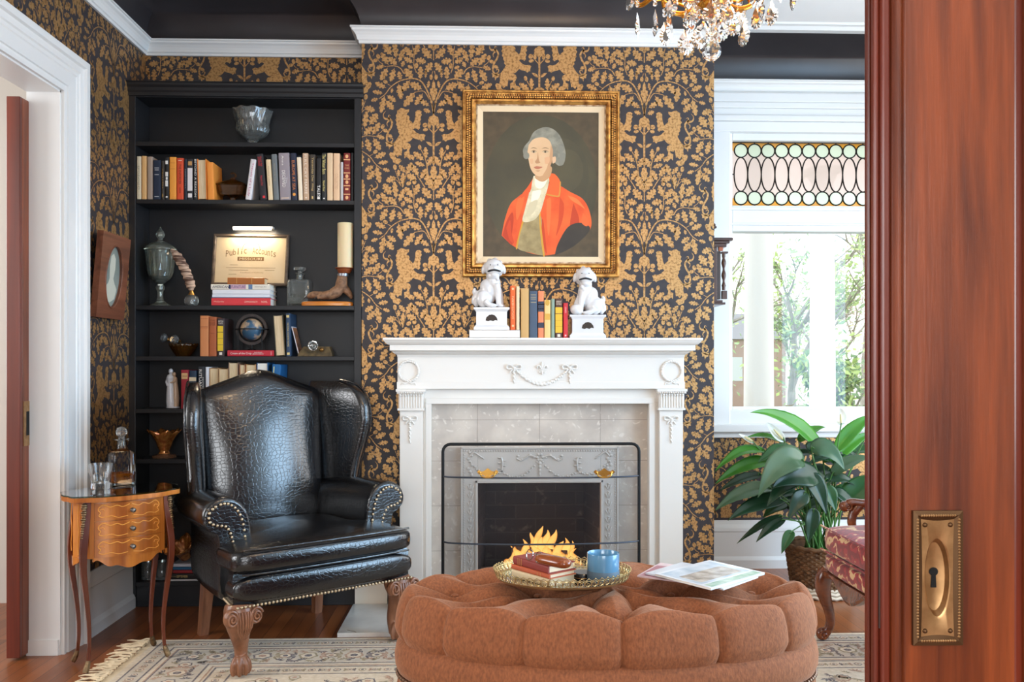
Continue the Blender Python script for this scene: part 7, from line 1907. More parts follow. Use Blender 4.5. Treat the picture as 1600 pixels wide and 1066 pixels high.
while y > RY0:
    n = 5; ph = random.random()*6; L_ = random.uniform(.07, .12); sk = random.uniform(-.05, .03)
    mb.tube([(RX0-0.028-L_*k/n, y+sk*(k/n)+.010*sin(k*1.6+ph), 0.0055+.006*abs(sin(k*1.3+ph))*(1-k/n)) for k in range(n+1)], [.0055, .005, .0055, .005, .0045, .002], 5); y -= 0.016
fr_ = mb.build('fringe', rug); fr_['kind'] = 'stuff'

# ================================================================ OTTOMAN
def chenille():
    m = pm('brown_chenille', (158, 95, 58), rough=0.85, c2=(120, 70, 42), nscale=150, detail=9, stretch=(1, 1, 0.45), bump=0.3, bscale=240, sheen=0.45, lo=0.3, hi=0.72)
    p = m.node_tree.nodes['Principled BSDF']; p.inputs['Sheen Roughness'].default_value = 0.35; p.inputs['Sheen Tint'].default_value = rgb(240, 200, 170)
    return m
M_chen = chenille()
ot = thing('tufted_ottoman', 'large oval button tufted ottoman in brown velvety fabric', 'ottoman', (0.385, 2.72, 0))
A_, B_ = 0.648, 0.325
btn = []
NR = 14
for k in range(NR): btn.append((0.76*cos(2*pi*(k+.5)/NR), 0.76*sin(2*pi*(k+.5)/NR)))
NI = 8
for k in range(NI): btn.append((0.36*cos(2*pi*(k+.5)/NI), 0.36*sin(2*pi*(k+.5)/NI)))
seg = []
for k in range(NR):
    a = 2*pi*(k+.5)/NR; seg.append(((0.76*cos(a), 0.76*sin(a)), (2.2*cos(a), 2.2*sin(a))))
    for j in range(NI):
        b_ = 2*pi*(j+.5)/NI; dd = abs((a-b_+pi) % (2*pi)-pi)
        if dd < 0.42: seg.append(((0.76*cos(a), 0.76*sin(a)), (0.36*cos(b_), 0.36*sin(b_))))
for j in range(NI): b_ = 2*pi*(j+.5)/NI; seg.append(((0.36*cos(b_), 0.36*sin(b_)), (0.08*cos(b_+.39), 0.08*sin(b_+.39))))
def seg_d(px_, py_, s):
    (x0, y0), (x1, y1) = s; dx_, dy_ = (x1-x0)*A_, (y1-y0)*B_; qx, qy = (px_-x0)*A_, (py_-y0)*B_
    t = max(0, min(1, (qx*dx_+qy*dy_)/(dx_*dx_+dy_*dy_))); return sqrt((qx-dx_*t)**2+(qy-dy_*t)**2), t
def ott(u, v):
    """u round, v from the centre (0) over the rim (0.72) down the side (1)"""
    a = 2*pi*u
    if v < 0.66: s = v/0.66*0.93; rho = s; z = 0.515+0.014*(1-s*s); nx, nz = 0.0, 1.0
    else:
        q = (v-0.66)/0.34*pi*0.62; rho = 0.93+0.072*sin(q)*1.0; z = 0.400+0.118*max(-.35, cos(q)); s = 0.93+(v-0.66)*1.2
        nx, nz = sin(q), cos(q)
    px_, py_ = s*cos(a), s*sin(a)
    dn = 0.0
    best = 9
    for i, sg in enumerate(seg):
        d, t = seg_d(px_, py_, sg)
        w = 0.016; depth = 0.017 if i < 0 else 0.016
        if d < 0.08: best = min(best, d)
    side = max(0.0, min(1.0, (v-0.60)/0.16))
    dn -= (1-side)*(0.018*exp(-best/0.012)+0.020*exp(-(best/0.05)**2))+side*(0.015*exp(-best/0.0055)+0.006*exp(-(best/0.035)**2))
    for bx_, by_ in btn:
        d2 = ((px_-bx_)*A_)**2+((py_-by_)*B_)**2
        if d2 < 0.03: dn -= 0.052*exp(-d2/(0.035**2))+0.026*exp(-d2/(0.085**2))
    if v > 0.93: dn -= 0.02*(v-0.93)/0.07
    P = Vector((A_*rho*cos(a), B_*rho*sin(a), z)); n = Vector((nx*cos(a), nx*sin(a), nz))
    return P+n*(dn+0.016)
mb = MB(M_chen); NU, NV = 520, 96; rows = []
for j in range(NV+1):
    v = 0.004+0.996*j/NV; rows.append([ott(i/NU, v) for i in range(NU)])
mb.rings(list(reversed(rows)), True, False, True, True); cu = mb.build('cushion', ot, sharp=0)
mb = MB(M_chen)
for bx_, by_ in btn: mb.ball((A_*bx_, B_*by_, 0.478), (.013, .013, .007), 12, 7)
mb.build('buttons', cu)
mb = MB(M_chen)
def oval_ring(da, z, n=96): return [((A_+da)*cos(2*pi*k/n), (B_+da)*sin(2*pi*k/n), z) for k in range(n)]
mb.rings([oval_ring(-.03, .375), oval_ring(.0, .372), oval_ring(.012, .355), oval_ring(.018, .325), oval_ring(.016, .295), oval_ring(.008, .272), oval_ring(-.004, .262)], True, True, True, True); mb.build('base_band', ot, sharp=60)
mb = MB(M_chen); n = 288
def skirt(da, z, amp): return [((A_+da+amp*sin(36*2*pi*k/n))*cos(2*pi*k/n), (B_+da+amp*sin(36*2*pi*k/n))*sin(2*pi*k/n), z) for k in range(n)]
mb.rings([skirt(.004, .262, .001), skirt(.012, .2, .004), skirt(.02, .1, .008), skirt(.026, .016, .010)], True, True, True, True); mb.build('skirt', ot, sharp=60)
mb = MB(pm('dark_bronze_nail', (120, 92, 74), rough=0.3, metal=0.8)); n = 150
for k in range(n): a = 2*pi*k/n; mb.ball(((A_+.008)*cos(a), (B_+.008)*sin(a), .264), .0075, 8, 6)
nn = mb.build('nailhead_trim', ot); nn['kind'] = 'stuff'

# ---------------------------------------------------------------- tray and what stands on it
ZT = 0.548
tp = on_z(878, 904, ZT)
tr = thing('filigree_tray', 'oval mirrored tray with pierced gold filigree gallery on the ottoman', 'tray', (tp.x, tp.y, ZT), rz=radians(-4))
TA, TB_ = 0.203, 0.148
M_fil = pm('gold_filigree', (200, 178, 128), rough=0.35, metal=0.85)
mb = MB(M_fil); n = 64
ring = lambda k_, z: [(TA*k_*cos(2*pi*i/n), TB_*k_*sin(2*pi*i/n), z) for i in range(n)]
mb.rings([ring(.98, 0), ring(1.0, .002), ring(1.02, .008), ring(.99, .008), ring(.97, .005)], True, True, True, True); mb.build('tray_base', tr, sharp=40)
mb = MB(pm('tray_mirror', (210, 210, 206), rough=0.04, metal=1.0)); mb.add(ring(.968, .0058), [tuple(range(n))]); mb.build('mirror', tr)
mb = MB(M_fil); G_ = 60
for i in range(G_):
    a0, a1 = 2*pi*i/G_, 2*pi*(i+1)/G_; am = (a0+a1)/2
    def gp(t, z, e=1.0): a = a0+(a1-a0)*t; k_ = 1.005+0.06*(z/.04)*e; return (TA*k_*cos(a), TB_*k_*sin(a), z)
    for pts in ([gp(.5,.010), gp(.1,.018), gp(.12,.028), gp(.5,.033), gp(.88,.028), gp(.9,.018), gp(.5,.010)], [gp(.5,.012), gp(.34,.020), gp(.5,.027), gp(.66,.020), gp(.5,.012)], [gp(0,.008), gp(0,.02), gp(0,.034)], [gp(0.0,.034), gp(.25,.038), gp(.5,.042), gp(.75,.038), gp(1,.034)]):
        mb.tube(spline([(q[0], q[1], .008+(q[2]-.008)*.78) for q in pts], 2), .0012, 5)
    mb.ball(gp(.5, .0345), .0022, 6, 4)
mb.tube([(TA*1.035*cos(2*pi*i/n), TB_*1.035*sin(2*pi*i/n), .0265) for i in range(n+1)], .0014, 5, caps=False); mb.build('gallery', tr)
zb0 = ZT+0.0065
c0 = Vector((0.140, 2.640))
def tb_book(lab, th, h, d, col, z, rz, dx_=0, dy_=0, **k):
    return book(lab, th, h, d, col, (c0.x+dx_, c0.y+dy_, z), rz=rz, flat=True, group='books stacked on the filigree tray', **k)
M_old = pm('old_cream_pages', (232, 212, 178), rough=0.8)
tb_book('cream book at the bottom of the stack on the tray', .024, .172, .112, (226, 200, 158), zb0, radians(-50), pages=M_old)
tb_book('thin terracotta book in the middle of the stack on the tray', .015, .176, .112, (190, 92, 56), zb0+.0246, radians(-52), dx_=-.002, pages=M_old, deco=[('bar_gilt', (206,150,90), 0, .7, .012, .002), ('bar_gilt', (206,150,90), 0, .78, .012, .002)])
tb_book('dark red cloth book on top of the stack on the tray', .024, .172, .110, (142, 58, 50), zb0+.0402, radians(-54.5), dx_=-.001, dy_=.002, pages=M_old, deco=[('bar_gilt', (196,140,84), 0, .15, .022, .003), ('bar_gilt', (196,140,84), 0, .2, .022, .002), ('bar_gilt', (196,140,84), 0, .25, .022, .003)])
zb1 = zb0+.0402+.0246
# leather glasses case and round spectacles on the top book
p0, p1 = on_z(836, 873, zb1+.018), on_z(881, 883, zb1+.018)
d_ = (p1-p0); gcx = (p0+p1)/2
gc_ = thing('glasses_case', 'shiny tan leather glasses case lying on the top book of the tray', 'glasses case', (gcx.x+.012, gcx.y+.015, zb1+.0005), rz=atan2(d_.y, d_.x))
M_cas = pm('shiny_tan_leather', (150, 78, 36), rough=0.22, coat=0.6, c2=(126, 60, 26), nscale=20)
Lc = 0.066
mb = MB(M_cas); mb.tube([(x*Lc, 0, .0165) for x in (-1, -.97, -.9, -.78, -.6, -.3, 0.07)], [.003, .010, .0165, .021, .0235, .0245, .0245], 24, flat=.66, up=(0, 0, 1)); mb.build('case_bottom', gc_)
mb = MB(M_cas); mb.tube([(x*Lc, 0, .0165) for x in (.08, .3, .6, .78, .9, .97, 1)], [.0252, .0252, .0242, .0215, .0168, .010, .003], 24, flat=.66, up=(0, 0, 1)); mb.build('case_lid', gc_)
q0 = on_z(824.6, 874, zb1); q1 = on_z(846.5, 881, zb1)
sp = thing('spectacles', 'round wire rimmed spectacles propped against the glasses case', 'spectacles', ((q0.x+q1.x)/2-.002, (q0.y+q1.y)/2-.006, zb1+.0006), rz=atan2(q1.y-q0.y, q1.x-q0.x))
M_wire = pm('silver_wire', (196, 190, 184), rough=0.2, metal=1.0)
dl = 0.0235; rl = 0.0165
Rt = Matrix.Rotation(radians(-14), 4, 'X'); Rt = Matrix.Translation((0, 0, rl*0.98+.001)) @ Rt
for s_ in (-1, 1):
    mb = MB(M_wire); mb.M = Rt; mb.tube([(s_*dl+rl*cos(2*pi*k/28), 0, rl*sin(2*pi*k/28)) for k in range(29)], .0015, 6, caps=False); rim = mb.build('rim', sp)
    mb = MB(thin_glass('spectacle_lens', 1.0)); mb.M = Rt; mb.add([(s_*dl+rl*.97*cos(2*pi*k/28), 0, rl*.97*sin(2*pi*k/28)) for k in range(28)], [tuple(range(28))]); mb.build('lens', rim)
    mb = MB(M_wire); mb.M = Rt; mb.tube(spline([(s_*(dl+rl), 0, .002), (s_*(dl+rl+.003), .008, .002), (s_*(dl+rl), .022, .003), (s_*(dl*.6), .030, .004)], 4), .0010, 6); mb.build('temple', sp)
mb = MB(M_wire); mb.M = Rt; mb.tube(spline([(-dl+rl, 0, .003), (0, -.002, .008), (dl-rl, 0, .003)], 5), .0012, 6); mb.build('bridge', sp)
# blue candle and its lid
cp = on_z(942.5, 908, ZT+.006)
cd = thing('candle_jar', 'candle in a pale blue glass jar standing on the tray', 'candle', (cp.x, cp.y, zb0), rz=0)
M_blu = pm('pale_blue_glass', (104, 160, 196), rough=0.15, coat=0.6, trans=0.25)
mb = MB(M_blu); R_ = 24.3*2.74/FPX
mb.lathe([(R_*.96,0),(R_,.004),(R_,.084),(R_*.985,.0865),(R_*.955,.084),(R_*.95,.05),(.001,.048)], 44); mb.build('jar', cd, sharp=50)
mb = MB(pm('grey_jar_label', (92, 112, 126), rough=0.5)); mb.lathe([(R_+.0004,.001),(R_+.0006,.002),(R_+.0006,.034),(R_+.0004,.035)], 44, caps=False); mb.build('tinted_base', cd)
mb = MB(pm('pale_candle_wax', (168, 196, 212), rough=0.5)); mb.lathe([(R_*.94,.0485),(R_*.94,.056),(.001,.056)], 40); mb.build('wax', cd)
mb = MB(pm('burnt_wick', (40, 34, 30))); mb.tube([(0, 0, .055), (.001, 0, .066)], .001, 6); mb.build('wick', cd)
lp = on_z(909, 903.5, ZT+.006)
ld_ = thing('metal_jar_cover', 'round black candle lid lying beside the blue candle on the tray', 'candle cover', (lp.x+.004, lp.y, zb0))
mb = MB(pm('black_gloss_metal', (22, 22, 24), rough=0.2, coat=0.5)); mb.lathe([(.033,0),(.034,.002),(.034,.016),(.031,.019),(.001,.019)], 36); mb.build('lid_body', ld_, sharp=40)
mb = MB(pm('lid_rim_gilt', (170, 130, 80), rough=0.3, metal=0.9)); mb.tube([(.0345*cos(2*pi*k/36), .0345*sin(2*pi*k/36), .006) for k in range(37)], .0012, 5, caps=False); mb.build('gilt_line', ld_)
# magazines
def magazine(lab, cx, cy, z, rz, w, h, th, cover, art):
    t = thing('magazine', lab, 'magazine', (cx, cy, z), rz=rz, group='magazines on the ottoman')
    mb = MB(M_pagew); mb.box(-w/2+.0006, w/2-.001, -h/2+.0006, h/2-.0006, .0006, th-.0006); mb.build('page_block', t)
    mb = MB(cover); mb.box(-w/2, w/2, -h/2, h/2, 0, .0005); mb.box(-w/2, w/2, -h/2, h/2, th-.0005, th); mb.box(-w/2-.0004, -w/2, -h/2, h/2, 0, th)
    k = [th+.0002]
    for mat, x0, x1, y0, y1 in art: mb.mat(mat).add([(x0*w, y0*h, k[0]), (x1*w, y0*h, k[0]), (x1*w, y1*h, k[0]), (x0*w, y1*h, k[0])], [(0,1,2,3)]); k[0] += .0001
    mb.build('cover', t); return t
M_wc = pm('glossy_white_cover', (228, 232, 236), rough=0.18, coat=0.5)
mz = ZT-.002
magazine('magazine at the bottom left of the pile, edge showing pale pink', .655, 2.742, mz, radians(58), .205, .275, .005, pm('pink_cover', (222, 196, 196), rough=0.25), [(pm('pink_cover_dark', (170, 110, 120), rough=0.3), -.48, .3, -.48, .48)])
magazine('grey covered magazine in the middle of the pile on the ottoman', .685, 2.708, mz+.0062, radians(44), .21, .28, .005, pm('grey_cover', (206, 208, 212), rough=0.25), [(pm('grey_photo', (130, 136, 140), rough=0.3, c2=(180, 184, 184), nscale=20), -.46, .46, -.46, .2)])
mt = magazine('glossy magazine on top of the pile with a house photograph and green band', .706, 2.685, mz+.0142, radians(129.8), .208, .285, .007, M_wc,
    [(pm('cover_sky', (170, 186, 200), rough=0.2, c2=(214, 220, 224), nscale=14), -.30, .44, -.44, .46), (pm('cover_photo', (150, 140, 128), rough=0.2, c2=(206, 196, 184), nscale=26), -.24, .16, -.36, .40), (pm('cover_green', (132, 170, 142), rough=0.2, c2=(190, 206, 190), nscale=18), -.48, -.34, -.46, .46)])
mt.rotation_euler = (0, radians(-1.2), radians(129.8))
# ================================================================ WALL CLOCK ON THE CHIMNEY'S RIGHT SIDE
M_clk = wood('dark_clock_wood', (46, 28, 22), (84, 50, 38), rough=0.3, along='Z', ring=5, coat=0.3)
cy = 4.66; zk = lambda v: az(v, 4.6, 1130)
ck = thing('wall_clock', 'dark carved wooden wall clock seen from its side at the edge of the chimney breast', 'clock', (XB+0.001, cy+0.12, zk(475)))
z0k = zk(475)
def ckp(name, boxes, mat=M_clk, bevel=0.002):
    mb = MB(mat)
    for x0, x1, y0, y1, v0, v1 in boxes: mb.box(x0, x1, y0-cy-0.12, y1-cy-0.12, zk(v0)-z0k, zk(v1)-z0k)
    return mb.build(name, ck, bevel=bevel)
ckp('case', [(0, .085, cy, cy+.24, 469, 378)])
ckp('door', [(.086, .108, cy+.01, cy+.23, 466, 390)])
MB(thin_glass('clock_glass', 0.8)).box(.1085, .1095, cy-.12+.03-cy, .09, zk(460)-z0k, zk(396)-z0k).build('door_glass', ck)
ckp('cornice', [(-.0, .150, cy-.02, cy+.26, 378.5, 374.5), (0, .165, cy-.03, cy+.27, 374.5, 370), (0, .135, cy-.012, cy+.252, 384, 378.5)])
ckp('base_moulding', [(0, .128, cy-.015, cy+.255, 475, 471.5), (0, .115, cy-.008, cy+.248, 471.5, 468)])
ckp('copper_panel', [(.094, .118, cy-.004, cy+.012, 390, 378.5)], pm('reddish_veneer', (168, 92, 58), rough=0.35))
for yy in (cy+.006, cy+.234):
    mb = MB(M_clk); pr = []
    for k in range(25):
        t = k/24; pr.append((0.0095+0.0035*sin(t*19)*(1 if .1 < t < .9 else 0), t))
    za, zb_ = zk(452)-z0k, zk(394)-z0k
    mb.lathe([(r, za+(zb_-za)*t) for r, t in pr], 14, c=(.124, yy-cy-.12, 0)); mb.build('turned_column', ck)
    mb = MB(M_clk); mb.box(.112, .140, yy-cy-.12-.012, yy-cy-.12+.012, zk(466)-z0k, zk(453)-z0k); mb.box(.110, .145, yy-cy-.12-.014, yy-cy-.12+.014, zk(394)-z0k, zk(391)-z0k); mb.build('column_block', ck, bevel=.002)
mb = MB(M_clk); mb.lathe([(.004, zk(489)-z0k), (.012, zk(486)-z0k), (.008, zk(484)-z0k), (.022, zk(480)-z0k), (.026, zk(477)-z0k), (.02, -.001)], 16, c=(.05, 0, 0)); mb.build('drop_finial', ck)
ckp('crest', [(.02, .09, cy+.07, cy+.17, 369.5, 362), (.03, .075, cy+.085, cy+.155, 362, 349), (.018, .100, cy+.06, cy+.18, 351, 347.5), (.034, .07, cy+.09, cy+.15, 347.5, 339), (.03, .085, cy+.08, cy+.16, 339.5, 335.5)])
mb = MB(M_clk)
for k in range(5): mb.ball((.085+.004*k, -.0, zk(360-k*4)-z0k), (.012-.001*k, .02, .012), 10, 6)
mb.build('crest_figure', ck)

# ================================================================ PEACE LILY
random.seed(23)
M_wick = pm('brown_wicker', (132, 96, 62), rough=0.7, c2=(88, 62, 40), nscale=30)
M_wick2 = pm('pale_wicker_rim', (206, 192, 170), rough=0.7)
PX, PY = 1.79, 4.56
pb = thing('wicker_planter', 'tapered brown wicker basket planter on the floor below the window', 'planter', (PX, PY, 0))
mb = MB(M_wick); zt_p = az(858, PY-0.1, 1260); R0p, R1p = 0.135, 0.172
nrow, nst = 17, 26
for i in range(nrow):
    z = 0.05+(zt_p-0.06)*i/(nrow-1); r = R0p+(R1p-R0p)*(z/zt_p)
    mb.tube([((r+.006*(-1)**(k+i))*cos(2*pi*k/(nst*2)*2/2), (r+.006*(-1)**(k+i))*sin(2*pi*k/(nst*2)*2/2), z) for k in range(nst*2+1)], [.0085]*(nst*2+1), 6, caps=False)
mb.lathe([(R0p-.008,.02),(R1p-.010,zt_p-.005),(R1p-.02,zt_p-.005),(R0p-.02,.03)], 32, caps=False); mb.build('weave', pb)
mb = MB(M_wick)
for k in range(nst): a = 2*pi*k/nst; mb.tube([(R0p*cos(a), R0p*sin(a), .03), (R1p*cos(a), R1p*sin(a), zt_p)], .0045, 6)
mb.build('stakes', pb)
mb = MB(M_wick); mb.tube([((R1p+.004)*cos(2*pi*k/40), (R1p+.004)*sin(2*pi*k/40), zt_p+.002+.003*(-1)**k) for k in range(41)], .012, 8, caps=False); mb.build('rim', pb)
mb = MB(M_wick2)
for z, r in ((.012, R0p+.030), (.030, R0p+.024), (.046, R0p+.012)): mb.tube([(r*cos(2*pi*k/48), r*sin(2*pi*k/48), z+.003*(-1)**k) for k in range(49)], .0095, 6, caps=False)
mb.build('base_ring', pb)
mb = MB(pm('potting_soil', (44, 32, 24), rough=1.0)); mb.lathe([(R1p-.022, zt_p-.04), (.001, zt_p-.035)], 28); mb.build('soil', pb)
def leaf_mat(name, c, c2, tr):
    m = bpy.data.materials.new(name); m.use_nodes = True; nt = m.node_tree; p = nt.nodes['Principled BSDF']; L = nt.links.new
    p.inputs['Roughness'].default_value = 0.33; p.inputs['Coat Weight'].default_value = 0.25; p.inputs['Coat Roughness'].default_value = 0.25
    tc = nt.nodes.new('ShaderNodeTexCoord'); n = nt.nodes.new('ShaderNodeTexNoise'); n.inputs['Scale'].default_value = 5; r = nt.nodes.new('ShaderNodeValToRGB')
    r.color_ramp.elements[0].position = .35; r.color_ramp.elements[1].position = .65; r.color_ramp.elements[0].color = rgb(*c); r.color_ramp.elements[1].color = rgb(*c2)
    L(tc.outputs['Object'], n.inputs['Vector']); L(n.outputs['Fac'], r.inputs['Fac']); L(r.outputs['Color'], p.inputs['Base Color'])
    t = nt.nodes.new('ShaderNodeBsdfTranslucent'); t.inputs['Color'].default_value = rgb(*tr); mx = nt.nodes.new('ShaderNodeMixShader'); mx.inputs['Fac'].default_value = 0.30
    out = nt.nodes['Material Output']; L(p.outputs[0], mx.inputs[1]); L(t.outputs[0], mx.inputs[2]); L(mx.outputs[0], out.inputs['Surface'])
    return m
LM = [leaf_mat('backlit_lily_leaf', (66, 136, 46), (98, 168, 60), (140, 220, 60)), leaf_mat('mid_lily_leaf', (36, 84, 42), (56, 108, 56), (90, 170, 60)), leaf_mat('dark_lily_leaf', (24, 58, 38), (38, 76, 48), (60, 130, 50)), leaf_mat('greyish_lily_leaf', (66, 104, 72), (104, 132, 100), (100, 160, 80))]  # brightest green has the window's backlight put into its colour
pl = thing('peace_lily', 'large bushy peace lily with glossy drooping leaves and white flowers in the wicker planter', 'plant', (PX, PY, zt_p-.034))
Oz = zt_p-.034
def blade(B, T, w, lift, mat, face=(0, -.55, .84), fold=.35, wav=.06, seed=0):
    """one leaf: from blade base B to tip T (room coordinates)"""
    O_ = Vector((PX, PY, Oz)); B = Vector(B)-O_; T = Vector(T)-O_
    M1 = (B+T)/2+Vector((0, 0, lift))
    def sp(t): return B*(1-t)**2+M1*(2*t*(1-t))+T*t*t
    F = Vector(face).normalized()
    def fn(u, v):
        t = v; p = sp(t); d = (sp(min(1, t+.01))-sp(max(0, t-.01))).normalized()
        s_ = d.cross(F); s_.normalize(); n_ = s_.cross(d)
        prof = (sin(pi*min(1, t*.97+.03)**.72)**.9)*(1-.25*t) if t < 1 else 0
        x = (u-.5)*2; wd = w*.5*max(prof, .004)
        q = p+s_*(x*wd)+n_*(abs(x)*fold*wd+wav*wd*sin(t*11+seed)*abs(x)+.004*sin(t*60)*abs(x)*min(1, wd*30)*.35)
        return q, n_
    m = MB(mat); m.sheet(fn, 8, 18, .0007); lf = m.build('leaf', pl, sharp=0)
    # stem
    r0 = Vector((random.uniform(-.07, .07), random.uniform(-.07, .07), -.001)); c = r0.lerp(B, .5)+Vector((0, 0, .06+max(0, .20-B.z)*.7)); mid = r0.lerp(B, .25)+Vector((0, 0, .05))
    d0 = (sp(.02)-sp(0)).normalized()
    m = MB(MATS.get('lily_stem') or pm('lily_stem', (70, 116, 52), rough=.45)); pts = spline([r0, mid+Vector((0, 0, .02)), c, B, B+d0*.02], 5); m.tube(pts, [.0052-.003*k/(len(pts)-1) for k in range(len(pts))], 6); m.build('stem', lf)
def L_(ub, vb, ut, vt, w, lift, mi, dy=0.0, dyt=None, fold=.3, face=(0, -.55, .84)):
    Yb = PY+dy; Yt = PY+(dyt if dyt is not None else dy)
    blade(at(ub, vb, Yb), at(ut, vt, Yt), w*3.4e-3, lift, LM[mi], face, fold, seed=ub)
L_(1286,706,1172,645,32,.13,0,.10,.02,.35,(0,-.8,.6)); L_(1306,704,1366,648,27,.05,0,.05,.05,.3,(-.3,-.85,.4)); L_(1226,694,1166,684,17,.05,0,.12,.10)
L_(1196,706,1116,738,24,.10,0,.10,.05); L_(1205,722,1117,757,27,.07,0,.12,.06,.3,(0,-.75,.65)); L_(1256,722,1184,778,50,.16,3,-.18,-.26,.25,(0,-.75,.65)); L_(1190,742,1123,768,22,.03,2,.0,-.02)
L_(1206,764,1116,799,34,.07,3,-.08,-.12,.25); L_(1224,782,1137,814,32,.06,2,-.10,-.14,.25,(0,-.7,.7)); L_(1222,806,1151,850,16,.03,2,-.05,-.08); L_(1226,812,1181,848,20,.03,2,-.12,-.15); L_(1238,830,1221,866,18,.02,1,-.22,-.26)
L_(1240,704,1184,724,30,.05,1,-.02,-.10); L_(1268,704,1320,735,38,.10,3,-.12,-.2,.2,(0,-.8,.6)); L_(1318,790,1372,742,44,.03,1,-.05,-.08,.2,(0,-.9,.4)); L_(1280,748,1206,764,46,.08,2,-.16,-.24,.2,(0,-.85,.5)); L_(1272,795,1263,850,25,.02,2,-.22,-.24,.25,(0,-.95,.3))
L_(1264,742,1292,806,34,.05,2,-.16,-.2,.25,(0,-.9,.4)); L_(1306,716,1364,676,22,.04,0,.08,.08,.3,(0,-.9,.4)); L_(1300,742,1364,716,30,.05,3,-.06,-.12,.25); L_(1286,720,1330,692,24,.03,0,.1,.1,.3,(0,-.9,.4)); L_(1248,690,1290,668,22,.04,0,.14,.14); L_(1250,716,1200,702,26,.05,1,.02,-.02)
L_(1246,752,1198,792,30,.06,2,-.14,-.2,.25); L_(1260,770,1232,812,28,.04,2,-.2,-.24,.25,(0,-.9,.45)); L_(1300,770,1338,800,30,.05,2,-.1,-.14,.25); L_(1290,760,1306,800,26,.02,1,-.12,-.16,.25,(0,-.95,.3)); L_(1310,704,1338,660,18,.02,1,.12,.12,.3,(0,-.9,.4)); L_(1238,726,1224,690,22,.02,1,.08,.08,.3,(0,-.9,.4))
for _ in range(30):  # inner leaves kept to darker greens, shade put into their colour
    ub = random.uniform(1225, 1340); vb = random.uniform(705, 790); an = random.uniform(-.4, pi+.4); ln = random.uniform(45, 75)
    L_(ub, vb, ub+ln*cos(an)*1.0, vb-ln*sin(an)*.35+22, random.uniform(20, 34), random.uniform(.03, .08), random.choice((1, 2, 2, 1)), random.uniform(-.05, .2))
M_spathe = pm('white_spathe', (236, 236, 226), rough=.5, sss=.2); M_spx = pm('cream_spadix', (226, 214, 160), rough=.7, bump=.4, bscale=300)
def flower(u, v, u2, v2, w, dy, face=(0, -.95, .3), peach=False):
    O_ = Vector((PX, PY, Oz)); B = at(u, v, PY+dy)-O_; T = at(u2, v2, PY+dy-.01)-O_; F = Vector(face).normalized()
    mat = M_spathe if not peach else pm('fading_spathe', (226, 190, 160), rough=.5)
    def fn(a, t):
        p = B.lerp(T, t); d = (T-B).normalized(); s_ = d.cross(F).normalized(); n_ = s_.cross(d); x = (a-.5)*2
        wd = w*3.4e-3*.5*max(.01, sin(pi*(t*.98+.02)**.8)**.75); return p+s_*(x*wd)-n_*(.5*wd*(1-x*x)), n_
    m = MB(mat); m.sheet(fn, 8, 12, .0006); sp = m.build('flower', pl, sharp=0)
    m = MB(M_spx); a = B.lerp(T, .12)+F*.004; b = B.lerp(T, .6)+F*.006; m.tube([a, a.lerp(b, .5), b], [.006, .0065, .004], 8); m.build('spadix', sp)
    m = MB(MATS['lily_stem']); r0 = Vector((random.uniform(-.05, .05), random.uniform(-.02, .06), 0)); m.tube(spline([r0, r0.lerp(B, .5)+Vector((0, .01, .04)), B, B.lerp(T, .1)], 6), .0034, 6); m.build('stem', sp)
flower(1314, 664, 1312, 637, 25, .02); flower(1226, 690, 1198, 660, 17, .06, (-.3, -.8, .5)); flower(1178, 692, 1154, 678, 12, .1, (0, -.6, .8)); flower(1254, 716, 1238, 712, 9, -.12, peach=True); flower(1352, 684, 1360, 658, 14, .1)

# ================================================================ RED ARMCHAIR
def damask():
    m = bpy.data.materials.new('red_damask'); m.use_nodes = True; nt = m.node_tree; p = nt.nodes['Principled BSDF']; L = nt.links.new
    tc = nt.nodes.new('ShaderNodeTexCoord'); n = nt.nodes.new('ShaderNodeTexNoise'); n.inputs['Scale'].default_value = 5.5; n.inputs['Detail'].default_value = 2; n.inputs['Distortion'].default_value = 1.6
    w = nt.nodes.new('ShaderNodeTexWave'); w.wave_type = 'RINGS'; w.inputs['Scale'].default_value = 6; w.inputs['Distortion'].default_value = 11; w.inputs['Detail'].default_value = 3; w.inputs['Detail Scale'].default_value = 2.2
    L(tc.outputs['Object'], n.inputs['Vector']); L(tc.outputs['Object'], w.inputs['Vector'])
    mu = nt.nodes.new('ShaderNodeMath'); mu.operation = 'MULTIPLY_ADD'; mu.inputs[1].default_value = .38; L(w.outputs['Fac'], mu.inputs[0]); L(n.outputs['Fac'], mu.inputs[2])
    r = nt.nodes.new('ShaderNodeValToRGB'); r.color_ramp.interpolation = 'LINEAR'; E = r.color_ramp.elements; E[0].position = .80; E[0].color = rgb(164, 24, 34); E[1].position = .83; E[1].color = rgb(222, 184, 132)
    a = E.new(.60); a.color = rgb(128, 16, 26); b_ = E.new(.63); b_.color = rgb(164, 24, 34)
    L(mu.outputs[0], r.inputs['Fac']); L(r.outputs['Color'], p.inputs['Base Color']); p.inputs['Roughness'].default_value = .75; p.inputs['Sheen Weight'].default_value = .4
    b = nt.nodes.new('ShaderNodeBump'); b.invert = True; b.inputs['Strength'].default_value = .3; b.inputs['Distance'].default_value = .003; L(mu.outputs[0], b.inputs['Height']); L(b.outputs[0], p.inputs['Normal'])
    return m
M_dam = damask()
M_rcw = wood('carved_red_brown_wood', (98, 46, 22), (150, 80, 40), rough=.25, along='X', ring=5, coat=.4)
AX, AY0, AY1 = 1.485, 3.16, 3.785
rc = thing('red_armchair', 'carved wooden armchair with red and gold damask seat partly behind the pocket door', 'armchair', (AX, (AY0+AY1)/2, 0))
hw_ = (AY1-AY0)/2
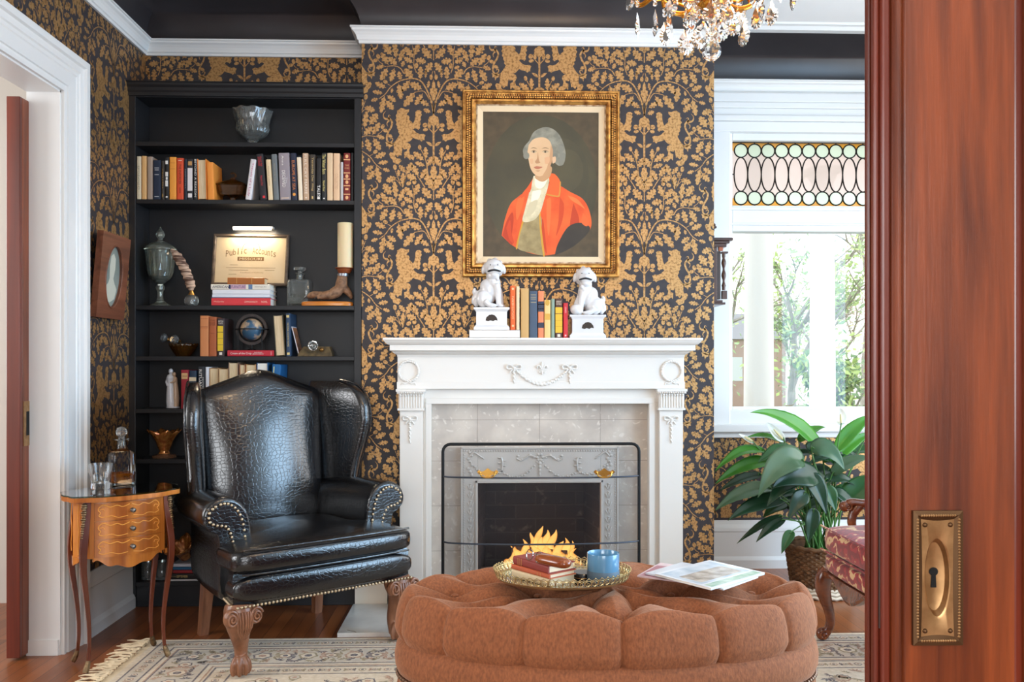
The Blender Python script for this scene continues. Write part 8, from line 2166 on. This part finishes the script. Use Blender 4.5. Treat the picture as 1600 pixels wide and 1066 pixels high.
def soft(x0, x1, y0, y1, z0, z1, name, crown=.02, e=5.0):
    m = MB(M_dam); rows = []; nz = 18; nx = 64
    for j in range(nz+1):
        ph = -pi/2+pi*j/nz; cz = (abs(sin(ph))**(2/e))*(1 if ph > 0 else -1); rr = abs(cos(ph))**(2/e); ring = []
        for k in range(nx):
            a = 2*pi*k/nx; q = (abs(cos(a))**10+abs(sin(a))**10)**(-1/10); x = q*cos(a)*rr; y = q*sin(a)*rr
            ring.append(((x0+x1)/2+x*(x1-x0)/2-(.012*(1-y*y) if x < 0 else 0)*max(0, -x), (y0+y1)/2+y*(y1-y0)/2, (z0+z1)/2+cz*(z1-z0)/2+(crown*(1-x*x)*(1-y*y)*cz if cz > 0 else 0)))
        rows.append(ring)
    m.rings(rows, True, True, True, True); return m.build(name, rc, sharp=70)
soft(0, .58, -hw_, hw_, .402, .515, 'seat_cushion', .025, 6)
soft(.004, .58, -hw_-.004, hw_+.004, .315, .398, 'seat_rail_upholstery', 0, 7)
mb = MB(M_dam)
for z in (.408, .510): mb.tube([(-.008*(1-(2*k/16-1)**2)+.002, -hw_+.012+(2*hw_-.024)*k/16, z) for k in range(17)], .0045, 8)
mb.build('piping', rc)
mb = MB(M_rcw); pts = []
for k in range(31):
    t = k/30; y = -hw_+2*hw_*t; zb_ = .285-.045*exp(-((t-.5)/.16)**2)+.02*exp(-((abs(t-.5)-.27)/.09)**2)
    pts.append([(-.006, y, .318), (-.012, y, zb_+.012), (-.006, y, zb_), (.02, y, zb_), (.02, y, .318)])
mb.rings(pts, True, True, True, False); mb.build('carved_rail', rc, sharp=50)
mb = MB(M_rcw)
for s_ in (-1, 1): mb.box(.0, .57, s_*hw_-.012, s_*hw_+.012, .285, .318)
mb.box(.55, .575, -hw_, hw_, .285, .318); mb.build('side_rail', rc, bevel=.004)
for s_ in (-1, 1):
    m = MB(M_rcw); y0 = s_*(hw_-.03)
    prof = [(.318,.028,.032),(.285,.010,.036),(.24,.004,.034),(.19,.014,.027),(.14,.028,.022),(.09,.034,.0195),(.05,.022,.019),(.03,.006,.020)]
    pts = spline([(x, y0+s_*(.02-x)*.3, z) for z, x, r in prof], 4); rs_ = [q.x for q in spline([(r, 0, 0) for z, x, r in prof], 4)]
    m.tube(pts, rs_, 16); m.ball((.004, y0+s_*.006, .034), (.030, .022, .028), 16, 10); m.lathe([(.014, .0125), (.016, .02), (.012, .03)], 14, c=(.008, y0+s_*.005, 0))
    lg = m.build('leg', rc)
    m = MB(M_rcw); m.tube([(.004+.022*(1-k/28)*cos(k*.42), y0+s_*.006-.020-.004*k/24, .034+.021*(1-k/28)*sin(k*.42)) for k in range(25)], .004, 6); m.build('scroll', lg)
    m = MB(M_rcw); m.tube(spline([(.55, s_*(hw_-.03), .3), (.57, s_*(hw_-.03), .15), (.62, s_*(hw_-.03), .0125)], 6), .018, 12); m.build('leg', rc)
    # arm
    m = MB(M_rcw); ya = s_*(hw_-.02)
    m.tube(spline([(.17, ya, .42), (.155, ya, .47), (.135, ya, .52), (.145, ya, .57), (.17, ya, .60)], 5), [.020]*5+[.018]*5+[.019]*5+[.022]*6, 12)
    m.tube(spline([(.105, ya, .598), (.135, ya, .612), (.19, ya, .606), (.26, ya, .615), (.40, ya, .635), (.56, ya, .65)], 5), [.019]*3+[.023]*5+[.024]*18, 14, flat=.8)
    m.ball((.105, ya, .595), (.026, .026, .024), 16, 10)
    am = m.build('arm', rc)
    m = MB(M_rcw); m.tube([(.107+.020*(1-k/26)*cos(-k*.45+1.5), ya-.026, .595+.018*(1-k/26)*sin(-k*.45+1.5)) for k in range(22)], .0035, 6); m.build('scroll', am)
    m = MB(M_dam); m.tube([(.22, ya, .628), (.26, ya, .640), (.36, ya, .655), (.48, ya, .668), (.54, ya, .668)], [.010, .024, .027, .027, .02], 14, flat=.7); m.build('arm_pad', am)
mb = MB(M_dam); mb.rings([[(x, y*(hw_-.04), z) for x, y in ((.52, -1), (.60, -1), (.60, 1), (.52, 1))] for z in (.5, .98)], True, True, True, False); o = mb.build('backrest', rc, bevel=.02, bseg=4)
mb = MB(M_rcw)
mb.tube(spline([(.56, -hw_+.03, .30), (.58, -hw_+.03, .65), (.60, -hw_+.04, .96), (.60, -.12, 1.04), (.60, 0, 1.07), (.60, .12, 1.04), (.60, hw_-.04, .96), (.58, hw_-.03, .65), (.56, hw_-.03, .30)], 6), .022, 12); mb.build('back_frame', rc)
# small diamond-patterned cushion on it
M_dia = pm('diamond_weave', (150, 92, 66), rough=.8)
def dia():
    nt = M_dia.node_tree; p = nt.nodes['Principled BSDF']; tc = nt.nodes.new('ShaderNodeTexCoord'); mpn = nt.nodes.new('ShaderNodeMapping'); mpn.inputs['Rotation'].default_value = (radians(45), 0, 0); ck_ = nt.nodes.new('ShaderNodeTexChecker'); ck_.inputs['Scale'].default_value = 60; ck_.inputs['Color1'].default_value = rgb(166, 110, 84); ck_.inputs['Color2'].default_value = rgb(112, 64, 52)
    nt.links.new(tc.outputs['Object'], mpn.inputs[0]); nt.links.new(mpn.outputs[0], ck_.inputs['Vector']); nt.links.new(ck_.outputs['Color'], p.inputs['Base Color'])
dia()
cu_ = thing('throw_cushion', 'small diamond patterned brown cushion on the red armchair', 'cushion', (AX+.33, (AY0+AY1)/2+.08, .552))
cu_.rotation_euler = (0, radians(14), 0)
m = MB(M_dia); m.rings([[(th*c_, y, z) for (c_, y, z) in [(1, 0, 0)]] for th in (0,)], False, False, False) if False else None
def pil(sg):
    return lambda u, v: (sg*.055*(max(0, 1-(2*u-1)**4)*max(0, 1-(2*v-1)**4))**.6, -.15+.30*u, .002+.26*v)
m.grid(pil(-1), 16, 16); m.grid(pil(1), 16, 16); m.build('cushion_cover', cu_, merge=True)

# ================================================================ CHANDELIER
G_cry = glass('chandelier_crystal', (255, 254, 252), .02, 1.34, .93)
M_chg = pm('chandelier_gold', (206, 140, 50), rough=.25, metal=.95)
cc = at(1112, 80, 2.09); CX, CY = cc.x, 2.09
cl = thing('chandelier', 'gilt chandelier hung with clear scalloped crystal drops at the top of the picture', 'chandelier', (CX, CY, cc.z))
def pend(P, hgt, wdt, ang, tilt=0):
    """scalloped pear-shaped drop hanging from P"""
    m = MB(G_cry); M = Matrix.Translation(P) @ Matrix.Rotation(ang, 4, 'Z') @ Matrix.Rotation(tilt, 4, 'X'); m.M = M
    rim = []; n = 22
    cz = -hgt*.64; R_ = wdt/2
    for k in range(n):
        a = -pi*0.80+2*pi*.80*k/(n-1)-pi/2
        a = radians(-90)+(-1+2*k/(n-1))*radians(138); q = 1+.10*(1 if k % 2 else -1)*.7
        rim.append((R_*q*cos(a), cz+R_*q*sin(a)*1.05))
    rim = rim + [(.16*wdt, -hgt*.16), (.06*wdt, 0), (-.06*wdt, 0), (-.16*wdt, -hgt*.16)]
    t1 = wdt*.11
    N = len(rim); front = [(x*.55, -t1, cz+(z-cz)*.55) for x, z in rim]; back = [(x*.55, t1, cz+(z-cz)*.55) for x, z in rim]; mid = [(x, 0, z) for x, z in rim]
    m.rings([front, mid, back], True, True, True, False); return m.build('crystal_drop', cl, sharp=0)
def beads(P, n, r=.0055):
    for k in range(n):
        m = MB(G_cry); m.ball(Vector(P)+Vector((0, 0, -k*r*2.05)), r, 10, 7); m.build('crystal_bead', cl, sharp=20)
# bottom ball and its string
m = MB(G_cry); m.ball((0, 0, 0), .0235, 12, 9); m.build('crystal_ball', cl, sharp=10)
for z, r in ((.031, .006), (.047, .0095), (.068, .0085)):
    m = MB(G_cry); m.ball((0, 0, z), r, 12, 8); m.build('crystal_bead', cl)
m = MB(pm('thin_wire', (120, 110, 96), rough=.3, metal=.9)); m.tube([(0, 0, .022), (0, 0, .10)], .0008, 5); m.build('wire', cl)
random.seed(8)
def zv(v, y=CY): return az(v, y, 1112)-cc.z
ringA = 9
for k in range(ringA):
    a = 2*pi*(k+.35)/ringA; x, y = .062*cos(a), .062*sin(a); zt2 = zv(14)+random.uniform(-.006, .012); beads((x, y, zt2+.010), 1); pend((x, y, zt2), .054, .042, a+pi/2+random.uniform(-.3, .3))
ringB = 11
for k in range(ringB):
    a = 2*pi*(k+.2)/ringB; R_ = .118+.018*(k % 2); x, y = R_*cos(a), R_*sin(a); zt2 = zv(8 if k % 2 else -2)+random.uniform(-.01, .014)
    beads((x, y, zt2+.024), 2); pend((x, y, zt2), .066, .046, a+pi/2+random.uniform(-.4, .4))
ringC = 11
for k in range(ringC):
    a = 2*pi*(k+.6)/ringC; R_ = .178+.012*(k % 3); x, y = R_*cos(a), R_*sin(a); zt2 = zv(-14)+random.uniform(-.02, .02)
    beads((x, y, zt2+.03), 2); pend((x, y, zt2), .062, .042, a+pi/2+random.uniform(-.4, .4))
m = MB(M_chg); m.lathe([(.004, zv(30)), (.009, zv(26)), (.006, zv(22)), (.014, zv(17)), (.030, zv(9)), (.036, zv(2)), (.030, zv(-6)), (.018, zv(-20)), (.012, zv(-50)), (.022, zv(-80)), (.012, zv(-120)), (.010, zv(-240))], 28, mod=lambda a, r, z: r*(1+.08*cos(10*a)) if .012 < r else r); m.build('stem', cl)
for R_, v in ((.118, -4), (.182, -40)):
    m = MB(M_chg); m.tube([(R_*cos(2*pi*k/48), R_*sin(2*pi*k/48), zv(v)+.004*(-1)**k) for k in range(49)], .004, 8, caps=False); m.build('ring', cl)
M_bulb = pm('warm_candle_bulb', (255, 220, 170), rough=.4, emis=(255, 196, 120), estr=5)
for k in range(6):
    a = 2*pi*(k+.25)/6; ca, sa = cos(a), sin(a)
    m = MB(M_chg); m.tube(spline([(.02*ca, .02*sa, zv(-4)), (.07*ca, .07*sa, zv(8)), (.11*ca, .11*sa, zv(-2)), (.10*ca, .10*sa, zv(-20)), (.15*ca, .15*sa, zv(-40)), (.21*ca, .21*sa, zv(-30)), (.24*ca, .24*sa, zv(-60))], 6), .0065, 10)
    m.lathe([(.008, zv(-60)), (.028, zv(-70)), (.030, zv(-74)), (.010, zv(-72))], 16, c=(.24*ca, .24*sa, 0)); arm_ = m.build('arm', cl)
    m = MB(pm('ivory_candle_sleeve', (236, 224, 200), rough=.5)); m.lathe([(.010, zv(-73)), (.010, zv(-122))], 14, c=(.24*ca, .24*sa, 0)); m.build('candle_sleeve', arm_)
    m = MB(M_bulb); m.lathe([(.006, zv(-122)), (.015, zv(-136)), (.012, zv(-152)), (.003, zv(-172))], 14, c=(.24*ca, .24*sa, 0)); m.build('bulb', arm_)
m = MB(M_chg); m.tube([(0, 0, zv(-238)), (0, 0, ZTOP+.010-cc.z)], .004, 8); m.lathe([(.05, ZTOP+.011-cc.z), (.045, ZTOP-.01-cc.z), (.012, ZTOP-.03-cc.z)], 20); m.build('suspension_rod', cl)
pd = bpy.data.lights.new('chandelier_glow', 'POINT'); pd.energy = 22; pd.color = (1.0, .66, .36); pd.shadow_soft_size = .22
po = bpy.data.objects.new('chandelier_glow', pd); po.location = (CX, CY, cc.z+.42); COL.objects.link(po)

# ================================================================ OUTSIDE THE WINDOW
M_lawn = pm('lawn', (120, 140, 84), rough=1, c2=(150, 150, 100), nscale=1.2)
g = MB(M_lawn).box(-14, 30, YW+3.2, 45, -1.0, -.9).build('ground_outside'); tag(g, 'lawn beyond the porch outside the window', 'ground', kind='structure')
g = MB(pm('porch_boards', (170, 170, 166), rough=.6)).box(-2, 12, YW+.35, YW+4.6, -.35, -.15).build('porch_floor'); tag(g, 'grey porch floor outside the window', 'porch', kind='structure')
M_colw = pm('white_porch_column', (236, 232, 222), rough=.6)
for (uc, w, Y, lab) in ((1185.5, 47, 7.6, 'nearer thick white porch column, left of the two outside the window'), (1285, 40, 9.1, 'farther white porch column, right of the two outside the window')):
    c = at(uc, 500, Y); r = w*px(Y)/2
    t = thing('porch_column', lab, 'column', (c.x, Y, -.149))
    m = MB(M_colw); m.lathe([(r*1.0, .16), (r*1.02, 1.0), (r*.96, 2.2), (r*.86, 3.3)], 36); m.build('shaft', t)
    m = MB(M_colw); m.box(-r*1.35, r*1.35, -r*1.35, r*1.35, 0, .07); m.lathe([(r*1.3, .07), (r*1.3, .11), (r*1.08, .16)], 36); m.build('base', t)
    m = MB(M_colw); m.lathe([(r*.86, 3.3), (r*1.1, 3.36), (r*1.1, 3.40)], 36); m.box(-r*1.2, r*1.2, -r*1.2, r*1.2, 3.40, 3.46); m.build('capital', t)
random.seed(5)
M_trunk = pm('grey_bark', (172, 164, 152), rough=.9, c2=(146, 136, 126), nscale=8)  # bark paled, outdoor haze put into its colour
FM = [pm('haze_paled_leaf', (186, 206, 128), rough=.7), pm('dull_green_leaf', (164, 184, 132), rough=.7), pm('evergreen_leaf', (126, 152, 108), rough=.8), pm('russet_leaf', (186, 160, 140), rough=.8)]  # leaf colours paled to put outdoor haze and glare into them
def tree(lab, x, Y, h, spread, nl, mats, lo=.0, bare=False, zc=.55):
    t = thing('tree', lab, 'tree', (x, Y, -.9))
    tips = []
    m = MB(M_trunk)
    def grow(p, d, L, r, lev):
        q = p+d*L; mid = p.lerp(q, .5)+Vector((random.uniform(-.05, .05), random.uniform(-.05, .05), 0))*L
        m.tube([p, mid, q], [r, r*.85, r*.66], 6 if lev < 2 else 4)
        tips.append(q); tips.append(mid)
        if lev < 4:
            for _ in range(3 if lev < 3 else 2):
                nd = (d+Vector((random.uniform(-1, 1), random.uniform(-1, 1), random.uniform(-.25, .6)))*.75).normalized(); grow(q, nd, L*random.uniform(.55, .8), r*.62, lev+1)
    grow(Vector((0, 0, 0)), Vector((random.uniform(-.1, .1), 0, 1)).normalized(), h*.30, h*.015, 0)
    m.build('trunk', t)
    for mi_, mat in enumerate(mats):
        f = MB(mat); V = []; F = []
        for _ in range(nl):
            if random.random() < .7:
                c = random.choice(tips)+Vector((random.gauss(0, .22), random.gauss(0, .22), random.gauss(0, .22)))*spread*.25
            else: c = Vector((random.gauss(0, .4)*spread, random.gauss(0, .4)*spread, h*zc+random.gauss(0, .2)*h))
            if c.z < lo: continue
            a = Vector((random.uniform(-1, 1), random.uniform(-1, 1), random.uniform(-1, 1))).normalized(); b = a.orthogonal().normalized(); s_ = random.uniform(.035, .075)
            n0 = len(V); V += [c-a*s_, c+b*s_*.5, c+a*s_, c-b*s_*.5]; F.append((n0, n0+1, n0+2, n0+3))
        f.add(V, F); o = f.build('foliage', t, sharp=0)
tree('light green leafy tree seen between the two porch columns', at(1232, 500, 14).x, 14, 5.6, 1.3, 900, (FM[0], FM[1]))
tree('sparse bare branched tree at the right of the window view', at(1345, 500, 18).x, 18, 7.6, 1.8, 90, (FM[0],), bare=True)
tree('green shrub like tree low at the right of the window view', at(1338, 600, 11).x, 11, 2.9, 1.0, 900, (FM[0], FM[2]))
tree('pale leafy tree glimpsed left of the nearer porch column', at(1140, 500, 27).x-1.0, 27, 8.4, 1.6, 800, (FM[1], FM[0]))
tree('bushy dark green tree low between the two porch columns', at(1242, 610, 34).x, 34, 5.4, 1.8, 1200, (FM[2], FM[1]))
tree('russet tree far behind the right porch column', at(1290, 560, 30).x, 30, 6.5, 2.0, 1200, (FM[3], FM[1]))
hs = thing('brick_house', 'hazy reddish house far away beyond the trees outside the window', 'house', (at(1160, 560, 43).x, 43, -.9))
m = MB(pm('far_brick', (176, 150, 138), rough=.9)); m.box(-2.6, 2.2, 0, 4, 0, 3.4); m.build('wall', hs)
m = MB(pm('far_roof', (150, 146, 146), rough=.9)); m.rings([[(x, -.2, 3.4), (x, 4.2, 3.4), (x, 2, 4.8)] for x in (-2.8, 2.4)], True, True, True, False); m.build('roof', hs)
for xx in (-1.8, -.6, .6): MB(pm('far_window', (206, 210, 212), rough=.4)).box(xx, xx+.6, -.02, 0, 1.3, 2.5).build('window', hs)
